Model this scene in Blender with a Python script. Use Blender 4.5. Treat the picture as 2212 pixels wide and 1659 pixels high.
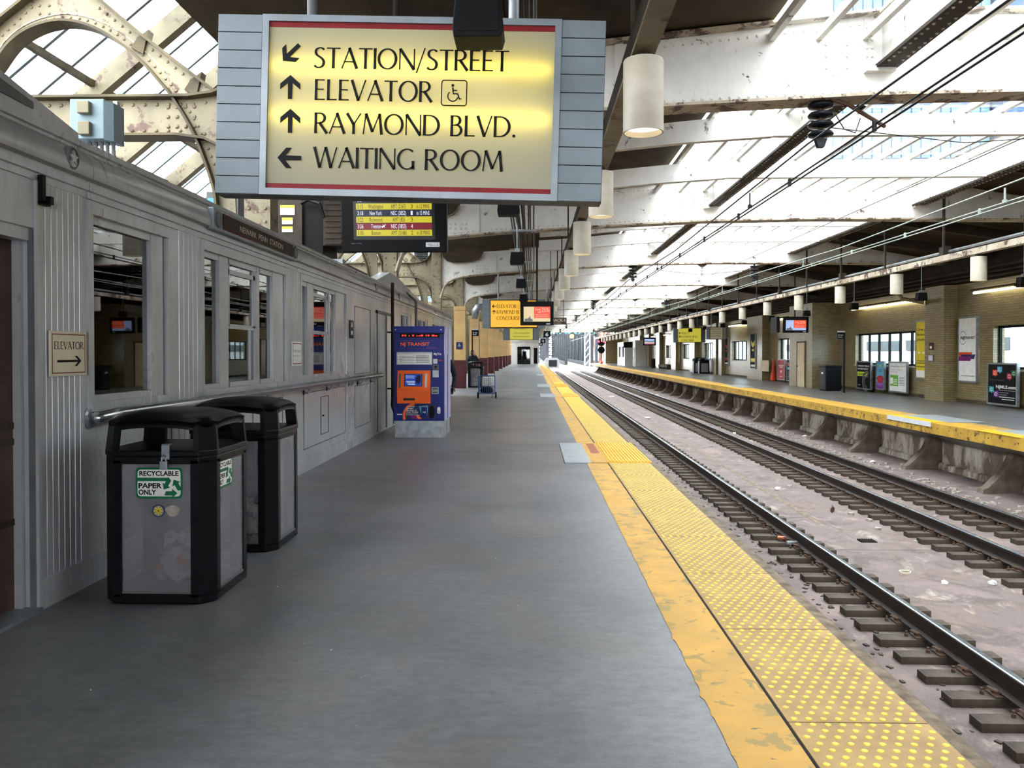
import bpy, math, random
from mathutils import Matrix, Vector
R = math.radians
rnd = random.Random(7)
for o in list(bpy.data.objects):
    bpy.data.objects.remove(o)
scene = bpy.context.scene
COL = scene.collection
# ------------------------------------------------------------------ camera
FW, FH, FOC = 2212.0, 1659.0, 1740.0
CAM_H = 1.62
PITCH = R(0.8)
VPX, VPY = 1150.0, 763.0
YAW = math.atan((VPX - FW / 2) / FOC)
cam = bpy.data.cameras.new('camera')
cam.sensor_width = 36.0
cam.lens = 36.0 * FOC / FW
cam.clip_end = 2000
camo = bpy.data.objects.new('camera', cam)
COL.objects.link(camo)
RM = Matrix.Rotation(YAW, 3, 'Z') @ Matrix.Rotation(math.pi / 2 - PITCH, 3, 'X')
camo.matrix_world = Matrix.Translation((0, 0, CAM_H)) @ RM.to_4x4()
_d = RM.transposed() @ Vector((0, 1, 0))
_v0 = FH / 2 - FOC * _d.y / -_d.z
SHY = (VPY - _v0) / FW
cam.shift_y = SHY
scene.camera = camo
# ------------------------------------------------------------------ world, exposure
world = bpy.data.worlds.new('overcast_sky')
scene.world = world
world.use_nodes = True
_bg = world.node_tree.nodes['Background']
_bg.inputs[0].default_value = (0.93, 0.97, 1.0, 1)
_bg.inputs[1].default_value = 13.0
vs = scene.view_settings
vs.view_transform = 'Standard'
vs.look = 'None'
vs.exposure = 0.0
vs.gamma = 1.0
vs.use_curve_mapping = False
scene.cycles.max_bounces = 6
scene.cycles.diffuse_bounces = 4
scene.cycles.glossy_bounces = 3
scene.cycles.caustics_reflective = False
scene.cycles.caustics_refractive = False
scene.cycles.use_adaptive_sampling = True
scene.cycles.adaptive_threshold = 0.05
scene.cycles.sample_clamp_indirect = 6.0
scene.cycles.transparent_max_bounces = 12


def at(px, py, X=None, Y=None, Z=None):
    """world point seen at a pixel of the 2212x1659 photo, on the plane X=, Y= or Z="""
    c = Vector(((px - FW / 2) / FOC, (FH / 2 - py + SHY * FW) / FOC, -1.0))
    d = RM @ c
    if Y is not None:
        t = Y / d.y
    elif X is not None:
        t = X / d.x
    else:
        t = (Z - CAM_H) / d.z
    return Vector((d.x * t, d.y * t, CAM_H + d.z * t))


# ------------------------------------------------------------------ materials
def lin(h):
    if isinstance(h, (tuple, list)):
        return tuple(h[:3])
    out = []
    for i in (0, 2, 4):
        c = int(h[i:i + 2], 16) / 255
        out.append(c / 12.92 if c <= 0.04045 else ((c + 0.055) / 1.055) ** 2.4)
    return tuple(out)


M = {}


def nodes(name):
    m = bpy.data.materials.new(name)
    m.use_nodes = True
    nt = m.node_tree
    b = nt.nodes['Principled BSDF']
    return m, nt, b


def ramp(nt, src, stops):
    r = nt.nodes.new('ShaderNodeValToRGB')
    el = r.color_ramp.elements
    el[0].position, el[0].color = stops[0][0], (*lin(stops[0][1]), 1)
    el[1].position, el[1].color = stops[1][0], (*lin(stops[1][1]), 1)
    for p, c in stops[2:]:
        e = el.new(p)
        e.color = (*lin(c), 1)
    nt.links.new(src, r.inputs[0])
    return r.outputs[0]


def noise(nt, co, scale, detail=4, rough=0.6, stretch=None, dist=0.0):
    n = nt.nodes.new('ShaderNodeTexNoise')
    n.inputs['Scale'].default_value = scale
    n.inputs['Detail'].default_value = detail
    n.inputs['Roughness'].default_value = rough
    n.inputs['Distortion'].default_value = dist
    if stretch:
        mp = nt.nodes.new('ShaderNodeMapping')
        mp.inputs['Scale'].default_value = stretch
        nt.links.new(co, mp.inputs[0])
        co = mp.outputs[0]
    nt.links.new(co, n.inputs['Vector'])
    return n.outputs[0]


def mix(nt, fac, a, b, mode='MIX'):
    x = nt.nodes.new('ShaderNodeMix')
    x.data_type = 'RGBA'
    x.blend_type = mode
    for sock, val in ((x.inputs[0], fac), (x.inputs[6], a), (x.inputs[7], b)):
        if hasattr(val, 'links'):
            nt.links.new(val, sock)
        elif isinstance(val, (int, float)):
            sock.default_value = val
        else:
            sock.default_value = (*lin(val), 1)
    return x.outputs[2]


def coord(nt, kind='Object'):
    t = nt.nodes.new('ShaderNodeTexCoord')
    return t.outputs[kind]


def bump(nt, b, h, strength=0.3, dist=0.01):
    n = nt.nodes.new('ShaderNodeBump')
    n.inputs['Strength'].default_value = strength
    n.inputs['Distance'].default_value = dist
    nt.links.new(h, n.inputs['Height'])
    nt.links.new(n.outputs[0], b.inputs['Normal'])


def mat(name, c, rough=0.6, metal=0.0, c2=None, scale=6, lo=0.35, hi=0.65, bmp=0.0, stretch=None, spots=None, spec=None):
    """plain procedural paint / metal / plastic: two tones by noise, optional stain spots (colour, scale, threshold)"""
    m, nt, b = nodes(name)
    co = coord(nt)
    n1 = noise(nt, co, scale, 5, 0.6, stretch)
    if c2 is None:
        l = lin(c)
        c2 = tuple(x * 0.86 for x in l)
    col = ramp(nt, n1, [(lo, c), (hi, c2)])
    if spots:
        sc, sscale, th = spots
        n2 = noise(nt, co, sscale, 6, 0.7)
        f = ramp(nt, n2, [(th, '000000'), (min(1, th + 0.06), 'ffffff')])
        col = mix(nt, f, col, sc)
    nt.links.new(col, b.inputs['Base Color'])
    b.inputs['Roughness'].default_value = rough
    b.inputs['Metallic'].default_value = metal
    if spec is None and metal < 0.1 and max(lin(c)) < 0.42:
        spec = 0.12 if max(lin(c)) < 0.03 else 0.25
    if spec is not None:
        b.inputs['Specular IOR Level'].default_value = spec
    if bmp:
        bump(nt, b, n1, bmp, 0.01)
    M[name] = m
    return m


def emit(name, c, s):
    m, nt, b = nodes(name)
    n = noise(nt, coord(nt), 3, 2)
    l = lin(c)
    col = ramp(nt, n, [(0.3, l), (0.7, tuple(x * 0.95 for x in l))])
    nt.links.new(col, b.inputs['Emission Color'])
    b.inputs['Emission Strength'].default_value = s
    b.inputs['Base Color'].default_value = (*[x * 0.3 for x in l], 1)
    b.inputs['Roughness'].default_value = 0.35
    M[name] = m
    return m


def glassy(name, tint, clear, rough=0.02, refl=1.45, diff=None, dfac=0.0, trans=False):
    """pane: see-through share `clear`, mirror by Fresnel, optional frosted share"""
    m, nt, b = nodes(name)
    nt.nodes.remove(b)
    out = nt.nodes['Material Output']
    tr = nt.nodes.new('ShaderNodeBsdfTransparent')
    tr.inputs[0].default_value = (*[x * clear for x in lin(tint)], 1)
    gl = nt.nodes.new('ShaderNodeBsdfGlossy')
    gl.inputs['Roughness'].default_value = rough
    fr = nt.nodes.new('ShaderNodeFresnel')
    fr.inputs[0].default_value = refl
    cur = tr.outputs[0]
    if dfac:
        di = nt.nodes.new('ShaderNodeBsdfTranslucent' if trans else 'ShaderNodeBsdfDiffuse')
        n = noise(nt, coord(nt), 5, 4)
        l = lin(diff)
        nt.links.new(ramp(nt, n, [(0.3, l), (0.7, tuple(x * 0.8 for x in l))]), di.inputs[0])
        mx = nt.nodes.new('ShaderNodeMixShader')
        mx.inputs[0].default_value = dfac
        nt.links.new(cur, mx.inputs[1])
        nt.links.new(di.outputs[0], mx.inputs[2])
        cur = mx.outputs[0]
    mx = nt.nodes.new('ShaderNodeMixShader')
    gi = nt.nodes.new('ShaderNodeNewGeometry')
    sb = nt.nodes.new('ShaderNodeMath')
    sb.operation = 'SUBTRACT'
    sb.inputs[0].default_value = 1.0
    nt.links.new(gi.outputs['Backfacing'], sb.inputs[1])
    ml = nt.nodes.new('ShaderNodeMath')
    ml.operation = 'MULTIPLY'
    nt.links.new(sb.outputs[0], ml.inputs[0])
    nt.links.new(fr.outputs[0], ml.inputs[1])
    nt.links.new(ml.outputs[0], mx.inputs[0])
    nt.links.new(cur, mx.inputs[1])
    nt.links.new(gl.outputs[0], mx.inputs[2])
    nt.links.new(mx.outputs[0], out.inputs[0])
    M[name] = m
    return m


def special_materials():
    # platform paving: grey asphalt with blotches, grit and streaks
    for nm, a, bcol, c3 in (('paving', '7d7e82', '66686b', '776c62'), ('paving_far', '7a7875', '6a6865', '837b6e')):
        m, nt, b = nodes(nm)
        co = coord(nt)
        big = noise(nt, co, 0.55, 5, 0.65)
        col = ramp(nt, big, [(0.36, a), (0.62, bcol)])
        br = noise(nt, co, 0.9, 4, 0.6, (1, 0.7, 1), 0.4)
        col = mix(nt, ramp(nt, br, [(0.50, '000000'), (0.66, 'b0b0b0')]), col, c3)
        st = noise(nt, co, 5, 5, 0.7, (0.5, 2.6, 1))
        col = mix(nt, ramp(nt, st, [(0.4, '000000'), (0.7, '6c6c6c')]), col, '3a3b3d')
        md = noise(nt, co, 14, 6, 0.75, (0.7, 1.3, 1))
        col = mix(nt, ramp(nt, md, [(0.40, '000000'), (0.62, 'a8a8a8')]), col, '434446')
        gr = noise(nt, co, 160, 2, 0.8)
        col = mix(nt, ramp(nt, gr, [(0.6, '000000'), (0.72, '777777')]), col, '9a988f')
        gd = noise(nt, co, 70, 3, 0.8)
        col = mix(nt, ramp(nt, gd, [(0.55, '000000'), (0.7, '8a8a8a')]), col, '34353a')
        nt.links.new(col, b.inputs['Base Color'])
        b.inputs['Specular IOR Level'].default_value = 0.55
        nt.links.new(ramp(nt, big, [(0.3, '999999'), (0.7, 'a6a6a6')]), b.inputs['Roughness'])
        bump(nt, b, gr, 0.25, 0.004)
        M[nm] = m
    # worn yellow paint with chips
    m, nt, b = nodes('yellow_paint')
    co = coord(nt)
    n1 = noise(nt, co, 3, 5)
    col = ramp(nt, n1, [(0.35, 'c99a44'), (0.65, 'b28b42')])
    ch = noise(nt, co, 5.5, 8, 0.62, None, 0.6)
    col = mix(nt, ramp(nt, ch, [(0.565, '000000'), (0.58, 'ffffff')]), col, '9a8248')
    ch2 = noise(nt, co, 11, 6, 0.6, (1, 1.4, 1), 0.4)
    col = mix(nt, ramp(nt, ch2, [(0.66, '000000'), (0.68, 'ffffff')]), col, '6d6450')
    ln = noise(nt, co, 30, 3, 0.5, (0.2, 2.2, 1))
    band = noise(nt, co, 0.7, 2, 0.5)
    f = mix(nt, 1.0, ramp(nt, ln, [(0.55, '000000'), (0.62, 'ffffff')]), ramp(nt, band, [(0.55, '000000'), (0.64, 'ffffff')]), 'MULTIPLY')
    col = mix(nt, f, col, '837a66')
    nt.links.new(col, b.inputs['Base Color'])
    b.inputs['Roughness'].default_value = 0.62
    bump(nt, b, ch, 0.15, 0.003)
    M['yellow_paint'] = m
    # tactile tile ground and domes
    m, nt, b = nodes('tactile_ground')
    co = coord(nt, 'Object')
    n1 = noise(nt, co, 2.2, 6, 0.65)
    col = ramp(nt, n1, [(0.36, 'b09058'), (0.64, '8c704a')])
    n2 = noise(nt, co, 26, 4, 0.7)
    col = mix(nt, ramp(nt, n2, [(0.56, '000000'), (0.8, '909090')]), col, '8a6f45')
    nt.links.new(col, b.inputs['Base Color'])
    b.inputs['Roughness'].default_value = 0.65
    M['tactile_ground'] = m
    mat('tactile_dome', 'e6cf4e', 0.5, c2='d2b644', scale=9)
    mat('rib_yellow', 'efb51e', 0.45, c2='dda31a', scale=5)
    # track bed concrete
    m, nt, b = nodes('trackbed')
    co = coord(nt)
    n1 = noise(nt, co, 0.8, 7, 0.68)
    col = ramp(nt, n1, [(0.3, '85736c'), (0.5, '6a5d5a'), (0.7, '776456')])
    n2 = noise(nt, co, 2.3, 8, 0.7, (1, 0.6, 1), 0.5)
    col = mix(nt, ramp(nt, n2, [(0.57, '000000'), (0.68, 'd8d8d8')]), col, 'aa9d8f')
    n3 = noise(nt, co, 1.6, 6, 0.7, None, 0.8)
    col = mix(nt, ramp(nt, n3, [(0.51, '000000'), (0.62, 'd0d0d0')]), col, '463e3d')
    n4 = noise(nt, co, 45, 4, 0.8)
    col = mix(nt, ramp(nt, n4, [(0.50, '000000'), (0.70, 'b4b4b4')]), col, '3a332e')
    nt.links.new(col, b.inputs['Base Color'])
    b.inputs['Roughness'].default_value = 0.8
    bump(nt, b, n2, 0.25, 0.02)
    M['trackbed'] = m
    # brushed aluminium wall cladding
    m, nt, b = nodes('aluminium')
    co = coord(nt)
    n1 = noise(nt, co, 1.2, 5, 0.6, (1, 1, 0.5))
    col = ramp(nt, n1, [(0.34, 'b6b8bb'), (0.66, '9ea0a4')])
    n2 = noise(nt, co, 9, 4, 0.7, (1, 2.5, 0.25))
    col = mix(nt, ramp(nt, n2, [(0.48, '000000'), (0.75, '909090')]), col, '626366')
    n3 = noise(nt, co, 14, 4, 0.7)
    col = mix(nt, ramp(nt, n3, [(0.69, '000000'), (0.73, 'cccccc')]), col, '47464a')
    nt.links.new(col, b.inputs['Base Color'])
    b.inputs['Metallic'].default_value = 0.2
    nt.links.new(ramp(nt, n1, [(0.3, '8a8a8a'), (0.7, 'a5a5a5')]), b.inputs['Roughness'])
    M['aluminium'] = m
    # painted steel, cream, with rust
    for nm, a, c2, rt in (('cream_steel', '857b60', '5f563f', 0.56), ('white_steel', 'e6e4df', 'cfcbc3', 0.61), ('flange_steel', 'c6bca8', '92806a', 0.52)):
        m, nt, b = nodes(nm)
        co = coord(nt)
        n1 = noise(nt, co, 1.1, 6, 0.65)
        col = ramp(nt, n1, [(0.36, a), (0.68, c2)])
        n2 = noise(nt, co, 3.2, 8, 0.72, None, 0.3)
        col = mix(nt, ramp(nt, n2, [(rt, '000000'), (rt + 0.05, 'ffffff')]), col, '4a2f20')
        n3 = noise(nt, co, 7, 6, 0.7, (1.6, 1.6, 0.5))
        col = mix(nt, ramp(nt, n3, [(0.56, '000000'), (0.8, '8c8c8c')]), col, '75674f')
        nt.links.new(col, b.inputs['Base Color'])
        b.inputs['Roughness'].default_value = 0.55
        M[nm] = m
    # glazed brick
    m, nt, b = nodes('brick')
    co = coord(nt)
    mp = nt.nodes.new('ShaderNodeCombineXYZ')
    sep = nt.nodes.new('ShaderNodeSeparateXYZ')
    nt.links.new(co, sep.inputs[0])
    ad = nt.nodes.new('ShaderNodeMath')
    ad.operation = 'ADD'
    nt.links.new(sep.outputs[0], ad.inputs[0])
    nt.links.new(sep.outputs[1], ad.inputs[1])
    nt.links.new(ad.outputs[0], mp.inputs[0])
    nt.links.new(sep.outputs[2], mp.inputs[1])
    bt = nt.nodes.new('ShaderNodeTexBrick')
    nt.links.new(mp.outputs[0], bt.inputs['Vector'])
    bt.inputs['Scale'].default_value = 1.0
    bt.inputs['Brick Width'].default_value = 0.30
    bt.inputs['Row Height'].default_value = 0.075
    bt.inputs['Mortar Size'].default_value = 0.006
    bt.inputs['Color1'].default_value = (*lin('8c7d58'), 1)
    bt.inputs['Color2'].default_value = (*lin('776945'), 1)
    bt.inputs['Mortar'].default_value = (*lin('4a402d'), 1)
    n1 = noise(nt, co, 0.7, 5, 0.6)
    col = mix(nt, ramp(nt, n1, [(0.45, '000000'), (0.75, '808080')]), bt.outputs[0], '8c7f5c')
    nt.links.new(col, b.inputs['Base Color'])
    b.inputs['Roughness'].default_value = 0.28
    bump(nt, b, bt.outputs[1], -0.5, 0.01)
    M['brick'] = m
    # weathered concrete retaining wall
    m, nt, b = nodes('old_concrete')
    co = coord(nt)
    n1 = noise(nt, co, 1.4, 7, 0.7, (1, 1, 0.5), 0.4)
    col = ramp(nt, n1, [(0.42, 'd6d0c2'), (0.5, 'b0a594'), (0.56, '6f6357'), (0.7, '948779')])
    n2 = noise(nt, co, 5, 6, 0.7, (1, 1, 0.15))
    col = mix(nt, ramp(nt, n2, [(0.5, '000000'), (0.75, '909090')]), col, '3b3430')
    nt.links.new(col, b.inputs['Base Color'])
    b.inputs['Roughness'].default_value = 0.85
    bump(nt, b, n1, 0.4, 0.02)
    M['old_concrete'] = m
    # sign face: lit from behind through cream acrylic
    for nm, cr, ct in (('sign_face', 'b8b5a4', 'ffee66'),):
        m, nt, b = nodes(nm)
        nt.nodes.remove(b)
        out = nt.nodes['Material Output']
        d = nt.nodes.new('ShaderNodeBsdfDiffuse')
        n = noise(nt, coord(nt), 3, 4)
        nt.links.new(ramp(nt, n, [(0.3, cr), (0.7, tuple(x * 0.93 for x in lin(cr)))]), d.inputs[0])
        t = nt.nodes.new('ShaderNodeBsdfTranslucent')
        t.inputs[0].default_value = (*lin(ct), 1)
        mx = nt.nodes.new('ShaderNodeMixShader')
        mx.inputs[0].default_value = 0.45
        nt.links.new(d.outputs[0], mx.inputs[1])
        nt.links.new(t.outputs[0], mx.inputs[2])
        nt.links.new(mx.outputs[0], out.inputs[0])
        M[nm] = m


special_materials()
for a in (
    ('timber', '857765', 0.8, 0, '564a3d', 9),
    ('tie_wood', '554c40', 0.75, 0, '383129', 5),
    ('bin_black', '0d0f12', 0.36, 0, '14161a', 9),
    ('tvm_blue', '0b1c78', 0.4, 0, '09186a', 4),
    ('tvm_orange', 'ff6a14', 0.45, 0, 'f56210', 4),
    ('dark_plastic', '08090b', 0.45, 0, '0c0d10', 7),
    ('speaker_black', '0c0d12', 0.55, 0, '090a0d', 9),
    ('lamp_white', 'c2bbab', 0.5, 0, 'b0a896', 4),
    ('column_tan', 'bd9a62', 0.55, 0, 'a98a58', 1.5),
    ('column_maroon', '4a1e22', 0.5, 0, '3c181c', 1.5),
    ('slat_grey', '78828a', 0.45, 0, '6b757c', 2.5),
    ('frame_grey', '838b93', 0.4, 0.2, '727a81', 3),
    ('sign_red', '7a0814', 0.55, 0, '6a0710', 4),
    ('black_print', '0d0d10', 0.6, 0, '141416', 6),
    ('white_print', 'eeeeea', 0.6, 0, 'dfdfdb', 6),
    ('cream_print', 'd6cfb8', 0.55, 0, 'c9c1a8', 4),
    ('grey_print', '8b8d92', 0.6, 0, '7c7e83', 6),
    ('pale_grey', 'c9ccd0', 0.5, 0, 'b8bbc0', 4),
    ('ceiling_paint', '463a28', 0.85, 0, '2c2418', 1.2),
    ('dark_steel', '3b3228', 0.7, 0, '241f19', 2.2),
    ('wire_dark', '15161a', 0.5, 0.3, '0e0f12', 5),
    ('copper_wire', 'a5b0a9', 0.45, 0.2, '8b968f', 5),
    ('porcelain', '1e2126', 0.25, 0, '15171b', 6),
    ('galvanised', '9aa0a5', 0.4, 0.6, '7e8489', 7),
    ('box_blue_grey', '71838a', 0.5, 0, '65777e', 3),
    ('box_tan', '787059', 0.5, 0, '6c654f', 3),
    ('hvac_grey', '696a6b', 0.55, 0, '57585a', 3),
    ('dark_rubber', '1b1b1d', 0.7, 0, '242426', 9),
    ('steel_plate', 'aeb6ba', 0.4, 0.3, '969ea4', 4),
    ('red_wear', 'a0614a', 0.7, 0, '8e5a48', 9),
    ('olive_steel', '574e39', 0.65, 0, '393224', 2),  # darkened to put underside shade into the flange and soffit colour
    ('cone_orange', 'e0451c', 0.5, 0, 'cf3d16', 6),
    ('poster_yellow', 'e3cc1c', 0.5, 0, 'd6bf18', 5),
    ('poster_red', 'b3162c', 0.5, 0, 'a01226', 5),
    ('poster_blue', '58a8cc', 0.5, 0, '4c98bb', 5),
    ('poster_purple', '7a3aa0', 0.5, 0, '6b3190', 5),
    ('poster_green', '6fae3e', 0.5, 0, '62a035', 5),
    ('poster_magenta', '7b2270', 0.5, 0, '6d1d64', 5),
    ('poster_navy', '22285c', 0.5, 0, '1b2150', 5),
    ('teal', '36a3a0', 0.5, 0, '2f9290', 5),
    ('sky_cyan', '3ba5c6', 0.5, 0, '3397b6', 5),
    ('lime', 'c8d62a', 0.5, 0, 'bac824', 5),
    ('recycle_green', '0c6b45', 0.5, 0, '0a5e3c', 5),
    ('door_brown', '4e3a34', 0.5, 0, '3d2e2a', 3),
    ('door_cream', 'c4b391', 0.5, 0, 'b3a27f', 2),
    ('interior_brown', '574733', 0.8, 0, '3f3425', 2),
    ('white_booth', 'cfcfcb', 0.5, 0, 'bdbdb8', 2),
    ('jacket_navy', '252c3a', 0.85, 0, '1b202b', 12),
    ('trousers', '23242a', 0.85, 0, '1a1b20', 12),
    ('skin', 'b98a6b', 0.55, 0, 'a87a5d', 9),
    ('hair', '1c1614', 0.7, 0, '120e0d', 20),
    ('cart_blue', '3a5f94', 0.4, 0.3, '2f5080', 6),
    ('bag_black', '17181c', 0.6, 0, '101114', 10),
    ('paper', 'e4e2dc', 0.8, 0, 'c9c6be', 9),
    ('trash_mix', 'cfc6bb', 0.8, 0, '8f7f73', 11),
    ('trash_orange', 'd9693c', 0.8, 0, 'c65b30', 9),
    ('bridge_dark', '33383e', 0.7, 0, '22262b', 2),
    ('bridge_rust', '7a5a4c', 0.8, 0, '5c4238', 2),
    ('gravel', '8d877e', 0.9, 0, '6b645b', 4),
    ('far_white', 'e6e6e6', 0.6, 0, 'd8d8d8', 0.5),
    ('far_glass', '1f3d78', 0.2, 0.0, '19356c', 0.3),
    ('far_pale', '556f7c', 0.25, 0.0, '4b6573', 0.3),
    ('far_mull', '3a4a62', 0.5, 0, '334259', 0.5),
    ('grate', '2a2623', 0.8, 0, '1d1a18', 9),
    ('cap_blue', '3565b8', 0.5, 0, '2d5aa8', 9),
    ('can_brown', 'b0603a', 0.4, 0.3, '9c5432', 9),
    ('debris', 'b6aea4', 0.9, 0, '857c72', 14),
    ('navy_sign', '1c2a52', 0.5, 0, '18244a', 5),
    ('fluor_reflector', 'd8d4c0', 0.4, 0, 'c7c3af', 5),
    ('lavender', 'b4b0d6', 0.4, 0.1, 'a29ec8', 4),
    ('glazing_grey', '7c868d', 0.5, 0.1, '69737a', 4),
    ('buttress_brown', '7a6e62', 0.85, 0, '554a41', 3),
    ('rust_rail', '5d4636', 0.7, 0.3, '443126', 9),
):
    mat(a[0], a[1], a[2], a[3], a[4], a[5])
mat('rail_side', '25201d', 0.55, 0.4, '362a23', 9)
mat('rail_top', 'b9c4cc', 0.22, 0.9, '9aa6b0', 5, stretch=(4, 0.3, 1))
mat('chrome', 'c4c8cc', 0.22, 0.9, 'a9adb2', 6)
mat('fascia_yellow', 'b8922f', 0.6, 0, '9d7827', 3, spots=('4e3c22', 6, 0.57))
mat('tile_far', 'c99c2e', 0.6, 0, 'b48728', 2.5)
glassy('window_glass', '8f9a92', 0.55, 0.015, 1.85)
glassy('bright_glass', 'e4f0f4', 0.92, 0.02, 1.4)
glassy('sky_glass', 'f4f8fa', 0.94, 0.05, 1.3)
glassy('bin_plastic', 'e5e5e8', 0.97, 0.08, 1.2, 'eceaf0', 0.15)
glassy('bag_plastic', 'f2f2f4', 0.95, 0.2, 1.2, 'f4f4f8', 0.14, True)
glassy('bottle_plastic', 'e0e6ea', 0.8, 0.1, 1.4, 'cfd5da', 0.3)
emit('tube_light', 'fff2b0', 9.0)
emit('sign_tube', 'fff4c0', 11.0)
emit('sign_lit_yellow', 'f2b52e', 0.95)
emit('sign_lit_lime', 'cfc545', 0.75)
emit('lamp_glow', 'fff0d0', 3.0)
emit('screen_black', '04050a', 0.25)
emit('screen_navy', '0b1230', 0.8)
emit('screen_yellow', 'c9bb2c', 0.85)
emit('screen_maroon', '7a0f22', 0.8)
emit('screen_white', 'dfe6f4', 0.95)
emit('screen_dim', '1c1c08', 0.2)
emit('screen_cream', 'e0c99a', 0.9)
emit('screen_red', 'f0492a', 0.95)
emit('screen_pink', 'ffb9a2', 1.0)
emit('screen_sky', 'a9c0ee', 0.95)
emit('screen_blue', '1440a0', 0.9)
emit('led_red', 'ff2418', 3.0)
emit('signal_red', 'ff2038', 14.0)
emit('signal_amber', 'ffb040', 8.0)


# ------------------------------------------------------------------ mesh builder
def basis(o, u, v):
    u, v = Vector(u).normalized(), Vector(v).normalized()
    n = u.cross(v)
    return Vector(o), u, v, n


class MB:
    def __init__(s):
        s.v, s.f, s.m = [], [], []

    def add(s, vs, fs, mi=0):
        k = len(s.v)
        s.v += [tuple(p) for p in vs]
        s.f += [tuple(i + k for i in f) for f in fs]
        s.m += [mi] * len(fs)
        return s

    def box(s, x0, x1, y0, y1, z0, z1, mi=0):
        vs = [(x, y, z) for z in (z0, z1) for y in (y0, y1) for x in (x0, x1)]
        return s.add(vs, [(0, 2, 3, 1), (4, 5, 7, 6), (0, 1, 5, 4), (2, 6, 7, 3), (0, 4, 6, 2), (1, 3, 7, 5)], mi)

    def obox(s, c, hx, hy, hz, rot=None, mi=0):
        """box about centre c with half sizes, rotated by a 3x3"""
        q = rot or Matrix.Identity(3)
        vs = [Vector(c) + q @ Vector((x, y, z)) for z in (-hz, hz) for y in (-hy, hy) for x in (-hx, hx)]
        return s.add(vs, [(0, 2, 3, 1), (4, 5, 7, 6), (0, 1, 5, 4), (2, 6, 7, 3), (0, 4, 6, 2), (1, 3, 7, 5)], mi)

    def prism(s, poly, ax, a, b, mi=0):
        n = len(poly)
        mk = {'Y': lambda p, t: (p[0], t, p[1]), 'X': lambda p, t: (t, p[0], p[1]), 'Z': lambda p, t: (p[0], p[1], t)}[ax]
        vs = [mk(p, a) for p in poly] + [mk(p, b) for p in poly]
        fs = [tuple(range(n)), tuple(range(2 * n - 1, n - 1, -1))] + [(i, i + n, (i + 1) % n + n, (i + 1) % n) for i in range(n)]
        return s.add(vs, fs, mi)

    def strip(s, path, ax, w0, w1, off, mi=0):
        """thick strip following a 2-D path: path in the plane normal to ax, thickness `off` to the left, from w0 to w1"""
        left = []
        n = len(path)
        for i, p in enumerate(path):
            a = Vector(path[max(i - 1, 0)])
            b = Vector(path[min(i + 1, n - 1)])
            d = (b - a).normalized()
            left.append((p[0] - d.y * off, p[1] + d.x * off))
        for i in range(n - 1):
            s.prism([path[i], path[i + 1], left[i + 1], left[i]], ax, w0, w1, mi)
        return s

    def tube(s, pts, r, n=8, mi=0, caps=True):
        pts = [Vector(p) for p in pts]
        rs = r if isinstance(r, (list, tuple)) else [r] * len(pts)
        rings = []
        ref = None
        for i, p in enumerate(pts):
            d = (pts[min(i + 1, len(pts) - 1)] - pts[max(i - 1, 0)]).normalized()
            if ref is None or abs(ref.dot(d)) > 0.98:
                ref = Vector((0, 0, 1)) if abs(d.z) < 0.9 else Vector((1, 0, 0))
            a = d.cross(ref).normalized()
            b = a.cross(d).normalized()
            ref = b
            rings.append([p + (a * math.cos(2 * math.pi * k / n) + b * math.sin(2 * math.pi * k / n)) * rs[i] for k in range(n)])
        vs = [q for g in rings for q in g]
        fs = [(i * n + k, i * n + (k + 1) % n, (i + 1) * n + (k + 1) % n, (i + 1) * n + k) for i in range(len(pts) - 1) for k in range(n)]
        if caps:
            fs += [tuple(range(n - 1, -1, -1)), tuple(range((len(pts) - 1) * n, len(pts) * n))]
        return s.add(vs, fs, mi)

    def lathe(s, prof, c=(0, 0, 0), n=16, mi=0, sx=1.0, sy=1.0, ax='Z'):
        vs = []
        for r, z in prof:
            for k in range(n):
                a = 2 * math.pi * k / n
                p = (r * math.cos(a) * sx, r * math.sin(a) * sy, z)
                if ax == 'Y':
                    p = (p[0], p[2], p[1])
                elif ax == 'X':
                    p = (p[2], p[0], p[1])
                vs.append((p[0] + c[0], p[1] + c[1], p[2] + c[2]))
        m = len(prof)
        fs = [(i * n + k, i * n + (k + 1) % n, (i + 1) * n + (k + 1) % n, (i + 1) * n + k) for i in range(m - 1) for k in range(n)]
        fs += [tuple(range(n - 1, -1, -1)), tuple(range((m - 1) * n, m * n))]
        return s.add(vs, fs, mi)

    def plate(s, B, u0, u1, v0, v1, t0=0.0, t1=0.004, mi=0):
        """thin box in a basis: u right, v up, n out"""
        o, u, v, n = B
        vs = [o + u * a + v * b + n * t for t in (t0, t1) for b in (v0, v1) for a in (u0, u1)]
        return s.add(vs, [(0, 2, 3, 1), (4, 5, 7, 6), (0, 1, 5, 4), (2, 6, 7, 3), (0, 4, 6, 2), (1, 3, 7, 5)], mi)

    def poly(s, B, pts, t0=0.0, t1=0.004, mi=0):
        o, u, v, n = B
        k = len(pts)
        vs = [o + u * a + v * b + n * t for t in (t0, t1) for a, b in pts]
        fs = [tuple(range(k - 1, -1, -1)), tuple(range(k, 2 * k))] + [(i, (i + 1) % k, (i + 1) % k + k, i + k) for i in range(k)]
        return s.add(vs, fs, mi)

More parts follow.
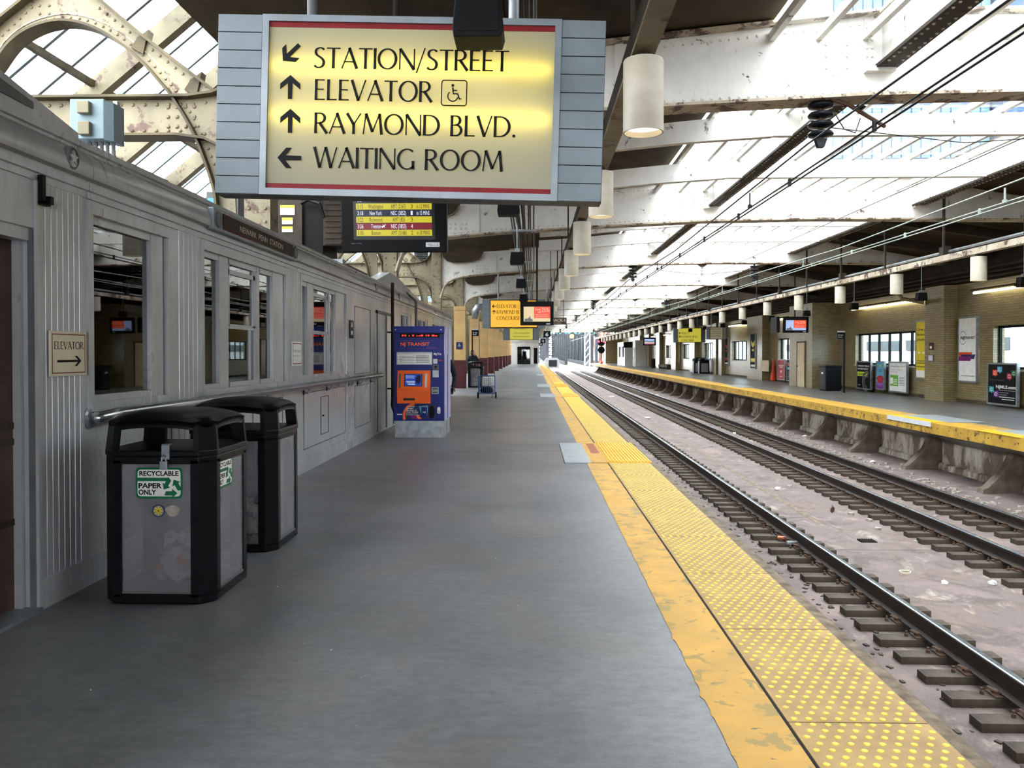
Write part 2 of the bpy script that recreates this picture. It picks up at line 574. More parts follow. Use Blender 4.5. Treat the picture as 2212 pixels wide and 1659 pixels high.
    def stroke(s, B, pts, ws, t=0.004, mi=0):
        """ribbon of varying width in a basis"""
        o, u, v, n = B
        P = [Vector(p) for p in pts]
        L, Rr = [], []
        for i, p in enumerate(P):
            d = (P[min(i + 1, len(P) - 1)] - P[max(i - 1, 0)]).normalized()
            w = ws[i] / 2
            L.append(p + Vector((-d.y, d.x)) * w)
            Rr.append(p - Vector((-d.y, d.x)) * w)
        vs = [o + u * q.x + v * q.y + n * t for q in L + Rr]
        k = len(P)
        return s.add(vs, [(i + k, i + 1 + k, i + 1, i) for i in range(k - 1)], mi)

    def text(s, B, txt, u0, v0, h, w=None, t=0.004, mi=0, align='L', bold=0.0):
        vs, fs, tw = text_mesh(txt, bold)
        if not vs:
            return s
        sx = h if w is None else w / tw
        sh = {'L': 0.0, 'C': -tw * sx / 2, 'R': -tw * sx}[align]
        o, u, v, n = B
        return s.add([o + u * (u0 + sh + x * sx) + v * (v0 + y * h) + n * t for x, y in vs], fs, mi)

    def obj(s, name, mats, parent=None, smooth=False, world=True, bevel=0.0):
        me = bpy.data.meshes.new(name)
        me.from_pydata(s.v, [], s.f)
        for m in (mats if isinstance(mats, (list, tuple)) else [mats]):
            me.materials.append(M[m])
        if any(s.m):
            me.polygons.foreach_set('material_index', s.m)
        if smooth:
            me.polygons.foreach_set('use_smooth', [True] * len(s.f))
            if smooth != 'all':
                me.set_sharp_from_angle(angle=R(40))
        me.update()
        o = bpy.data.objects.new(name, me)
        COL.objects.link(o)
        if bevel:
            b = o.modifiers.new('bevel', 'BEVEL')
            b.width, b.segments, b.limit_method = bevel, 2, 'ANGLE'
        if parent:
            o.parent = parent
            if world:
                o.matrix_parent_inverse = abs_mat(parent).inverted()
        return o


def abs_mat(o):
    m = o.matrix_basis.copy()
    if o.parent:
        m = abs_mat(o.parent) @ o.matrix_parent_inverse @ m
    return m


_TX = {}


def text_mesh(txt, bold=0.0):
    k = (txt, bold)
    if k not in _TX:
        c = bpy.data.curves.new('text', 'FONT')
        c.body = txt
        c.size = 1.0
        c.offset = bold
        c.resolution_u = 3
        o = bpy.data.objects.new('text', c)
        me = bpy.data.meshes.new_from_object(o)
        vs = [(v.co.x, v.co.y) for v in me.vertices]
        fs = [tuple(p.vertices) for p in me.polygons]
        bpy.data.objects.remove(o)
        bpy.data.meshes.remove(me)
        if vs:
            x0 = min(v[0] for v in vs)
            CAP = 0.729
            vs = [((v[0] - x0) / CAP, v[1] / CAP) for v in vs]
            _TX[k] = (vs, fs, max(v[0] for v in vs))
        else:
            _TX[k] = ([], [], 1)
    return _TX[k]


def tag(o, label=None, cat=None, group=None, kind=None):
    if label:
        o['label'] = label
    if cat:
        o['category'] = cat
    if group:
        o['group'] = group
    if kind:
        o['kind'] = kind
    return o


def thing(name, label, cat, loc=(0, 0, 0), group=None, rz=0.0):
    e = bpy.data.objects.new(name, None)
    COL.objects.link(e)
    e.empty_display_size = 0.1
    e.matrix_basis = Matrix.Translation(loc) @ Matrix.Rotation(rz, 4, 'Z')
    return tag(e, label, cat, group)


def setting(name, loc=(0, 0, 0)):
    e = bpy.data.objects.new(name, None)
    COL.objects.link(e)
    e.location = loc
    e['kind'] = 'structure'
    return e


KIDS = {}


def copy_tree(o, parent=None, label=None):
    c = o.copy()
    COL.objects.link(c)
    if parent:
        c.parent = parent
        c.matrix_parent_inverse = o.matrix_parent_inverse
    if label:
        c['label'] = label
    for ch in kids(o):
        copy_tree(ch, c)
    return c


def kids(o):
    if o not in KIDS:
        KIDS[o] = list(o.children)
    return KIDS[o]


ORD = ['first', 'second', 'third', 'fourth', 'fifth', 'sixth', 'seventh', 'eighth', 'ninth', 'tenth', 'eleventh', 'twelfth', 'thirteenth', 'fourteenth', 'fifteenth', 'sixteenth', 'seventeenth', 'eighteenth', 'nineteenth', 'twentieth', 'twenty-first', 'twenty-second', 'twenty-third', 'twenty-fourth', 'twenty-fifth', 'twenty-sixth', 'twenty-seventh', 'twenty-eighth', 'twenty-ninth', 'thirtieth']


def arc(cx, cy, r, a0, a1, n=10, ry=None):
    ry = r if ry is None else ry
    return [(cx + r * math.cos(R(a0 + (a1 - a0) * i / n)), cy + ry * math.sin(R(a0 + (a1 - a0) * i / n))) for i in range(n + 1)]


# ================================================================== STRUCTURE
Y_END = 128.0
X_IN, X_SEAM, X_EDGE = 0.805, 1.118, 1.724       # painted line, tactile tiles, platform edge
# ---- near platform
floor = tag(MB().box(-9.5, 1.70, -30, Y_END, -0.30, -0.03).obj('floor', 'paving'), kind='structure')
cuts = [-30.0] + [13.3 + 9.14 * i for i in range(13)] + [Y_END]
for a, b in zip(cuts, cuts[1:]):
    MB().box(-9.5, 1.70, a + 0.006, b - 0.006, -0.03, 0.0).obj('slab', 'paving', floor)
st = MB()
ys = [1.0]
while ys[-1] < Y_END:
    ys.append(ys[-1] + (rnd.uniform(0.02, 0.07) if ys[-1] < 14 else rnd.uniform(0.3, 0.8)))
xe = [X_IN + (rnd.gauss(0, 0.003) - (rnd.uniform(0.008, 0.02) if rnd.random() < 0.02 else 0)) for _ in ys]
vs_ = [(x, y, 0.003) for x, y in zip(xe, ys)] + [(X_SEAM - 0.012, y, 0.003) for y in ys]
n_ = len(ys)
st.add(vs_, [(i, i + n_, i + 1 + n_, i + 1) for i in range(n_ - 1)])
st.obj('painted_line', 'yellow_paint', floor)
MB().box(X_SEAM - 0.012, X_SEAM, 1.0, Y_END, 0, 0.004).obj('seam', 'dark_rubber', floor)
# tactile tiles with truncated domes
TL = 1.19
tile = MB().box(X_SEAM + 0.002, X_EDGE, 0.004, TL - 0.004, -0.02, 0.008)
nx, ny = 9, 21
for j in range(ny):
    for i in range(nx):
        cx = X_SEAM + 0.035 + (i + (0.5 if j % 2 else 0.0)) * 0.0645
        if cx > X_EDGE - 0.015:
            continue
        tile.lathe([(0.0155, 0.008), (0.014, 0.0115), (0.009, 0.0135)], (cx, 0.03 + j * TL / ny, 0), 8, 1)
t0 = tile.obj('tactile_tile', ['tactile_ground', 'tactile_dome'], floor)
flat = MB().box(X_SEAM + 0.002, X_EDGE, 0.004, TL - 0.004, -0.02, 0.008)
tf = None
first = 3.53 - 2 * TL
for k in range(104):
    y = first + k * TL
    if k == 0:
        t0.location.y = y
        continue
    if y < 45:
        c = t0.copy()
        COL.objects.link(c)
    else:
        if tf is None:
            tf = flat.obj('tactile_tile', 'tile_far', floor)
            c = tf
        else:
            c = tf.copy()
            COL.objects.link(c)
    c.location.y = y
    c.location.z = rnd.uniform(-0.001, 0.001)
# timber rubbing strip along the edge
y = 1.5
while y < 100:
    L = rnd.uniform(3.2, 5.0)
    zt = -0.018 + rnd.uniform(-0.008, 0.008)
    xo = 1.735 + rnd.uniform(-0.006, 0.008)
    MB().prism([(xo, zt - 0.22), (xo + 0.12, zt - 0.22), (xo + 0.12, zt - 0.025), (xo + 0.09, zt), (xo + 0.012, zt + 0.004), (xo, zt - 0.01)], 'Y', y, y + L - 0.02).obj('edge_timber', 'timber', floor)
    y += L
# platform retaining wall under the near edge
tag(MB().box(0.75, 0.95, -30, Y_END, -1.40, -0.30).obj('wall_trackside', 'old_concrete'), kind='structure')

# ---- bridge plates laid over the edge
def bridge_plate(y0, y1, label, x0=0.48):
    t = thing('bridge_plate', label, 'bridge plate', (1.1, y0, 0), 'bridge plates on the near platform')
    MB().box(x0, X_IN + 0.06, y0, y1, 0.004, 0.016).obj('steel_sheet', 'steel_plate', t)
    MB().box(X_IN + 0.06, X_SEAM, y0, y1, 0.004, 0.016).obj('worn_sheet', 'yellow_paint', t)
    if y0 < 20:
        MB().box(X_IN + 0.14, X_SEAM - 0.04, y0 + 1.1, y1 - 0.1, 0.016, 0.0165).obj('red_patch', 'red_wear', t)
    b = MB().box(X_SEAM, X_EDGE + 0.03, y0, y1, 0.012, 0.022).obj('ribbed_sheet', 'rib_yellow', t)
    n = 13
    for i in range(n):
        x = X_SEAM + 0.03 + i * (X_EDGE - X_SEAM - 0.03) / (n - 1)
        MB().prism([(x - 0.013, 0.022), (x + 0.013, 0.022), (x + 0.007, 0.036), (x - 0.007, 0.036)], 'Y', y0 + 0.02, y1 - 0.02).obj('rib', 'rib_yellow', b)


bridge_plate(11.85, 14.4, 'grey and ribbed yellow bridge plate nearest the camera on the platform edge')
bridge_plate(29.5, 32.0, 'small distant bridge plate on the platform edge, second from the camera', 0.3)
bridge_plate(38.5, 42.0, 'distant ribbed yellow bridge plate on the platform edge, third from the camera', 0.25)
bridge_plate(58.0, 62.0, 'farthest tiny bridge plate on the near platform edge', 0.35)

# ---- track bed with drain gutter
BED = -1.32
RAILZ = -1.04
bed = tag(MB().prism([(0.9, BED - 0.3), (10.6, BED - 0.3), (10.6, BED + 0.05), (9.9, BED + 0.02), (9.0, BED), (5.42, BED), (5.34, BED - 0.025), (5.16, BED - 0.025), (5.08, BED), (0.9, BED)], 'Y', 12.6, 150).obj('track_bed', 'trackbed'), kind='structure')
MB().prism([(0.9, BED - 0.3), (10.6, BED - 0.3), (10.6, BED + 0.05), (9.9, BED + 0.02), (9.0, BED), (0.9, BED)], 'Y', -30, 12.12).obj('bed_slab', 'trackbed', bed)
MB().prism([(0.9, BED - 0.3), (10.6, BED - 0.3), (10.6, BED + 0.05), (9.9, BED + 0.02), (9.0, BED), (0.9, BED)], 'Y', 12.135, 12.6).obj('bed_slab', 'trackbed', bed)
d = MB()
for i in range(7):
    d.box(5.14 + i * 0.035, 5.155 + i * 0.035, 12.62, 12.85, BED - 0.02, BED + 0.008)
d.obj('drain_grate', 'grate', bed)
# pale scar lines (filled cable slots) on the bed
MB().box(4.92, 5.02, 14, 60, BED, BED + 0.003).obj('filled_slot', 'timber', bed)


def rail_mb(x, y0, y1):
    zb = RAILZ - 0.186
    prof = [(-.075, 0), (.075, 0), (.075, .012), (.014, .03), (.010, .05), (.010, .13), (.035, .145), (.037, .172), (-.037, .172), (-.035, .145), (-.010, .13), (-.010, .05), (-.014, .03), (-.075, .012)]
    m = MB().prism([(x + a, zb + b) for a, b in prof], 'Y', y0, y1)
    m.prism([(x - .036, zb + .172), (x + .036, zb + .172), (x + .033, zb + .182), (x + .022, zb + .186), (x - .022, zb + .186), (x - .033, zb + .182)], 'Y', y0, y1, 1)
    return m


block = MB().box(-0.50, 0.44, -0.088, 0.088, -0.10, 0.0)
bl_me = block.obj('tie_block', 'tie_wood')
clip = MB()
for sgn in (-1, 1):
    clip.box(sgn * 0.09 - 0.045, sgn * 0.09 + 0.045, -0.08, 0.08, 0.0, 0.014)
    cx = sgn * 0.115
    clip.tube([(cx - sgn * 0.035, -0.05, 0.035), (cx, -0.06, 0.055), (cx + sgn * 0.03, -0.03, 0.06), (cx + sgn * 0.035, 0.02, 0.058), (cx + sgn * 0.005, 0.045, 0.05), (cx - sgn * 0.03, 0.03, 0.035)], 0.012, 5)
    clip.lathe([(0.02, 0.0), (0.02, 0.025), (0.012, 0.03), (0.012, 0.05)], (sgn * 0.19, 0.03, 0.0), 6)
    clip.box(sgn * 0.10 - 0.02, sgn * 0.10 + 0.02, -0.02, 0.02, 0.01, 0.045)
cl_me = clip.obj('rail_clip', 'rust_rail')


def track(label, xs, tied, y_first):
    t = thing('railway_track', label, 'railway track', ((xs[0] + xs[1]) / 2, 0, BED))
    for x in xs:
        rail_mb(x, -25, 150).obj('rail', ['rail_side', 'rail_top'], t, smooth=False)
    for x in tied:
        y = y_first
        while y < 56:
            o = bpy.data.objects.new('tie_block', bl_me.data)
            COL.objects.link(o)
            o.parent = t
            o.matrix_parent_inverse = abs_mat(t).inverted()
            o.location = (x + rnd.uniform(-.015, .015), y + rnd.uniform(-.01, .01), RAILZ - 0.206 + rnd.uniform(-.004, .004))
            c = bpy.data.objects.new('rail_clip', cl_me.data)
            COL.objects.link(c)
            c.parent = o
            c.location = (-o.location.x + x, 0, 0.002)
            c['kind'] = 'stuff'
            y += 0.457
        far = MB()
        while y < 128:
            far.box(x - .5, x + .44, y - .105, y + .105, RAILZ - .306, RAILZ - .206)
            y += 0.457
        f = far.obj('distant_tie_blocks', 'tie_wood', t)
        f['kind'] = 'stuff'
    return t


track('near railway track with a shiny-topped rail on wooden blocks beside the yellow platform edge', (2.545, 3.98), (3.98,), 5.0)
track('farther railway track with two dark rails below the opposite platform wall', (6.48, 7.91), (6.48, 7.91), 8.0)
bpy.data.objects.remove(bl_me)
bpy.data.objects.remove(cl_me)

# ---- opposite platform
XO = 9.25
XW = 14.2
opp = tag(MB().prism([(XO + 0.05, -0.26), (XO + 0.05, 0.0), (XW + 0.4, 0.0), (XW + 0.4, -0.6), (10.3, -0.6), (10.15, -0.5)], 'Y', -30, 130).obj('floor_opposite', 'paving_far'), kind='structure')
for y0 in range(0, 44):
    yy = -4 + y0 * 3.05
    f = MB().box(XO, XO + 0.05, yy, yy + 3.03, -0.235 + rnd.uniform(-.006, .006), 0.004)
    fo = f.obj('fascia_board', 'fascia_yellow', opp)
    if 10 < yy < 50:
        for i in range(6):
            MB().lathe([(0.02, -0.006), (0.012, -0.012)], (XO, yy + 0.25 + i * 0.5, -0.1), 6, ax='X').obj('bolt', 'rust_rail', fo)
ot = MB().box(XO + 0.012, XO + 0.62, 0.004, TL - 0.004, 0.0, 0.009)
oto = None
for k in range(106):
    if oto is None:
        oto = c = ot.obj('tactile_tile', 'tile_far', opp)
    else:
        c = oto.copy()
        COL.objects.link(c)
    c.location.y = 3 + k * TL
MB().box(XO + 0.62, XO + 0.95, -4, 130, 0.0, 0.003).obj('painted_line', 'yellow_paint', opp)
for (ya, yb, lab) in ((15.5, 17.0, 'nearest grey bridge plate on the opposite platform edge'), (18.9, 21.2, 'white folded bridge plate over the opposite platform edge'), (38, 41, 'distant pale bridge plate on the opposite platform edge')):
    t = thing('bridge_plate', lab, 'bridge plate', (XO + .5, ya, 0), 'bridge plates on the opposite platform')
    MB().box(XO + 0.35, XO + 1.25, ya, yb, 0.01, 0.02).obj('steel_sheet', 'steel_plate', t)
    MB().box(XO - 0.012, XO + 0.35, ya, yb, 0.01, 0.022).obj('yellow_sheet', 'rib_yellow', t)
    if 18 < ya < 22:
        MB().box(XO - 0.02, XO - 0.005, ya, yb, -0.09, 0.02).obj('folded_lip', 'pale_grey', t)
rw = tag(MB().box(10.3, 10.5, -30, 130, BED - 0.2, -0.3).obj('wall_retaining', 'old_concrete'), kind='structure')
MB().prism([(10.3, BED), (10.3, BED + 0.2), (10.22, BED + 0.17), (10.2, BED)], 'Y', -6, 130).obj('plinth', 'old_concrete', rw)
but = None
for k in range(-1, 31):
    y = 17.1 + 3.5 * k
    if but is None:
        m = MB().prism([(10.32, -0.42), (10.05, -0.42), (9.88, -0.80), (9.50, BED + 0.14), (9.40, BED + .1), (9.38, BED), (10.32, BED)], 'Y', -0.12, 0.12)
        but = c = m.obj('buttress', 'buttress_brown', rw)
    else:
        c = but.copy()
        COL.objects.link(c)
    c.location = (0, y, 0)

# ---- roof girders and columns, repeated every 9.14 m
GY0, GS, GN = 9.9, 9.14, 13
bot = [(-3.23, 3.55), (-3.165, 3.78), (-3.08, 3.98), (-2.95, 4.12), (-2.77, 4.22), (-2.4, 4.31), (-1.94, 4.37), (-.8, 4.47), (.27, 4.53), (1.65, 4.61), (4.0, 4.72), (6.6, 4.76), (9.5, 4.74), (12, 4.72), (14.2, 4.7)]
top = [(14.2, 4.95), (9.0, 5.66), (8, 5.7), (4.2, 5.7), (.91, 5.36), (-.8, 5.22), (-1.7, 5.17)]
opn = [(-1.72, 5.1), (-1.76, 4.98), (-1.85, 4.88), (-2.05, 4.80), (-2.4, 4.75), (-2.75, 4.75), (-2.98, 4.82), (-3.12, 4.96), (-3.18, 5.15), (-3.19, 5.4)]
sbot = [(-9.0, 4.31), (-4.35, 4.31), (-4.0, 4.26), (-3.78, 4.15), (-3.62, 3.96), (-3.53, 3.75), (-3.51, 3.55)]
stop = [(-3.51, 5.2), (-3.56, 5.03), (-3.68, 4.88), (-3.9, 4.79), (-4.2, 4.75), (-9.0, 4.75)]


def rivets_along(m, path, spacing, inset, y, r=0.021, x0=-99, x1=99):
    acc = 0.0
    for i in range(len(path) - 1):
        a, b = Vector(path[i]), Vector(path[i + 1])
        L = (b - a).length
        d = (b - a) / L
        nrm = Vector((-d.y, d.x))
        while acc < L:
            p = a + d * acc + nrm * inset
            if x0 < p.x < x1:
                rivet(m, p.x, y, p.y, r)
            acc += spacing
        acc -= L


def rivet(m, x, y, z, r=0.021):
    m.lathe([(r, y), (r * .8, y - r * .55), (r * .3, y - r * .8)], (x, 0, z), 6, ax='Y')


g0 = thing('plate_girder', 'nearest riveted white plate girder spanning the tracks, first from the camera', 'girder', (0, 0, 4.7), 'roof plate girders')
MB().prism(bot + top + opn, 'Y', -0.015, 0.015).obj('web', 'white_steel', g0)
MB().strip(bot, 'Y', -0.19, 0.19, -0.035).obj('bottom_flange', 'flange_steel', g0)
MB().strip(top[:6], 'Y', -0.17, 0.17, -0.03).obj('top_flange', 'flange_steel', g0)
MB().strip(opn, 'Y', -0.15, 0.15, -0.02).obj('opening_rim', 'cream_steel', g0)
a = MB()
a.box(4.0, 4.35, -0.12, -0.015, 5.0, 5.06)
a.box(4.0, 4.12, -0.03, -0.015, 5.05, 5.66)
a.obj('beam_seat', 'white_steel', g0)
MB().box(8.85, 9.2, -0.12, -0.015, 5.0, 5.06).obj('beam_seat', 'white_steel', g0)
for x, zz in ((1.05, 4.58), (6.6, 4.76), (-1.3, 4.42)):
    MB().box(x - .05, x + .05, -0.045, -0.015, zz + .03, zz + 0.8 if x > 0 else zz + .7).obj('stiffener', 'white_steel', g0)
r_ = MB()
rivets_along(r_, bot, 0.112, 0.075, -0.016, 0.021)
rivets_along(r_, [(14.2, 4.95 - .02), (9.0, 5.63), (8, 5.67), (4.2, 5.67), (.91, 5.33), (-1.5, 5.16)], 0.112, 0.06, -0.016, 0.021)
rivets_along(r_, opn, 0.11, 0.05, -0.016, 0.018)
for x in (3.55, 3.8):
    for z in (5.07, 5.21, 5.35):
        rivet(r_, x, -.016, z, .02)
for x in (4.03, 4.09):
    for i in range(6):
        rivet(r_, x, -.031, 5.1 + i * .1, .02)
for i in range(4):
    for j in range(3):
        rivet(r_, -1.95 + i * 0.13, -.016, 4.45 + j * 0.11, .026)
rr = r_.obj('rivets', 'white_steel', g0)
rr['kind'] = 'stuff'
c0 = thing('roof_column', 'nearest cream steel roof column rising behind the grey station building', 'column', (-3.35, 0, 0), 'columns along the platform')
# steel column with its knee, strut and arched frame towards the left
MB().box(-3.51, -3.19, -0.15, 0.15, 0.0, 5.9).obj('shaft', 'cream_steel', c0)
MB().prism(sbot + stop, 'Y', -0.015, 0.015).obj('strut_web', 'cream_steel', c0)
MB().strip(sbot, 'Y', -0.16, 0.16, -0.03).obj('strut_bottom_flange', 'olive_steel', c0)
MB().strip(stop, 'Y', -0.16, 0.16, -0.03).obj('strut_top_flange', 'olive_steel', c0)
AX, AZ, AR = -5.80, 3.90, 1.70
def smooth2(pts, n=4):
    P = [Vector(p) for p in pts]
    out = []
    for i in range(len(P) - 1):
        p0, p1, p2, p3 = P[max(i - 1, 0)], P[i], P[i + 1], P[min(i + 2, len(P) - 1)]
        for k in range(n):
            t = k / n
            q = 0.5 * ((2 * p1) + (p2 - p0) * t + (2 * p0 - 5 * p1 + 4 * p2 - p3) * t * t + (3 * p1 - p0 - 3 * p2 + p3) * t ** 3)
            out.append((q.x, q.y))
    out.append(tuple(pts[-1]))
    return out


inn = smooth2([(-3.86, 3.35), (-3.89, 3.65), (-4.11, 4.27), (-4.38, 4.74), (-4.55, 4.95), (-4.785, 5.21), (-5.11, 5.48), (-5.45, 5.66), (-5.80, 5.72), (-6.15, 5.64), (-6.42, 5.47), (-6.62, 5.22), (-6.9, 4.8), (-7.15, 4.3), (-7.4, 3.65), (-7.45, 3.35)])

rib_out = [(-7.98, 3.35), (-7.9, 4.4), (-6.54, 5.72), (-6.2, 5.98), (-5.78, 6.27), (-5.35, 5.97), (-4.84, 5.54), (-3.87, 4.79), (-3.7, 4.4), (-3.66, 3.35)]
MB().prism(inn + rib_out, 'Y', -0.02, 0.02).obj('arch_web', 'cream_steel', c0)
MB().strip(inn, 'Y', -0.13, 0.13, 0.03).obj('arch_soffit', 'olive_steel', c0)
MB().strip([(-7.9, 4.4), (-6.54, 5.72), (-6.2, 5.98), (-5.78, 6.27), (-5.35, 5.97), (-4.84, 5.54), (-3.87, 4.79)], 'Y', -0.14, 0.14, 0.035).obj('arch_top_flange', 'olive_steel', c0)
MB().strip([(a_[0] + (a_[0] + 5.75) * .055, a_[1] + (.1 if a_[1] > 5 else .05)) for a_ in inn[12:48]], 'Y', -0.032, -0.02, 0.012).obj('arch_angle_line', 'flange_steel', c0)
kn = MB()
for x, z in ((-4.84, 5.50), (-4.18, 4.98)):
    kn.prism([(x - .02, z), (x + .12, z + .1), (x + .05, z - .2), (x - .1, z - .12)], 'Y', -0.06, 0.08)
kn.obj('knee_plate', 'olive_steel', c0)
r_ = MB()
rivets_along(r_, sbot, 0.15, 0.06, -0.016, 0.026)
rivets_along(r_, stop, 0.15, 0.06, -0.016, 0.026)
for i in range(4):
    for j in range(3):
        rivet(r_, -4.5 + i * 0.11, -.016, 4.42 + j * 0.12, .028)
rivets_along(r_, inn[4:50], 0.10, -0.055, -0.021, 0.02)
rivets_along(r_, [(-6.2, 5.9), (-7.4, 4.8)], 0.1, 0.0, -0.021, 0.02)
rivets_along(r_, [(-5.35, 5.88), (-4.0, 4.82)], 0.12, 0.0, -0.021, 0.02)
for x in (-3.45, -3.25):
    for i in range(16):
        rivet(r_, x, -.151, 2.9 + i * 0.16, .022)
for i in range(2):
    for j in range(3):
        rivet(r_, -6.1 + i * 0.12, -.021, 5.72 + j * 0.1, .02)
rr = r_.obj('rivets', 'cream_steel', c0)
rr['kind'] = 'stuff'
gl = ['spanning the tracks above the nearest insulators']
for k in range(GN):
    yk = GY0 + GS * k
    g = g0 if k == 0 else copy_tree(g0, None, 'riveted white plate girder spanning the tracks, %s from the camera' % ORD[k])
    g.location = (0, yk, 4.7)
    if k == 0:
        cc = c0
    else:
        lab = 'cream steel roof column above the grey station building, %s from the camera' % ORD[k] if k < 3 else 'tan and maroon cased roof column on the platform, %s of that row' % ORD[k - 3]
        cc = copy_tree(c0, None, lab)
        if k >= 3:
            rm = [ch for ch in cc.children if ch.name.startswith(('arch', 'knee'))]
            for ch in rm:
                bpy.data.objects.remove(ch)
            for nm, z0, z1, mt, w in (('lower_casing', 0, 1.3, 'column_maroon', .27), ('upper_casing', 1.3, 3.72, 'column_tan', .265), ('casing_cap', 3.6, 3.78, 'column_tan', .28)):
                o = MB().box(-w, w, -w, w, z0, z1).obj(nm, mt, cc, world=False)
    cc.location = (-3.35, yk, 0)

# ---- roofs
ceil = tag(MB().prism([(-3.75, 5.32), (-1.7, 5.24), (.9, 5.42), (2.9, 5.62), (2.9, 5.76), (.9, 5.56), (-1.7, 5.38), (-3.75, 5.46)], 'Y', -24, Y_END).obj('ceiling', 'ceiling_paint'), kind='structure')
ceil2 = tag(MB().prism([(8.98, 5.66), (14.6, 4.72), (14.6, 4.86), (8.98, 5.8)], 'Y', -24, 130).obj('ceiling_opposite', 'ceiling_paint'), kind='structure')
for k in range(-1, GN - 1):
    for q in (3.05, 6.1):
        yk = GY0 + GS * k + q
        if yk < 3:
            continue
        MB().prism([(.2, 4.80), (1.41, 4.86), (2.44, 4.96), (3.8, 5.05), (3.8, 5.42), (2.44, 5.3), (1.41, 5.2), (.2, 5.12)], 'Y', yk - .07, yk + .07).obj('purlin', 'white_steel', ceil)
        MB().prism([(9.0, 5.2), (14.2, 4.45), (14.2, 4.7), (9.0, 5.5)], 'Y', yk - .07, yk + .07).obj('purlin', 'dark_steel', ceil2)
# skylight over the tracks: purlins, glazing bars, panes
sky = setting('ceiling_skylight', (0, 0, 5.4))
for k in range(-1, GN - 1):
    for q in (3.05, 6.1):
        yk = GY0 + GS * k + q
        if yk < 3:
            continue
        MB().box(3.8, 8.95, yk - .06, yk + .06, 5.06, 5.40).obj('purlin', 'white_steel', sky)
SB = [2.9 + 0.56 * i for i in range(12)]
for x in SB:
    MB().box(x - .035, x + .035, -24, Y_END, 5.40, 5.50).obj('glazing_bar', 'white_steel', sky)
pane = None
far = MB()
np_ = 0
for k in range(-1, GN - 1):
    for q in range(3):
        y0 = GY0 + GS * k + q * 3.047 + 0.04
        if y0 < 2:
            continue
        for i in range(11):
            if np_ < 200:
                if pane is None:
                    pane = c = MB().add([(0, 0, 0), (.49, 0, 0), (.49, 2.96, 0), (0, 2.96, 0)], [(3, 2, 1, 0)]).obj('pane', 'sky_glass', sky, world=False)
                else:
                    c = pane.copy()
                    COL.objects.link(c)
                c.location = (SB[i] + .035, y0, 5.46 - 5.4)
                np_ += 1
            else:
                far.add([(SB[i] + .035, y0, 5.46), (SB[i + 1] - .035, y0, 5.46), (SB[i + 1] - .035, y0 + 2.96, 5.46), (SB[i] + .035, y0 + 2.96, 5.46)], [(3, 2, 1, 0)])
for y0 in ():
    for i in range(11):
        far.add([(SB[i] + .035, y0 + .03, 5.46), (SB[i + 1] - .035, y0 + .03, 5.46), (SB[i + 1] - .035, y0 + 3.97, 5.46), (SB[i] + .035, y0 + 3.97, 5.46)], [(3, 2, 1, 0)])
f = far.obj('distant_panes', 'sky_glass', sky)
f['kind'] = 'stuff'


def long_beam(x, label):
    t = thing('longitudinal_beam', label, 'beam', (x, 10, 5.0))
    MB().box(x - .02, x + .02, -24, Y_END, 5.08, 5.68).obj('web', 'white_steel', t)
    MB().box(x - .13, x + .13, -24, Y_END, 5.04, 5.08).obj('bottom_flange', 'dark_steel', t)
    MB().box(x - .12, x + .12, 3, Y_END, 5.66, 5.70).obj('top_flange', 'flange_steel', t)
    m = MB()
    y = 5
    while y < 40:
        for s in (-1, 1):
            m.lathe([(.02, 5.04), (.014, 5.028)], (x + s * .08, y, 0), 6)
            m.lathe([(.02, 0), (.014, -.012)], (x - .02, y, 5.13 if s > 0 else 5.62), 6, ax='X')
        y += 0.13
    m.obj('rivets', 'flange_steel', t)['kind'] = 'stuff'


long_beam(4.24, 'white riveted longitudinal beam with dark underside, near edge of the skylight')
long_beam(8.96, 'white riveted longitudinal beam along the opposite canopy edge of the skylight')
# left skylight behind the arched frames: plane rising to the right
lsk = setting('ceiling_skylight_left', (-8, 15, 6))


def lp(x):
    return 0.82 * (x + 9.27) + 6.12


XA, XB, XC = -11.0, -8.37, -4.9
sl = math.hypot(1, .82)
nxp = (-.82 / sl, 1 / sl)
y = 10.2
i = 0
while y < 104:
    wide = i % 3 == 0
    w, dp = (0.11, 0.34) if wide else (0.035, 0.07)
    MB().prism([(XA - nxp[0] * dp, lp(XA) - nxp[1] * dp), (XC - nxp[0] * dp, lp(XC) - nxp[1] * dp), (XC, lp(XC)), (XA, lp(XA))], 'Y', y - w, y + w).obj('rafter' if wide else 'glazing_bar', 'cream_steel' if wide else 'glazing_grey', lsk)
    for xa, xb in ((XA, XB), (XB, XC)):
        MB().add([(xa, y + .04, lp(xa)), (xb, y + .04, lp(xb)), (xb, y + .81, lp(xb)), (xa, y + .81, lp(xa))], [(3, 2, 1, 0)]).obj('pane', 'sky_glass', lsk)
    y += 0.85
    i += 1
for xx, w, dp in ((XB, .05, .12), (-9.35, .1, .3), (XC, .1, .3)):
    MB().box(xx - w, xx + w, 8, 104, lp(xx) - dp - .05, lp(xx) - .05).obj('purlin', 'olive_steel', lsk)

tag(MB().box(2.9, 8.98, -24, 2.0, 5.55, 5.7).obj('ceiling_light_block', 'ceiling_paint'), kind='structure')  # made-up solid roof behind the camera, added to cut light from behind
# unseen light-blocking walls, added above the platform roof edge and far to the left
cw = tag(MB().box(-4.5, -4.35, -24, 128, 6.12, 9.9).obj('wall_light_block_top', 'ceiling_paint'), kind='structure')
tag(MB().box(-11.4, -11.2, -24, 128, -1.5, 4.6).obj('wall_light_block_left', 'cream_steel'), kind='structure')


# ================================================================== LEFT STATION BUILDING
XL = -3.11
wl = setting('wall_left', (XL, 10, 0))
BY1 = 30.8


def wy(px):
    """distance along the left wall at an image column"""
    return at(px, 763, X=XL).y


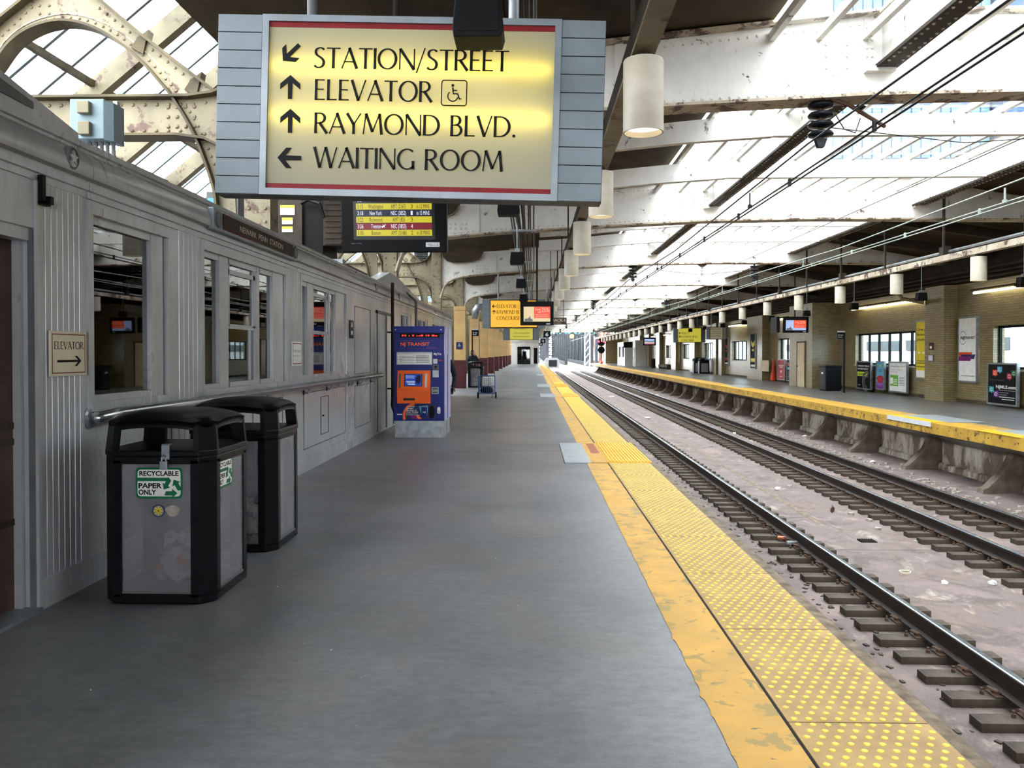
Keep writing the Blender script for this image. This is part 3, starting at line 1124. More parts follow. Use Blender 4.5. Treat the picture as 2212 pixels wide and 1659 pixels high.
SIL, LIN = 1.27, 2.60
W = {1: (wy(199), wy(361)), 2: (wy(439), wy(616)), 3: (wy(651), wy(747)), 4: (19.0, 20.6), 5: (21.8, 23.9), 6: (25.0, 27.2), 7: (28.2, 30.0)}
D1 = (3.75, wy(75))
# solid wall in pieces around the openings
edges = [-30.0, D1[0], D1[1]] + [e for k in sorted(W) for e in W[k]] + [BY1]
MB().box(XL - .16, XL, -30, D1[0], 0, 2.76).obj('wall_panel', 'aluminium', wl)
MB().box(XL - .16, XL, D1[0], D1[1], 2.40, 2.76).obj('wall_panel', 'aluminium', wl)
prev = D1[1]
for k in sorted(W):
    MB().box(XL - .16, XL, prev, W[k][0], 0, 2.76).obj('wall_panel', 'aluminium', wl)
    MB().box(XL - .16, XL, W[k][0], W[k][1], 0, SIL).obj('wall_panel', 'aluminium', wl)
    MB().box(XL - .16, XL, W[k][0], W[k][1], LIN, 2.76).obj('wall_panel', 'aluminium', wl)
    prev = W[k][1]
MB().box(XL - .16, XL, prev, BY1, 0, 2.76).obj('wall_panel', 'aluminium', wl)
MB().box(XL - 3.4, XL, BY1, BY1 + .15, 0, 3.08).obj('end_wall', 'aluminium', wl)
# cornice in lengths with open joints
cp = [(XL - .2, 2.70), (XL + .012, 2.70), (XL + .012, 2.745), (XL + .03, 2.75), (XL + .03, 2.80), (XL + .012, 2.805), (XL + .012, 2.82), (XL + .055, 2.83), (XL + .065, 2.86), (XL + .06, 2.91), (XL + .035, 2.965), (XL - .005, 3.01), (XL - .05, 3.035), (XL - .05, 3.055), (XL - .03, 3.06), (XL - .03, 3.10), (XL - .2, 3.10)]
cj = [-30, 2.6, wy(186), wy(539), wy(640), 15.9, 18.2, 20.8, 24.3, 27.6, BY1]
for a, b in zip(cj, cj[1:]):
    MB().prism(cp, 'Y', a + .004, b - .004).obj('cornice', 'aluminium', wl, smooth=True)
# raised parapets
MB().prism([(2.2, 3.08), (5.57, 3.08), (5.57, 3.155), (2.2, 3.78)], 'X', XL - .3, XL - .06).obj('parapet', 'aluminium', wl)
MB().prism([(2.2, 3.22), (5.05, 3.17), (5.05, 3.21), (2.2, 3.62)], 'X', XL - .06, XL - .05).obj('parapet_panel', 'hvac_grey', wl)
MB().prism([(16.2, 3.08), (23.0, 3.08), (18.9, 3.40), (17.9, 3.42)], 'X', XL - .3, XL - .06).obj('parapet', 'aluminium', wl)
# medallions with stars
for (px, zz) in ((141, 2.915), (806, 2.91), (857, 2.91)):
    y = wy(px) if px == 141 else wy(px)
    md = MB().lathe([(.075, .03), (.075, .062), (.062, .07), (.06, .062)], (XL, y, zz), 20, ax='X').obj('medallion', 'hvac_grey', wl)
    pts = []
    for i in range(10):
        r = .052 if i % 2 == 0 else .021
        a = math.pi / 2 + i * math.pi / 5
        pts.append((r * math.cos(a), r * math.sin(a)))
    MB().poly(basis((XL + .062, y, zz), (0, 1, 0), (0, 0, 1)), pts, 0, .012).obj('star', 'aluminium', md)
# plinth
pj = [wy(82), wy(141), wy(215), 7.6, 10.2, wy(748), 15.6]
for a, b in zip(pj, pj[1:]):
    MB().box(XL, XL + .022, a + .003, b - .003, 0, 0.19).obj('plinth', 'aluminium', wl)
MB().box(XL, XL + .015, 18.3, BY1, 0, 0.2).obj('plinth', 'aluminium', wl)
# jamb post beside the door
MB().box(XL, XL + .02, D1[1], wy(82), 0, 2.70).obj('jamb', 'aluminium', wl)


def fluted(y0, y1, z0, z1, n):
    w = (y1 - y0) / n
    m = MB()
    for i in range(n):
        a = y0 + i * w
        m.prism([(XL, a + .003), (XL + .007, a + .006), (XL + .007, a + w - .006), (XL, a + w - .003)], 'Z', z0, z1)
    m.obj('fluted_panel', 'aluminium', wl)


fluted(wy(83), wy(181), .19, 2.70, 8)
fluted(wy(386), wy(434), .19, 2.70, 5)
fluted(wy(622), wy(649), .19, 2.70, 5)
fluted(wy(750), wy(760), .19, 2.70, 3)
# raised casings around windows
for k in (1, 2, 3):
    a, b = W[k]
    for nm, bx_ in (('casing', (a - .07, a, SIL - .09, LIN + .09)), ('casing', (b, b + .09, SIL - .09, LIN + .09)), ('casing', (a, b, LIN, LIN + .09)), ('sill', (a - .05, b + .05, SIL - .06, SIL))):
        MB().box(XL, XL + (.03 if nm == 'sill' else .016), bx_[0], bx_[1], bx_[2], bx_[3]).obj(nm, 'aluminium', wl)
# flat raised panels and access hatches
for (pa, pb, z0, z1) in ((655, 745, .30, 1.08), (766, 800, .30, 1.05), (766, 800, 1.25, 2.45), (545, 610, .3, 1.08), (400, 440, .3, 1.08), (250, 370, .3, 1.08)):
    a, b = wy(pa), wy(pb)
    m = MB()
    for q in ((a, b, z0, z0 + .012), (a, b, z1 - .012, z1), (a, a + .012, z0, z1), (b - .012, b, z0, z1)):
        m.box(XL, XL + .006, *q)
    m.obj('panel_moulding', 'hvac_grey', wl)
m = MB()
a, b = wy(692), wy(709)
for q in ((a, b, .42, .432), (a, b, .97, .982), (a, a + .02, .42, .98), (b - .015, b, .42, .98)):
    m.box(XL, XL + .008, *q)
h_ = m.obj('access_hatch', 'hvac_grey', wl)
MB().lathe([(.012, .008), (.012, .03)], (XL, a + .08, .7), 8, ax='X').obj('latch', 'dark_plastic', h_)
# roof of the building and its dark inside
tag(MB().box(-6.5, XL - .1, -30, BY1, 3.0, 3.07).obj('roof_of_building', 'hvac_grey'), kind='structure')
ins = setting('wall_interior', (-4.6, 8, 0))
MB().box(-4.75, -4.7, -30, BY1, 0, 3.0).obj('back_wall', 'interior_brown', ins)
MB().box(-4.7, XL - .17, -6, BY1, 0, .02).obj('room_floor', 'interior_brown', ins)
MB().box(-4.7, XL - .17, -6, BY1, 2.92, 3.0).obj('room_ceiling', 'interior_brown', ins)
for yy in (7.3, 10.4, 13.7, 18.6):
    MB().box(-4.7, XL - .17, yy - .05, yy + .05, 0, 2.95).obj('partition', 'interior_brown', ins)


# windows of the left building: glass close to the face, broad flat stiles
def left_window(k, panes, sash=None):
    a, b = W[k]
    w = setting('window_%d' % k, (XL, (a + b) / 2, SIL))
    xg = XL - .05
    e = [a] + [q for p_ in panes for q in p_] + [b]
    for i in range(0, len(e), 2):
        if e[i + 1] - e[i] > .01:
            dx = .03 if i == 0 else .012
            MB().prism([(xg - .03, e[i]), (XL - .012, e[i]), (XL - .012, max(e[i] + .005, e[i + 1] - .05)) if i else (XL - .03, e[i + 1]), (xg + .006, e[i + 1]), (xg - .03, e[i + 1])], 'Z', SIL, LIN).obj('stile', 'aluminium', w)
    for (p0, p1) in panes:
        MB().box(xg - .02, XL - .02, p0, p1, LIN - .06, LIN).obj('head_rail', 'aluminium', w)
        MB().box(xg - .02, XL - .015, p0, p1, SIL, SIL + .05).obj('bottom_rail', 'aluminium', w)
        MB().box(xg - .004, xg, p0, p1, SIL + .05, LIN - .06).obj('pane', 'window_glass', w)
    if sash:
        y0, y1, z = sash
        for q in ((y0, y1, z - .025, z + .025), (y0, y0 + .035, z, LIN - .06), (y1 - .06, y1, z, LIN - .06), (y0, y1, LIN - .16, LIN - .11)):
            MB().box(xg, xg + .02, *q).obj('sash_rail', 'aluminium', w)
        MB().box(xg, xg + .012, y1 - .16, y1 - .12, SIL + .05, z).obj('sash_stile', 'aluminium', w)
    return w


left_window(1, [(wy(202), wy(331))])
left_window(2, [(wy(441), wy(477)), (wy(500), wy(557)), (wy(566), wy(592))], (wy(500), wy(557), 1.90))
left_window(3, [(wy(653), wy(666)), (wy(681), wy(713)), (wy(717), wy(727))], (wy(681), wy(713), 1.92))
for k in (4, 5, 6, 7):
    c_ = (W[k][0] + W[k][1]) / 2
    left_window(k, [(W[k][0] + .08, c_ - .1), (c_ + .1, W[k][1] - .4)])
# open door leaf at the extreme left
d1 = setting('door_1', (XL, 4.3, 0))
MB().box(XL - .14, XL - .12, D1[0], D1[1], 0.03, 2.32).obj('door_leaf', 'door_brown', d1)
MB().box(XL - .12, XL - .07, D1[1] - .035, D1[1], 0, 2.40).obj('door_frame', 'aluminium', d1)
MB().box(XL - .03, XL - .0, D1[1] - .02, D1[1], 0, 2.40).obj('door_frame', 'hvac_grey', d1)
MB().box(XL - .16, XL - .02, D1[0], D1[1], 2.32, 2.40).obj('door_frame', 'aluminium', d1)
MB().box(XL - .2, XL + .04, D1[0], D1[1], 0.0, 0.025).obj('threshold', 'galvanised', d1)
for z in (.55, 1.05, 1.15):
    MB().box(XL - .12, XL - .11, D1[0], D1[1] - .04, z, z + .04).obj('door_rail', 'dark_steel', d1)
MB().box(XL - .12, XL - .105, D1[1] - .26, D1[1] - .23, .4, 2.2).obj('door_stile', 'hvac_grey', d1)
# grey door further along
d2 = setting('door_2', (XL, 17, 0))
MB().box(XL, XL + .012, wy(812), wy(849), 0.05, 2.42).obj('door_leaf', 'aluminium', d2)
for pa in (812, 832, 848):
    MB().box(XL + .012, XL + .03, wy(pa), wy(pa) + .06, 0.05, 2.46).obj('door_frame', 'hvac_grey', d2)
MB().box(XL + .012, XL + .03, wy(812), wy(849), 2.42, 2.48).obj('door_frame', 'hvac_grey', d2)

# ================================================================== OPPOSITE WALL
wr = setting('wall_right', (XW, 40, 0))
OW = [(18.5, 25.2, 4), (29.9, 35.8, 6), (43.6, 46.9, 3), (52.6, 57.7, 5), (63.8, 67.2, 4), (72.3, 76.6, 5), (82, 86, 5)]
prev = -30.0
OS, OT = 1.14, 2.46
for (a, b, n) in OW:
    MB().box(XW, XW + .35, prev, a, 0, 3.9).obj('brickwork', 'brick', wr)
    MB().box(XW, XW + .35, a, b, 0, OS).obj('brickwork', 'brick', wr)
    MB().box(XW, XW + .35, a, b, OT, 3.9).obj('brickwork', 'brick', wr)
    prev = b
MB().box(XW, XW + .35, prev, 129.5, 0, 3.9).obj('brickwork', 'brick', wr)
MB().box(XW - .01, XW + .35, -30, 129.5, 0.0, .12).obj('skirting', 'olive_steel', wr)
MB().box(XW - .05, XW + .35, -30, 130, 3.9, 4.75).obj('lintel_beam', 'dark_steel', wr)
for i, (a, b, n) in enumerate(OW):
    w = setting('window_%d' % (8 + i), (XW, (a + b) / 2, OS))
    xg = XW + .2
    for q in ((a, a + .06, OS, OT), (b - .06, b, OS, OT), (a, b, OT - .07, OT), (a, b, OS, OS + .07)):
        MB().box(xg - .04, xg + .04, *q).obj('window_frame', 'dark_plastic', w)
    for j in range(n):
        ya = a + .06 + j * (b - a - .12) / n
        yb = a + .06 + (j + 1) * (b - a - .12) / n
        if j:
            MB().box(xg - .04, xg + .04, ya - .035, ya + .035, OS, OT).obj('mullion', 'dark_plastic', w)
        MB().box(xg - .003, xg + .003, ya, yb, OS + .07, OT - .07).obj('pane', 'bright_glass', w)
    MB().box(XW - .03, XW + .2, a - .05, b + .05, OS - .06, OS).obj('sill', 'cream_print', w)
# piers and the projecting block
for (a, b, x) in ((27.3, 28.6, 13.75), (48.6, 52.0, 13.75), (59.6, 60.6, 13.9), (61.4, 62.4, 13.9), (69, 71.2, 13.8), (78, 80.5, 13.8), (88, 90.2, 13.8), (96, 98, 13.8), (104, 106, 13.8)):
    MB().box(x, XW, a, b, 0, 3.9).obj('pier', 'brick', wr)
MB().box(12.9, XW, 37.5, 40.8, 0, 3.95).obj('projecting_block', 'brick', wr)
d3 = setting('door_3', (12.9, 39, 0))
ya, yb = at(1738, 800, X=12.88).y, at(1722, 800, X=12.88).y
MB().box(12.875, 12.9, ya, yb, .02, 2.12).obj('door_leaf', 'door_cream', d3)
for q in ((ya - .07, ya, 0, 2.2), (yb, yb + .07, 0, 2.2), (ya, yb, 2.12, 2.2)):
    MB().box(12.865, 12.9, *q).obj('door_frame', 'olive_steel', d3)
MB().lathe([(.03, -.06), (.03, -.01)], (12.88, yb - .08, 1.0), 8, ax='X').obj('door_knob', 'dark_plastic', d3)
# small access hatches in the brick
for (px, py, pw, ph) in ((1652, 796, 17, 20),):
    a, b = at(px + pw / 2, py, X=13.74), at(px - pw / 2, py, X=13.74)
    m = MB()
    m.box(13.735, 13.75, a.y, b.y, .55, 1.2)
    m.obj('access_hatch', 'door_cream', wr)
MB().box(XW - .02, XW, 25.95, 26.6, .95, 1.75).obj('access_hatch', 'door_cream', wr)
# far end of the opposite platform: booth, door, end pier
d4 = setting('door_4', (12.5, 100, 0))
yb0 = 96
MB().box(12.6, XW, 99, 101.5, 0, 3.2).obj('booth_wall', 'white_booth', d4)
MB().box(12.57, 12.6, 99.5, 101.0, 0.05, 2.3).obj('door_leaf', 'dark_plastic', d4)
MB().box(12.55, 12.57, 100.0, 100.7, 1.2, 2.0).obj('notice', 'cream_print', d4)
d5 = setting('wall_booth', (12, 110, 0))
MB().box(11.9, XW, 104, 113, 0, 3.1).obj('booth_wall', 'white_booth', d5)
for yy in (105, 107.2, 109.4):
    MB().box(11.87, 11.9, yy, yy + 1.6, 1.1, 2.5).obj('pane', 'window_glass', d5)
MB().box(11.6, XW + .3, 128, 129.5, 0, 4.7).obj('end_pier', 'brick', wr)
MB().box(13.2, XW, 116, 120, 0, 2.3).obj('end_closet', 'hvac_grey', wr)
# conduits under the opposite ceiling
for (x, z, r) in ((13.95, 3.98, .05), (13.8, 4.08, .04), (13.6, 4.2, .05)):
    MB().tube([(x, 5, z), (x, 128, z)], r, 6).obj('conduit', 'dark_steel', wr)
MB().tube([(13.0, 29.0, 4.3), (13.0, 29.0, 3.75), (13.1, 28.9, 3.55), (13.72, 28.6, 3.4)], .07, 8).obj('drain_pipe', 'cream_steel', wr)

# ================================================================== BEYOND
tag(MB().box(-60, 120, -60, 420, -6.2, -6).obj('ground', 'gravel'), kind='structure')
tag(MB().box(-8, 16, 150, 330, BED - 1.2, BED - .02).obj('bridge_deck', 'gravel'), kind='structure')


def far_building(label, x0, x1, y0, y1, z1, wallm, panem, nu, nv, face, cat='building', vr=(.1, .9)):
    t = thing('office_tower' if z1 > 30 else 'street_building', label, cat, ((x0 + x1) / 2, (y0 + y1) / 2, -6))
    MB().box(x0, x1, y0, y1, -6, z1).obj('wall', wallm, t)
    if face == 'Y':
        B, Lu = basis((x0, y0, -6), (1, 0, 0), (0, 0, 1)), x1 - x0
    else:
        B, Lu = basis((x0, y1, -6), (0, -1, 0), (0, 0, 1)), y1 - y0
    H = z1 + 6
    for i in range(nu):
        for j in range(nv):
            MB().plate(B, (i + .08) * Lu / nu, (i + .92) * Lu / nu, (j + vr[0]) * H / nv, (j + vr[1]) * H / nv, -.05, .08).obj('window', panem, t)


far_building('blue glass office tower seen through the skylight at upper right', 55, 90, 96, 110, 70, 'far_mull', 'far_glass', 10, 20, 'Y')
far_building('pale glass office wing seen through the skylight beside the blue tower', 36, 54.6, 98, 112, 62, 'far_mull', 'far_pale', 16, 9, 'Y')
far_building('white parking structure with dark openings outside the wide platform window', 26, 34, 44, 90, 6.5, 'far_white', 'hvac_grey', 7, 4, 'X', vr=(.5, .72))
far_building('blue and grey street building outside the window nearest the camera', 28, 40, 24, 42.5, 9, 'pale_grey', 'far_glass', 4, 4, 'X')

# bridge trusses beyond the platform ends
def truss(label, x, y0, y1, zb, zt, n, mt):
    t = thing('bridge_truss', label, 'bridge truss', (x, y0, zb), 'trusses of the railway bridge')
    MB().box(x - .35, x + .35, y0, y1, zb, zb + .8).obj('bottom_chord', mt, t)
    MB().box(x - .35, x + .35, y0, y1, zt - .7, zt).obj('top_chord', mt, t)
    for i in range(n + 1):
        y = y0 + (y1 - y0) * i / n
        MB().box(x - .3, x + .3, y - .3, y + .3, zb, zt).obj('upright', mt, t)
        if i < n:
            y2 = y0 + (y1 - y0) * (i + 1) / n
            a, b = ((x, y, zb + .5), (x, y2, zt - .5)) if i % 2 else ((x, y, zt - .5), (x, y2, zb + .5))
            MB().tube([a, b], .22, 4).obj('diagonal', mt, t)
    return t


truss('dark steel bridge truss beyond the platform end, left of the tracks', 3.2, 172, 300, -1.2, 9.5, 14, 'bridge_dark')
truss('dark steel bridge truss beyond the platform end, between the tracks and the red one', 13.0, 176, 300, -1.2, 9.0, 12, 'bridge_dark')
truss('rust-red steel bridge truss on the right beyond the platform end', 17.5, 185, 260, -1.2, 9.5, 6, 'bridge_rust')
truss('dark steel bridge truss in the middle of the bridge, seen end-on beyond the hut', 8.4, 200, 330, -1.2, 9.0, 16, 'bridge_dark')
lt = thing('lift_tower', 'dark lattice lift tower closing the view beyond the near platform end', 'lattice tower', (6, 303, -1.2))
for x in (1.5, 3.0, 4.5, 6.0, 7.5, 9.0, 10.5):
    MB().box(x - .25, x + .25, 303, 303.6, -1.2, 14).obj('upright', 'bridge_dark', lt)
for i in range(10):
    z = -1 + i * 1.5
    MB().box(1.4, 10.6, 303, 303.4, z, z + .35).obj('cross_beam', 'bridge_dark', lt)
    for x in (1.5, 3.0, 4.5, 6.0, 7.5, 9.0):
        MB().tube([(x, 302.9, z), (x + 1.5, 302.9, z + 1.5)], .16, 4).obj('brace', 'bridge_dark', lt)
pt = thing('bridge_portal', 'teal and dark cross-braced portal over the tracks at the bridge mouth', 'bridge portal', (7, 171, -1))
for z in (5.2, 7.6):
    MB().box(1.5, 13.5, 170.6, 171.2, z, z + .5).obj('portal_beam', 'bridge_dark', pt)
for i in range(6):
    x = 1.5 + i * 2
    MB().tube([(x, 170.8, 5.3), (x + 2, 170.8, 7.8)], .14, 4).obj('brace', 'teal', pt)
    MB().tube([(x + 2, 170.8, 5.3), (x, 170.8, 7.8)], .14, 4).obj('brace', 'teal', pt)
for x in (1.2, 13.6):
    MB().box(x - .3, x + .3, 170.6, 171.2, -1.2, 8).obj('portal_post', 'bridge_dark', pt)
MB().lathe([(.45, 169.9), (.45, 170.2)], (8.3, 0, 5.2), 12, ax='Y').obj('amber_lamp', 'signal_amber', pt)
ct = thing('catenary_tower', 'pale lattice pole standing beside the curve beyond the platforms', 'lattice pole', (11.2, 165, -1.3))
for dx in (-.5, .5):
    MB().box(11.2 + dx - .12, 11.2 + dx + .12, 164.8, 165.1, -1.3, 9).obj('leg', 'far_white', ct)
for i in range(7):
    z = -1 + i * 1.4
    MB().tube([(10.7, 165, z), (11.7, 165, z + 1.4)], .07, 4).obj('lacing', 'far_white', ct)
tag(MB().box(13.5, 17.0, 150, 153, -3, 3.3).obj('white_shed', 'far_white'), 'white shed beyond the end of the opposite platform', 'shed')
sg = MB()
sg.prism([(2.4, -1.3), (5.3, -1.3), (5.3, .2), (4.9, .7), (2.8, .7), (2.4, .2)], 'Y', 158, 160)
sgo = thing('equipment_hut', 'small white and grey hut beside the tracks beyond the near platform', 'hut', (3.8, 158, -1.3))
sg.obj('body', 'hvac_grey', sgo)
MB().box(3.2, 4.8, 157.9, 158, -1.0, .3).obj('opening', 'dark_plastic', sgo)
# white glazed lobby at the far end of the near platform
lb = thing('elevator_lobby', 'cream elevator lobby with dark glass doors at the far end of the near platform', 'lobby', (-1.5, 118, 0))
y = 118
MB().box(-3.1, .9, y, y + 5, 0, 3.3).obj('walls', 'white_booth', lb)
MB().box(-3.2, 1.0, y - .1, y + 5.1, 3.3, 3.6).obj('roof', 'white_booth', lb)
MB().box(-2.2, -.3, y - .05, y, 0.02, 2.6).obj('door_frame', 'dark_plastic', lb)
for x in (-2.1, -1.2):
    MB().box(x, x + .8, y - .08, y - .05, .15, 2.2).obj('door_pane', 'window_glass', lb)
MB().box(.2, .75, y - .05, y, 0.1, 2.4).obj('side_pane', 'dark_plastic', lb)


# ================================================================== LETTERING FOR THE BIG SIGNS
TH, TN = 0.135, 0.062


def spl(pts, n=5):
    out = []
    P = [Vector(p) for p in pts]
    for i in range(len(P) - 1):
        p0, p1, p2, p3 = P[max(i - 1, 0)], P[i], P[i + 1], P[min(i + 2, len(P) - 1)]
        for k in range(n):
            t = k / n
            out.append(0.5 * ((2 * p1) + (p2 - p0) * t + (2 * p0 - 5 * p1 + 4 * p2 - p3) * t * t + (3 * p1 - p0 - 3 * p2 + p3) * t ** 3))
    out.append(P[-1])
    return [(p.x, p.y) for p in out]


def ell(cx, cy, rx, ry, a0, a1, n=22):
    return arc(cx, cy, rx, a0, a1, n, ry)


GL = {
    'S': (.54, [('c', [(.47, .88), (.38, .955), (.26, .97), (.13, .91), (.08, .77), (.14, .63), (.28, .53), (.41, .42), (.46, .27), (.40, .10), (.25, .03), (.11, .055), (.03, .13)])]),
    'T': (.64, [('h', (.0, .965), (.64, .965)), ('v', (.32, 0), (.32, .95))]),
    'A': (.76, [('n', (.03, 0), (.39, 1.0)), ('v', (.36, 1.0), (.73, 0)), ('h', (.17, .33), (.58, .33))]),
    'I': (.14, [('v', (.07, 0), (.07, 1))]),
    'O': (.92, [('c', ell(.46, .5, .40, .475, 90, 450))]),
    'N': (.80, [('n', (.07, 0), (.07, 1)), ('v', (.07, 1), (.74, 0)), ('n', (.74, 0), (.74, 1))]),
    '/': (.42, [('n', (.0, -.15), (.38, 1.05))]),
    'R': (.66, [('v', (.08, 0), (.08, 1)), ('c', [(.08, .965), (.25, .965)] + ell(.27, .74, .23, .225, 85, -85, 10) + [(.25, .50), (.08, .49)]), ('v', (.27, .5), (.62, 0))]),
    'E': (.54, [('v', (.08, 0), (.08, 1)), ('h', (.08, .965), (.48, .965)), ('h', (.08, .52), (.44, .52)), ('h', (.08, .035), (.50, .035))]),
    'L': (.52, [('v', (.08, 0), (.08, 1)), ('h', (.08, .035), (.49, .035))]),
    'V': (.74, [('v', (.04, 1), (.37, 0)), ('n', (.37, 0), (.70, 1))]),
    'Y': (.70, [('v', (.03, 1), (.35, .46)), ('n', (.35, .46), (.68, 1)), ('v', (.35, 0), (.35, .5))]),
    'M': (.98, [('n', (.06, 0), (.17, 1)), ('v', (.17, 1), (.49, .12)), ('n', (.49, .12), (.81, 1)), ('v', (.81, 1), (.92, 0))]),
    'D': (.82, [('v', (.08, 0), (.08, 1)), ('c', [(.08, .965), (.28, .965)] + ell(.30, .5, .44, .465, 88, -88, 16) + [(.28, .035), (.08, .035)])]),
    'B': (.62, [('v', (.08, 0), (.08, 1)), ('c', [(.08, .965), (.24, .965)] + ell(.26, .755, .20, .21, 85, -85, 9) + [(.24, .53), (.08, .53)]), ('c', [(.24, .53)] + ell(.27, .285, .25, .25, 85, -85, 9) + [(.24, .035), (.08, .035)])]),
    'W': (1.10, [('v', (.03, 1), (.29, 0)), ('n', (.29, 0), (.55, 1)), ('v', (.55, 1), (.81, 0)), ('n', (.81, 0), (1.07, 1))]),
    'G': (.82, [('c', ell(.47, .5, .41, .475, 50, 318, 22)), ('v', (.75, .02), (.75, .42))]),
    'C': (.76, [('c', ell(.47, .5, .41, .475, 50, 310, 22))]),
    'U': (.74, [('v', (.08, 1), (.08, .32)), ('c', ell(.36, .32, .28, .30, 180, 360, 12)), ('n', (.64, .32), (.64, 1))]),
    '.': (.2, [('d', (.09, .07))]),
    ' ': (.36, []),
    'K': (.66, [('v', (.08, 0), (.08, 1)), ('n', (.1, .5), (.55, 1)), ('v', (.22, .6), (.62, 0))]),
}


def roman(m, B, txt, u0, v0, h, width, t=0.004, mi=0, gap=0.05):
    tot = sum(GL[c][0] + gap for c in txt) - gap
    sx = width / tot
    x = 0.0
    for c in txt:
        w, strokes = GL[c]
        for s in strokes:
            if s[0] == 'd':
                m.poly(B, [(u0 + (x + s[1][0] + .075 * math.cos(a)) * sx, v0 + (s[1][1] + .075 * math.sin(a)) * h) for a in [i * math.pi / 5 for i in range(10)]], 0, t, mi)
                continue
            if s[0] == 'c':
                pts = spl(s[1], 3) if len(s[1]) < 16 else s[1]
                ws = []
                for i in range(len(pts)):
                    a, b = Vector(pts[max(i - 1, 0)]), Vector(pts[min(i + 1, len(pts) - 1)])
                    d = (b - a).normalized() if (b - a).length else Vector((1, 0))
                    ws.append(TN + (TH - TN) * abs(d.y) ** 1.4)
            else:
                pts = [s[1], ((s[1][0] + s[2][0]) / 2, (s[1][1] + s[2][1]) / 2), s[2]]
                k = {'v': TH, 'h': TN, 'n': TN * 1.05}[s[0]]
                ws = [k * 1.08, k * .93, k * 1.08]
            m.stroke(B, [(u0 + (x + p[0]) * sx, v0 + p[1] * h) for p in pts], [q * (sx + h) / 2 for q in ws], t, mi)
        x += w + gap
    return m


def arrow(m, B, cu, cv, size, ang, t=0.004, mi=0):
    p = [(0, .5), (.42, .14), (.42, -.10), (.10, .16), (.09, -.5), (-.09, -.5), (-.10, .16), (-.42, -.10), (-.42, .14)]
    ca, sa = math.cos(R(ang)), math.sin(R(ang))
    m.poly(B, [(cu + (x * ca - y * sa) * size, cv + (x * sa + y * ca) * size) for x, y in p], 0, t, mi)


def wheelchair(m, B, cu, cv, s, t=0.004, mi=0, box=True):
    if box:
        q, r = .5, .1
        pts = []
        for (x, y, a) in ((q - r, q - r, 0), (-q + r, q - r, 90), (-q + r, -q + r, 180), (q - r, -q + r, 270)):
            pts += arc(x, y, r, a, a + 90, 5)
        pts.append(pts[0])
        pts.append(pts[1])
        m.stroke(B, [(cu + a * s, cv + b * s) for a, b in pts], [.045 * s] * len(pts), t, mi)
    m.poly(B, [(cu + (-.06 + .06 * math.cos(a)) * s, cv + (.30 + .06 * math.sin(a)) * s) for a in [i * math.pi / 5 for i in range(10)]], 0, t, mi)
    for pts, w in (([(-.06, .22), (-.04, .06), (-.03, -.03), (.14, -.03), (.22, -.24), (.30, -.22)], .06), ([(-.05, .10), (.12, .10)], .045), (arc(-.05, -.13, .20, 130, 350, 14), .05)):
        m.stroke(B, [(cu + a * s, cv + b * s) for a, b in pts], [w * s] * len(pts), t, mi)


# ================================================================== MAIN HANGING SIGN
SY = 5.2
TILT = R(1.6)
so = at(473, 30, Y=SY)
SB_ = basis(so, (math.cos(TILT), 0, -math.sin(TILT)), (math.sin(TILT), 0, math.cos(TILT)))


def S(px, py):
    p = at(px, py, Y=SY) - SB_[0]
    return p.dot(SB_[1]), p.dot(SB_[2])


HH = 388 * SY / FOC
WW = S(1310, 55)[0]
u1, u2 = S(569, 40)[0], S(1214, 50)[0]
sign = thing('hanging_sign', 'large lit yellow direction sign reading STATION/STREET hanging over the near platform', 'sign', (so.x + WW / 2, SY, 2.6))
cab = MB()
cab.plate(SB_, 0, WW, -HH, -HH + .012, -.16, -.012)
cab.plate(SB_, 0, WW, -.012, 0, -.16, -.012)
cab.plate(SB_, 0, .012, -HH, 0, -.16, -.012)
cab.plate(SB_, WW - .012, WW, -HH, 0, -.16, -.012)
cab.plate(SB_, 0, WW, -HH, 0, -.17, -.16)
cab.plate(SB_, u1 - .01, u1, -HH, 0, -.16, -.012)
cab.plate(SB_, u2, u2 + .01, -HH, 0, -.16, -.012)
cab.obj('cabinet', 'hvac_grey', sign)
sh = HH / 10
for (a, b) in ((0.0, u1), (u2, WW)):
    for i in range(10):
        MB().plate(SB_, a, b - .004, -HH + i * sh + .0025, -HH + (i + 1) * sh - .0025, -.012, .006).obj('slat', 'slat_grey', sign, bevel=.002)
fr_ = MB()
fw = .042
fr_.plate(SB_, u1, u2, -fw, 0, -.01, .014)
fr_.plate(SB_, u1, u2, -HH, -HH + fw, -.01, .014)
fr_.plate(SB_, u1, u1 + fw, -HH + fw, -fw, -.01, .014)
fr_.plate(SB_, u2 - fw, u2, -HH + fw, -fw, -.01, .014)
fr_.obj('face_frame', 'frame_grey', sign)
_fc = [SB_[0] + SB_[1] * a_ + SB_[2] * b_ - SB_[3] * .005 for a_, b_ in ((u1 + fw - .003, -HH + fw - .003), (u2 - fw + .003, -HH + fw - .003), (u2 - fw + .003, -fw + .003), (u1 + fw - .003, -fw + .003))]
MB().add(_fc, [(0, 1, 2, 3)]).obj('face', 'sign_face', sign)
for (va, vb) in ((-fw - .034, -fw), (-HH + fw, -HH + fw + .034)):
    MB().plate(SB_, u1 + fw, u2 - fw, va, vb, -.004, -.002).obj('red_band', 'sign_red', sign)
for py in (133, 240):
    v = S(890, py + 12)[1]
    a = SB_[0] + SB_[1] * (u1 + .06) + SB_[2] * v - SB_[3] * .065
    b = SB_[0] + SB_[1] * (u2 - .06) + SB_[2] * v - SB_[3] * .065
    MB().tube([a, b], .016, 10).obj('tube_lamp', 'sign_tube', sign)
ch = 45 * SY / FOC
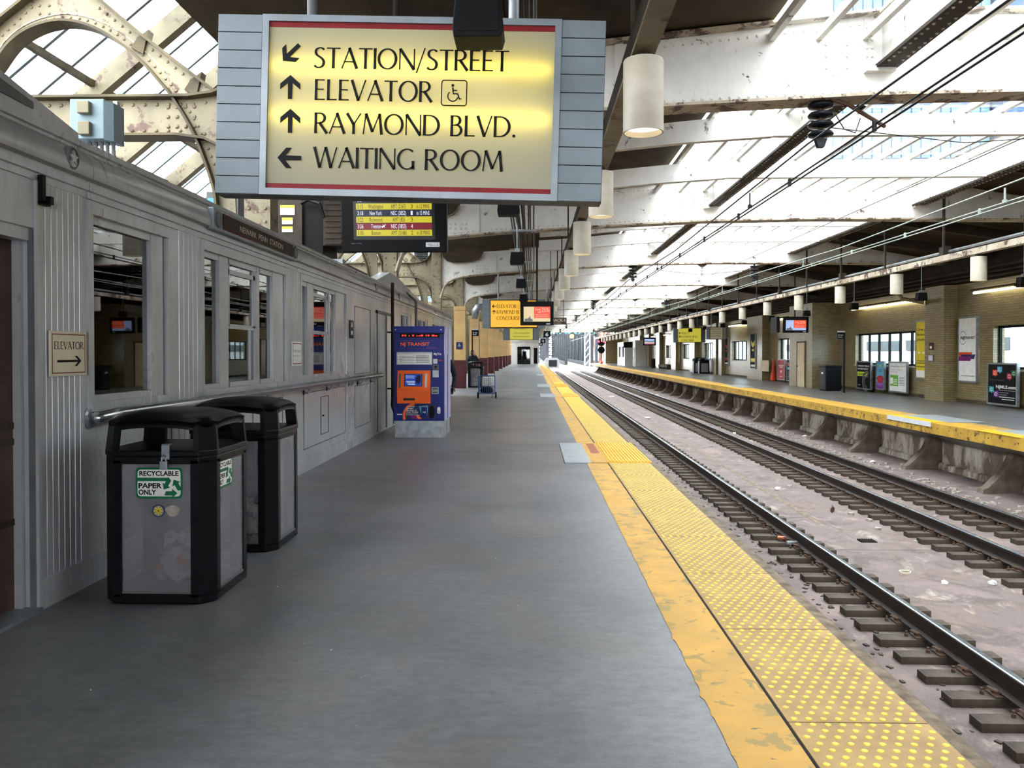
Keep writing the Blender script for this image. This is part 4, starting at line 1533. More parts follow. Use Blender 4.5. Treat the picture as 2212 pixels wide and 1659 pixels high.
for txt, x0, x1, y0, y1 in (('STATION/STREET', 678, 1099, 147, 150), ('ELEVATOR', 679, 934, 216, 220), ('RAYMOND BLVD.', 678, 1115, 288, 296), ('WAITING ROOM', 677, 1086, 362, 370)):
    a, b = S(x0, y0), S(x1, y1)
    m = roman(MB(), SB_, txt, a[0], a[1], ch, b[0] - a[0], .0015)
    m.obj('lettering', 'black_print', sign)
m = MB()
c = S(981, 201)
wheelchair(m, SB_, c[0], c[1], 54 * SY / FOC, .0015)
m.obj('wheelchair_symbol', 'black_print', sign)
for px, py, ang, sz in ((629, 114, 135, 50), (627, 188, 0, 52), (627, 261, 0, 52), (625, 341, 90, 52)):
    m = MB()
    c = S(px, py)
    arrow(m, SB_, c[0], c[1], sz * SY / FOC, ang, .0015)
    m.obj('arrow', 'black_print', sign)
for px in (675, 1110):
    p = at(px, 20, Y=SY + .08)
    MB().tube([(p.x, SY + .08, p.z - .12), (p.x, SY + .08, 5.3)], .035, 12).obj('hanger_pipe', 'hvac_grey' if px < 700 else 'galvanised', sign, smooth=True)


# ================================================================== OTHER HANGING SIGNS
def hang_sign(label, x0, x1, z0, z1, Y, lit, lines, slat=.12, hang=True):
    t = thing('hanging_sign', label, 'sign', ((x0 + x1) / 2, Y, z0))
    B = basis((x0, Y, z0), (1, 0, 0), (0, 0, 1))
    W_, H_ = x1 - x0, z1 - z0
    MB().plate(B, 0, W_, 0, H_, -.3, -.012).obj('cabinet', 'frame_grey', t)
    for (a, b) in ((0, slat * W_), ((1 - slat) * W_, W_)):
        for i in range(10):
            MB().plate(B, a, b, i * H_ / 10 + .008, (i + 1) * H_ / 10 - .008, -.012, .008).obj('slat', 'slat_grey', t)
    MB().plate(B, slat * W_, (1 - slat) * W_, .0, H_, -.012, 0.0).obj('face_frame', 'dark_steel', t)
    MB().plate(B, slat * W_ + .03, (1 - slat) * W_ - .03, .04, H_ - .04, 0.0, .004).obj('face', lit, t)
    for (ar, txt, u, v, h, w) in lines:
        m = MB()
        if txt:
            if all(ch_ in GL for ch_ in txt):
                roman(m, B, txt, u * W_, v * H_, h * H_, w * W_, .008)
            else:
                m.text(B, txt, u * W_, v * H_, h * H_, w * W_, .008)
            m.obj('lettering', 'black_print', t)
        if ar is not None:
            m = MB()
            arrow(m, B, (u - .045) * W_, (v + h / 2) * H_, h * H_ * 1.1, ar, .008)
            m.obj('arrow', 'black_print', t)
    if hang:
        for f in (.25, .75):
            MB().tube([(x0 + f * W_, Y + .15, z1), (x0 + f * W_, Y + .15, 5.0)], .035, 8).obj('hanger_pipe', 'galvanised', t)
    return t


p, q = at(1042, 709, Y=32), at(1178, 647, Y=32)
s2 = hang_sign('yellow lit direction sign reading ELEVATOR beyond the ticket machine, partly behind a screen', p.x, q.x, p.z, q.z, 32, 'sign_lit_yellow', [(90, 'ELEVATOR', .23, .70, .13, .31), (0, 'RAYMOND BLVD.', .23, .50, .13, .46), (None, 'CONCOURSE', .23, .29, .13, .37)])
m = MB()
wheelchair(m, basis((p.x, 32, p.z), (1, 0, 0), (0, 0, 1)), .60 * (q.x - p.x), .76 * (q.z - p.z), .17, .008)
m.obj('wheelchair_symbol', 'black_print', s2)
p, q = at(1087, 735, Y=56), at(1165, 703, Y=56)
hang_sign('distant pale yellow sign reading CONCOURSE, farther than the ELEVATOR one', p.x, q.x, p.z, q.z, 56, 'sign_lit_lime', [(None, 'CONCOURSE', .28, .74, .13, .34), (None, 'Trains and Station Street', .28, .45, .09, .45), (None, 'Raymond Boulevard', .28, .22, .09, .45)], .17)
p, q = at(1455, 740, Y=62), at(1524, 708, Y=62)
hang_sign('yellow direction sign reading TICKETS over the opposite platform', p.x, q.x, p.z, q.z, 62, 'sign_lit_lime', [(0, 'TICKETS', .24, .55, .15, .25), (0, 'RAYMOND BLVD.', .24, .32, .15, .52), (None, 'CONCOURSE', .24, .08, .15, .40)], .13)
p, q = at(1527, 733, Y=56), at(1568, 706, Y=56)
hang_sign('small unlit grey notice sign hanging right of the TICKETS sign', p.x, q.x, p.z, q.z, 56, 'cream_print', [(None, 'Raymond Blvd', .25, .78, .10, .5), (None, 'Concourse', .3, .6, .10, .4), (None, 'Open weekdays', .22, .42, .10, .56), (None, 'and holidays', .25, .24, .10, .5)], .16)


# ================================================================== SCREENS
def screen(label, x0, x1, z0, z1, Y, tilt, fill, pole=None, nm='television', yaw=0.0):
    cx, cz = (x0 + x1) / 2, (z0 + z1) / 2
    t = thing(nm, label, 'screen', (cx, Y, z0))
    q = Matrix.Rotation(yaw, 3, 'Z')
    u = q @ Vector((1, 0, 0))
    v = q @ Vector((0, -math.sin(tilt), math.cos(tilt)))
    B = basis(Vector((cx, Y, cz)) - u * ((x1 - x0) / 2) - v * ((z1 - z0) / 2), u, v)
    W_, H_ = x1 - x0, z1 - z0
    MB().plate(B, 0, W_, 0, H_, -.10, 0).obj('housing', 'dark_plastic', t, bevel=.01)
    fill(B, W_, H_, t)
    MB().tube([(cx, Y + .15, cz), (cx, Y + .15, pole or 5.3)], .03, 8).obj('hanger_pole', 'dark_steel', t)
    return t


def departures(B, W_, H_, t):
    a0, a1 = .145 * W_, .86 * W_
    ztop = .94 * H_
    MB().plate(B, a0 - .03, a1 + .03, .20 * H_, .97 * H_, 0, .001).obj('display', 'screen_black', t)
    rows = [('DEP', 'TO', 'LINE (TRAIN)', 'TRK', 'STATUS', 'screen_navy', 'screen_white'),
            ('3:15', 'Washington', 'AMT (2163)', '3', 'in 12 MINS', 'screen_yellow', 'screen_dim'),
            ('3:18', 'New York', 'NEC (3852)', '1', 'in 15 MINS', 'screen_navy', 'screen_white'),
            ('3:22', 'Richmond', 'AMT (85)', '3', '', 'screen_yellow', 'screen_dim'),
            ('3:26', 'Trenton', 'NEC (3853)', '4', '', 'screen_maroon', 'screen_white'),
            ('3:30', 'Boston', 'AMT (2168)', '2', 'in 30 MINS', 'screen_yellow', 'screen_dim')]
    rh = .1 * H_
    for i, r in enumerate(rows):
        v0 = (.775 - i * .103) * H_
        row = MB().plate(B, a0, a1, v0, v0 + rh * .96, .001, .002).obj('row', r[5], t)
        L = a1 - a0
        for txt, f, w in ((r[0], .055, .075), (r[1], .26, .2), (r[2], .56, .2), (r[3], .735, .025 if len(r[3]) < 2 else .07), (r[4], .885, .17)):
            if txt:
                ww = {'DEP': .065, 'TO': .04, 'STATUS': .13, 'LINE (TRAIN)': .22, 'AMT (85)': .16, 'Boston': .12, 'Trenton': .13, 'New York': .16, 'Richmond': .17}.get(txt, w)
                MB().text(B, txt, a0 + f * L, v0 + rh * .16, rh * .68, ww * L, .003, 0, 'C', 0.0).obj('row_text', r[6], row)
    m = MB()
    m.poly(B, [(a0 + .36 * L + x * .012, (.775 - 4 * .103 + .05) * H_ + y * .012) for x, y in ((-2, -.3), (-.5, .2), (-.6, 1.6), (.1, .4), (1.6, 1.6), (1.9, 1.2), (.7, 0), (1.2, -1.4), (.3, -.7), (-1, -1.5))], 0, .003)
    m.obj('plane_symbol', 'screen_white', t)
    MB().plate(B, .80 * W_, .93 * W_, .085 * H_, .155 * H_, 0, .002).obj('asset_tag', 'pale_grey', t)
    MB().text(B, 'TID-1-5', .815 * W_, .098 * H_, .04 * H_, .10 * W_, .003).obj('tag_text', 'black_print', t)
    MB().text(B, 'solari udine', .09 * W_, .135 * H_, .018 * H_, .10 * W_, .002).obj('maker_text', 'grey_print', t)


p, q = at(737, 545, Y=7.9), at(965, 432, Y=7.9)
screen('black departures screen listing trains under the big yellow sign', p.x, q.x, p.z, p.z + .62, 7.9, R(6), departures)


def advert(left):
    def f(B, W_, H_, t):
        MB().plate(B, .1 * W_, .9 * W_, .16 * H_, .78 * H_, 0, .002).obj('display', left, t)
        MB().plate(B, .41 * W_, .9 * W_, .30 * H_, .78 * H_, .002, .004).obj('red_panel', 'screen_red', t)
        m = MB()
        m.text(B, 'Save', .45 * W_, .62 * H_, .11 * H_, .16 * W_, .005)
        m.text(B, '25%', .64 * W_, .56 * H_, .18 * H_, .22 * W_, .005)
        m.text(B, 'off', .54 * W_, .52 * H_, .08 * H_, .08 * W_, .005)
        m.text(B, 'when you book in', .45 * W_, .42 * H_, .06 * H_, .38 * W_, .005)
        m.text(B, 'a group this summer', .45 * W_, .34 * H_, .06 * H_, .38 * W_, .005)
        m.obj('advert_text', 'screen_pink', t)
        m = MB()
        m.poly(B, [((.12 + x * .25) * W_, (.17 + y * .25) * H_) for x, y in ((0, 0), (1, 0), (1, .3), (.75, .5), (.7, .95), (.55, .6), (.3, .45), (.1, .5))], .002, .004)
        m.obj('advert_figure', 'grey_print', t)
        MB().plate(B, .78 * W_, .9 * W_, .04 * H_, .09 * H_, 0, .003).obj('asset_tag', 'pale_grey', t)
    return f


p, q = at(1124, 703, Y=25), at(1196, 651, Y=25)
screen('black advert screen saying Save 25% in front of the ELEVATOR sign', p.x, q.x, p.z, q.z, 25, R(3), advert('screen_cream'))
p, q = at(1692, 719, Y=33), at(1747, 684, Y=33)
t_ = screen('black advert screen with blue picture hanging over the opposite platform', p.x, q.x, p.z, q.z, 33, R(4), advert('screen_sky'), 5.45)
MB().box(p.x - .25, p.x - .12, 33.05, 33.9, p.z + .02, q.z).obj('rear_housing', 'dark_plastic', t_)


def board(B, W_, H_, t):
    MB().plate(B, .12 * W_, .88 * W_, .15 * H_, .8 * H_, 0, .002).obj('display', 'screen_sky', t)
    for v, c in ((.18, 'screen_red'), (.32, 'screen_yellow'), (.48, 'screen_navy')):
        MB().plate(B, .14 * W_, .86 * W_, v * H_, (v + .09) * H_, .002, .005).obj('row', c, t)


p, q = at(1389, 746, Y=66), at(1417, 729, Y=66)
screen('small distant timetable screen over the opposite platform', p.x, q.x, p.z, q.z, 66, R(3), board, 4.8)
p, q = at(1347, 751, Y=92), at(1366, 739, Y=92)
screen('blank dark screen above the far door on the opposite platform', p.x, q.x, p.z, q.z, 92, R(3), lambda *a: None, 4.8)


# ================================================================== CYLINDER LIGHTS AND THEIR BEAMS
def pendant(label, x, y, z0, L, r, group):
    t = thing('cylinder_light', label, 'ceiling light', (x, y, z0), group)
    n = 24
    MB().lathe([(r * .93, .05), (r * .93, .0), (r, .0), (r, L - .01), (r * .97, L), (0.02, L)], (0, 0, 0), n).obj('shade', 'lamp_white', t, smooth=True, world=False)
    MB().lathe([(r * .925, .045), (r * .925, .05)], (0, 0, 0), n).obj('lens', 'lamp_glow', t, world=False)
    MB().box(-.05, .05, -.05, .05, L, L + .06).obj('mount', 'dark_steel', t, world=False)
    return t


pl = None
for k in range(24):
    lab = 'white cylinder downlight over the near platform edge, %s from the camera' % ORD[k]
    y = 6.45 + 3.95 * k
    if pl is None:
        pl = c = pendant(lab, .88, y, 3.37, .57, .16, 'cylinder lights over the near platform')
    else:
        c = copy_tree(pl, None, lab)
        c.location = (.88, y, 3.37)
po = None
for k in range(25):
    lab = 'white cylinder downlight over the opposite platform, %s from the camera' % ORD[k]
    y = 17.15 + 3.8 * k
    if po is None:
        po = c = pendant(lab, 9.35, y, 3.14, .5, .155, 'cylinder lights over the opposite platform')
    else:
        c = copy_tree(po, None, lab)
        c.location = (9.35, y, 3.14)
t = thing('light_beam', 'tan steel channel carrying the cylinder lights over the near platform edge', 'beam', (.9, 5, 4))
MB().box(.79, .97, 2.5, 100, 3.99, 4.02).obj('bottom_plate', 'cream_steel', t)
MB().box(.79, .81, 2.5, 100, 4.02, 4.2).obj('side_plate', 'dark_steel', t)
MB().box(.95, .97, 2.5, 100, 4.02, 4.2).obj('side_plate', 'cream_steel', t)
for k in range(24):
    y = 6.6 + 3.95 * k
    if abs((y - GY0) % GS) > .5:
        MB().box(.80, .83, y - .03, y + .03, 4.18, 5.3).obj('hanger', 'dark_steel', t)
t = thing('light_beam', 'rusty tan channel carrying the cylinder lights over the opposite platform', 'beam', (9.35, 15, 3.7))
MB().box(9.27, 9.43, 6, 120, 3.70, 3.83).obj('channel', 'flange_steel', t)
for k in range(28):
    y = 12.5 + 3.05 * k
    MB().box(9.33, 9.37, y - .03, y + .03, 3.83, 5.45).obj('hanger', 'dark_steel', t)
    if k % 2 == 0:
        MB().box(9.37, 9.5, y - .05, y + .25, 3.83, 4.05).obj('junction_box', 'dark_steel', t)
MB().tube([(9.46, 6, 3.93), (9.46, 120, 3.93)], .035, 6).obj('conduit', 'galvanised', t)


def speaker(label, x, y, z, group, zt, w=.145):
    t = thing('loudspeaker', label, 'loudspeaker', (x, y, z), group)
    MB().prism([(-w * .86, w * 1.7), (w * .86, w * 1.7), (w, .05), (w * .9, 0), (-w * .95, 0), (-w, .05)], 'Y', -.11, .11).obj('enclosure', 'speaker_black', t, world=False, bevel=.006)
    MB().box(-w * .8, w * .8, -.115, -.11, .03, w * 1.5).obj('grille', 'dark_plastic', t, world=False)
    MB().box(-.05, .05, -.04, .04, w * 1.7, w * 1.7 + .08).obj('bracket', 'galvanised', t, world=False)
    MB().tube([(0, 0, w * 1.7 + .05), (0, 0, zt - z)], .014, 6).obj('drop_rod', 'galvanised', t, world=False)
    return t


sp = None
for k in range(12):
    lab = 'large black loudspeaker hanging in front of the big yellow sign' if k == 0 else 'black loudspeaker under the cable run over the near platform, %s from the camera' % ORD[k]
    y = 4.65 + 5.8 * k
    if sp is None:
        p = at(1035, 94, Y=4.65)
        sp = c = speaker(lab, p.x, y, p.z, 'loudspeakers over the near platform', 4.45)
        zz, xx = p.z, p.x
    else:
        c = copy_tree(sp, None, lab)
        c.location = (xx, y, zz)
so_ = None
for k in range(9):
    lab = 'black loudspeaker on a rod over the opposite platform, %s from the camera' % ORD[k]
    if so_ is None:
        so_ = c = speaker(lab, 12, 20, 3.23, 'loudspeakers over the opposite platform', 4.6)
    else:
        c = copy_tree(so_, None, lab)
        c.location = (12, 20 + 5.2 * k, 3.24)
t = thing('cable_run', 'bundle of grey conduits running along the ceiling over the near platform', 'conduits', (-.25, 10, 4.3))
for i in range(9):
    x = -.42 + i * .055
    z = 4.22 + rnd.uniform(0, .14)
    pts = [(x + rnd.uniform(-.02, .02), 4 + j * 6, z + rnd.uniform(-.02, .02)) for j in range(18)]
    MB().tube(pts, rnd.choice([.016, .02, .026]), 6).obj('conduit', rnd.choice(['dark_steel', 'hvac_grey', 'wire_dark']), t)
for k in range(12):
    MB().box(-.46, .08, 5.2 + 5.8 * k, 5.3 + 5.8 * k, 4.16, 4.2).obj('tray_bracket', 'galvanised', t)

# fluorescent battens along the opposite wall
k = 0
for (a, b, n) in ((17.0, 25.9, 4), (28.7, 35.6, 4), (44.5, 47.2, 1), (52.5, 57.6, 4), (64, 67.2, 2), (72.5, 76.5, 2), (83, 86, 2), (92, 95, 2)):
    for j in range(n):
        y0 = a + j * (b - a) / n
        y1 = y0 + (b - a) / n - .06
        t = thing('fluorescent_batten', 'fluorescent batten on the opposite brick wall, %s from the camera' % ORD[k], 'wall light', (13.9, y0, 3.5), 'fluorescent battens along the opposite wall')
        MB().prism([(13.82, 3.58), (14.02, 3.62), (14.02, 3.66), (13.82, 3.62)], 'Y', y0, y1).obj('reflector', 'dark_steel', t)
        MB().tube([(13.93, y0 + .04, 3.52), (13.93, y1 - .04, 3.52)], .04, 8).obj('tube_lamp', 'tube_light', t)
        MB().box(13.95, 14.2, y0, y0 + .05, 3.56, 3.6).obj('bracket', 'dark_plastic', t)
        k += 1

# ================================================================== CATENARY
def wire(label, pts, r, mt):
    return tag(MB().tube(pts, r, 6).obj('overhead_wire', mt), label, 'wire')


def droppers(t, x, z0, z1, y0, y1, step, mt):
    y = y0
    while y < y1:
        MB().box(x - .02, x + .02, y - .03, y + .03, z0, z1).obj('clamp', mt, t)
        y += step


for nm, x, zc, mt, s in (('near', 3.34, 3.80, 'wire_dark', ''), ('far', 7.2, 3.86, 'copper_wire', '')):
    t = thing('catenary', 'three dark overhead wires above the near track' if nm == 'near' else 'pale green overhead wires above the farther track', 'overhead wires', (x, 6, zc))
    MB().tube([(x, 2, zc), (x, 150, zc)], .011, 6).obj('contact_wire', mt, t)
    MB().tube([(x + .02, 2, zc + .065), (x + .02, 150, zc + .065)], .011, 6).obj('auxiliary_wire', mt, t)
    pts = []
    for k in range(0, 15):
        y = 2 + k * 4.57
        pts.append((x, 9.9 + (k - 2) * 9.14, zc + (.36 if k % 2 == 0 else .22)))
    MB().tube(pts, .012, 6).obj('messenger_wire', mt, t)
    y = 8.0
    while y < 60:
        MB().box(x - .012, x + .022, y - .02, y + .02, zc - .01, zc + .09).obj('clip', mt, t)
        y += 2.6
    y = 12.5
    while y < 60:
        MB().box(x - .008, x + .008, y - .015, y + .015, zc + .05, zc + .28).obj('dropper', mt, t)
        MB().box(x - .025, x + .025, y - .03, y + .03, zc + .05, zc + .10).obj('dropper_clip', mt, t)
        y += 9.14
wire('thin dark feeder wire running above the gap between the tracks', [(6.6, 2, 4.52), (6.6, 70, 4.5)], .008, 'wire_dark')
wire('thin cross wire slung below the nearest girder', [(3.6, 10.1, 4.42), (5.6, 10.6, 4.34), (9.0, 10.1, 4.45)], .007, 'wire_dark')
wire('thin cross wire slung below the third girder', [(3.7, 28.3, 4.6), (6.0, 28.6, 4.38), (8.3, 28.3, 4.6)], .008, 'wire_dark')


def insulator(label, x, y, n, r, group):
    t = thing('insulator', label, 'insulator', (x, y, 4.7), group)
    MB().tube([(0, 0, .02), (0, 0, -.52)], .03, 8).obj('pin', 'rust_rail', t, world=False)
    for i in range(n):
        z = -.06 - i * .115
        MB().lathe([(.05, z), (r * .9, z - .012), (r, z - .04), (r * .9, z - .06), (.05, z - .075)], (0, 0, 0), 20).obj('disc', 'porcelain', t, smooth='all', world=False)
    MB().prism([(-.07, -.5), (.07, -.5), (.035, -.6), (-.035, -.6)], 'Y', -.04, .04).obj('wire_clamp', 'wire_dark', t, world=False)
    return t


ip = None
for k in range(0, GN, 2):
    for x, nm in ((3.5, 'near'), (7.7, 'farther')):
        if k == 0 and x > 7:
            continue
        lab = 'stacked black disc insulator hanging from girder %s above the %s track' % ({0: 'one', 2: 'three', 4: 'five', 6: 'seven', 8: 'nine', 10: 'eleven', 12: 'thirteen'}[k], nm)
        if ip is None:
            ip = c = insulator(lab, x, GY0, 4, .155, 'disc insulators under the girders')
        else:
            c = copy_tree(ip, None, lab)
        c.location = (x, GY0 + GS * k + .02, 4.72)
t = thing('wire_bracket', 'rusty bracket and small tilted insulator beside the nearest insulator stack', 'bracket', (3.85, 9.9, 4.6))
MB().tube([(3.55, 9.8, 4.68), (3.8, 9.85, 4.62), (4.0, 9.95, 4.55), (4.35, 10.1, 4.42)], .025, 6).obj('arm', 'rust_rail', t)
for i in range(2):
    q = Matrix.Rotation(R(65), 3, 'Y')
    MB().lathe([(.03, -.02), (.085, 0), (.03, .03)], (3.95 + i * .05, 9.93, 4.60), 12, sx=.5).obj('disc', 'porcelain', t)
MB().tube([(3.6, 9.75, 4.5), (3.7, 9.7, 4.28), (3.85, 9.75, 4.25), (3.95, 9.85, 4.45)], .008, 5).obj('jumper', 'wire_dark', t)
for k in (2, 4, 6):
    t = thing('strain_insulator', 'small pale strain insulator between the tracks under girder %s' % {2: 'three', 4: 'five', 6: 'seven'}[k], 'insulator', (5.9, GY0 + GS * k, 4.7), 'small strain insulators')
    MB().prism([(-.2, .03), (.2, .03), (.06, -.08), (-.06, -.08)], 'Y', -.05, .05).obj('plate', 'rust_rail', t, world=False)
    MB().lathe([(.02, -.08), (.05, -.1), (.03, -.16), (.06, -.2), (.03, -.26), (.07, -.3), (.02, -.38)], (0, 0, 0), 10).obj('body', 'pale_grey', t, world=False)


# ================================================================== RECYCLING BINS
def chamfer(w, d, c):
    return [(-w + c, -d), (w - c, -d), (w, -d + c), (w, d - c), (w - c, d), (-w + c, d), (-w, d - c), (-w, -d + c)]


def recycling_bin(label, x, y, detail):
    t = thing('recycling_bin', label, 'trash bin', (x, y, 0), 'black clear-sided bins by the building')
    w, d, c = .365, .355, .085
    H = .955
    MB().prism(chamfer(w, d, c), 'Z', 0.01, .07).obj('base', 'bin_black', t, world=False, bevel=.006)
    MB().prism(chamfer(w, d, c), 'Z', .905, H).obj('rim', 'bin_black', t, world=False, bevel=.006)
    # corner posts: one at each chamfered corner
    P = chamfer(w, d, c)
    for i in range(4):
        sx, sy = ((-1, -1), (1, -1), (1, 1), (-1, 1))[i]
        q = [(w - c - .055, d), (w - c, d), (w, d - c), (w, d - c - .055), (w - .03, d - c - .055), (w - .03, d - c - .01), (w - c - .01, d - .03), (w - c - .055, d - .03)]
        MB().prism([(sx * a, sy * b) for a, b in q], 'Z', .05, .93).obj('corner_post', 'bin_black', t, world=False)
    a, b = w - c - .055, d - c - .055
    for nm, bx in (('front', (-a, a, -d + .01, -d + .016)), ('back', (-a, a, d - .016, d - .01)), ('side', (w - .016, w - .01, -b, b)), ('side', (-w + .01, -w + .016, -b, b))):
        MB().box(*bx, .08, .92).obj('clear_panel', 'bin_plastic', t, world=False)
    for bx in ((-a, a, -d + .004, -d + .012), (w - .012, w - .004, -b, b)):
        for z_ in (.07, .905):
            MB().box(*bx, z_, z_ + .012).obj('panel_edging', 'hvac_grey', t, world=False)
    # hooded lid: tray, four leaning posts, domed roof
    MB().prism(chamfer(w + .006, d + .006, c), 'Z', H, H + .04).obj('lid_tray', 'bin_black', t, world=False, bevel=.008)
    lid = MB()
    n = 12
    zt, zc = 1.155, 1.25
    rows = []
    hw, hd = w + .0, d + .0
    for j in range(n + 1):
        fy = -1 + 2 * j / n
        for i in range(n + 1):
            fx = -1 + 2 * i / n
            k = 1 - max(0, abs(fx) + abs(fy) - 1.72) * .5
            z = zt + (zc - zt) * (1 - .5 * abs(fx) ** 2.8 - .5 * abs(fy) ** 2.8) - .014 * max(abs(fx), abs(fy)) ** 10
            rows.append((fx * hw * k, fy * hd * k, z))
    N = n + 1
    kk = len(rows)
    fs = [(j * N + i, j * N + i + 1, (j + 1) * N + i + 1, (j + 1) * N + i) for j in range(n) for i in range(n)]
    lid.add(rows, fs)
    under = [(p[0] * .96, p[1] * .96, p[2] - .05) for p in rows]
    lid.add(under, [tuple(reversed(f)) for f in fs])
    bd = [i for i in range(N)] + [j * N + n for j in range(1, N)] + [n * N + i for i in range(n - 1, -1, -1)] + [j * N for j in range(n - 1, 0, -1)]
    lid.f += [(a_, b_, b_ + kk, a_ + kk) for a_, b_ in zip(bd, bd[1:] + bd[:1])]
    lid.m += [0] * len(bd)
    lid.obj('lid_hood', 'bin_black', t, smooth='all', world=False)
    for sx, sy in ((-1, -1), (1, -1), (1, 1), (-1, 1)):
        q0 = [(w + .004 - c - .035, d + .004), (w + .004 - c, d + .004), (w + .004, d + .004 - c), (w + .004, d + .004 - c - .035), (w - .03, d - c - .03), (w - c - .03, d - .03)]
        m = MB()
        k0 = len(q0)
        vs = [(sx * p_[0], sy * p_[1], H + .03) for p_ in q0] + [(sx * (p_[0] * .955), sy * (p_[1] * .955), zt + .005) for p_ in q0]
        m.add(vs, [tuple(range(k0)), tuple(range(2 * k0 - 1, k0 - 1, -1))] + [(i, (i + 1) % k0, (i + 1) % k0 + k0, i + k0) for i in range(k0)])
        m.obj('lid_post', 'bin_black', t, world=False)
    for sy in ():
        m = MB()
        pts = [(-w + c, H + .20), (-w + c + .05, H + .225), (0, H + .265), (w - c - .05, H + .225), (w - c, H + .20)]
        m.strip(pts, 'Y', sy * (d - .055), sy * (d - .01), -.03)
        m.obj('arched_lintel', 'bin_black', t, world=False)
    # bag and rubbish
    bag = MB()
    prof = [(.03, .10), (.16, .095), (.21, .14), (.22, .25), (.20, .34), (.21, .48), (.25, .62), (.28, .80), (.30, .93)]
    n = 22
    r2 = random.Random(3 if detail else 5)
    vs = []
    for r, z in prof:
        for k in range(n):
            a_ = 2 * math.pi * k / n
            rr_ = r * (1 + r2.uniform(-.10, .10) + .07 * math.sin(5 * a_ + z * 6))
            vs.append((rr_ * math.cos(a_) + .04, rr_ * math.sin(a_) - .05, z + r2.uniform(-.01, .01)))
    bag.add(vs, [(i * n + k, i * n + (k + 1) % n, (i + 1) * n + (k + 1) % n, (i + 1) * n + k) for i in range(len(prof) - 1) for k in range(n)])
    bag.obj('clear_bag', 'bag_plastic', t, smooth='all', world=False)
    tr = MB()
    for i in range(80):
        z = .12 + (i / 80.0) ** 1.25 * .27
        rr_ = r2.uniform(0, .17 if z < .3 else .11)
        a_ = r2.uniform(0, 6.28)
        c_ = Vector((.04 + rr_ * math.cos(a_), -.09 + rr_ * math.sin(a_), z))
        s = r2.uniform(.025, .055)
        vv = []
        for zz_, rad in ((-1, .3), (-.4, .9), (.35, .95), (1, .35)):
            for k in range(6):
                b_ = k * math.pi / 3
                j = r2.uniform(.7, 1.25)
                vv.append(c_ + Vector((math.cos(b_) * rad * s * j, math.sin(b_) * rad * s * j, zz_ * s * .8)))
        tr.add(vv, [(i2 * 6 + k, i2 * 6 + (k + 1) % 6, (i2 + 1) * 6 + (k + 1) % 6, (i2 + 1) * 6 + k) for i2 in range(3) for k in range(6)] + [tuple(range(18, 24)), (5, 4, 3, 2, 1, 0)], r2.choice([0, 0, 0, 1, 1, 2 if r2.random() < .4 else 1, 3 if r2.random() < .5 else 0]))
    tr.obj('rubbish', ['paper', 'trash_mix', 'trash_orange', 'poster_navy'], t, world=False)['kind'] = 'stuff'
    B = basis((0, -d + .008, 0), (1, 0, 0), (0, 0, 1))
    Bs = basis((w - .008, 0, 0), (0, 1, 0), (0, 0, 1))

    def sticker(B_, cu, cv, s, nm='recycling_sticker'):
        def rr4(u0, u1, v0, v1, r):
            out = []
            for (x_, y_, a_) in ((u1 - r, v1 - r, 0), (u0 + r, v1 - r, 90), (u0 + r, v0 + r, 180), (u1 - r, v0 + r, 270)):
                out += arc(x_, y_, r, a_, a_ + 90, 5)
            return out
        W_, H_ = .31 * s, .205 * s
        st_ = MB().poly(B_, rr4(cu - W_ / 2, cu + W_ / 2, cv - H_ / 2, cv + H_ / 2, .03 * s), 0, .002).obj(nm, 'recycle_green', t, world=False)
        MB().poly(B_, rr4(cu - W_ * .46, cu + W_ * .46, cv - H_ * .43, cv + H_ * .43, .022 * s), .002, .003).obj('white_field', 'white_print', st_, world=False)
        MB().plate(B_, cu - W_ * .46, cu + W_ * .2, cv + H_ * .06, cv + H_ * .17, .003, .0035).obj('green_stripe', 'recycle_green', st_, world=False)
        for a3 in (('RECYCLABLE', cu - W_ * .42, cv + H_ * .24, H_ * .15, W_ * .84), ('PAPER', cu - W_ * .44, cv - H_ * .16, H_ * .16, W_ * .50), ('ONLY', cu - W_ * .44, cv - H_ * .37, H_ * .16, W_ * .38)):
            MB().text(B_, *a3, .0036, 0, 'L', .035).obj('lettering', 'black_print', st_, world=False)
        m = MB()
        for k in range(3):
            cx_, cy_ = cu + W_ * .27, cv - H_ * .14
            ca, sa = math.cos(R(120 * k)), math.sin(R(120 * k))
            pp = [(-.26, -.28), (.02, -.28), (.02, -.36), (.20, -.20), (.02, -.04), (.02, -.13), (-.20, -.13)]
            m.poly(B_, [(cx_ + (p_[0] * ca - p_[1] * sa) * .19 * s, cy_ + (p_[0] * sa + p_[1] * ca) * .19 * s) for p_ in pp], .003, .0038)
        m.obj('recycling_arrows', 'recycle_green', st_, world=False)

    if detail:
        sticker(B, .02, .785, .98)
        sticker(Bs, -.13, .82, .92)
        c1 = MB().poly(B, [(.015 + .042 * math.cos(a_), .605 + .042 * math.sin(a_)) for a_ in [i * math.pi / 12 for i in range(24)]], 0, .002).obj('round_sticker', 'poster_navy', t, world=False)
        MB().poly(B, [(.015 + .034 * math.cos(a_), .605 + .034 * math.sin(a_)) for a_ in [i * math.pi / 12 for i in range(24)]], .002, .003).obj('pale_ring', 'grey_print', c1, world=False)
        for k in range(4):
            a_ = k * math.pi / 4
            MB().poly(B, [(.015 + (u_ * math.cos(a_) - v_ * math.sin(a_)), .605 + (u_ * math.sin(a_) + v_ * math.cos(a_))) for u_, v_ in ((-.03, -.004), (.03, -.004), (.03, .004), (-.03, .004))], .003, .004).obj('spoke', 'poster_yellow', c1, world=False)
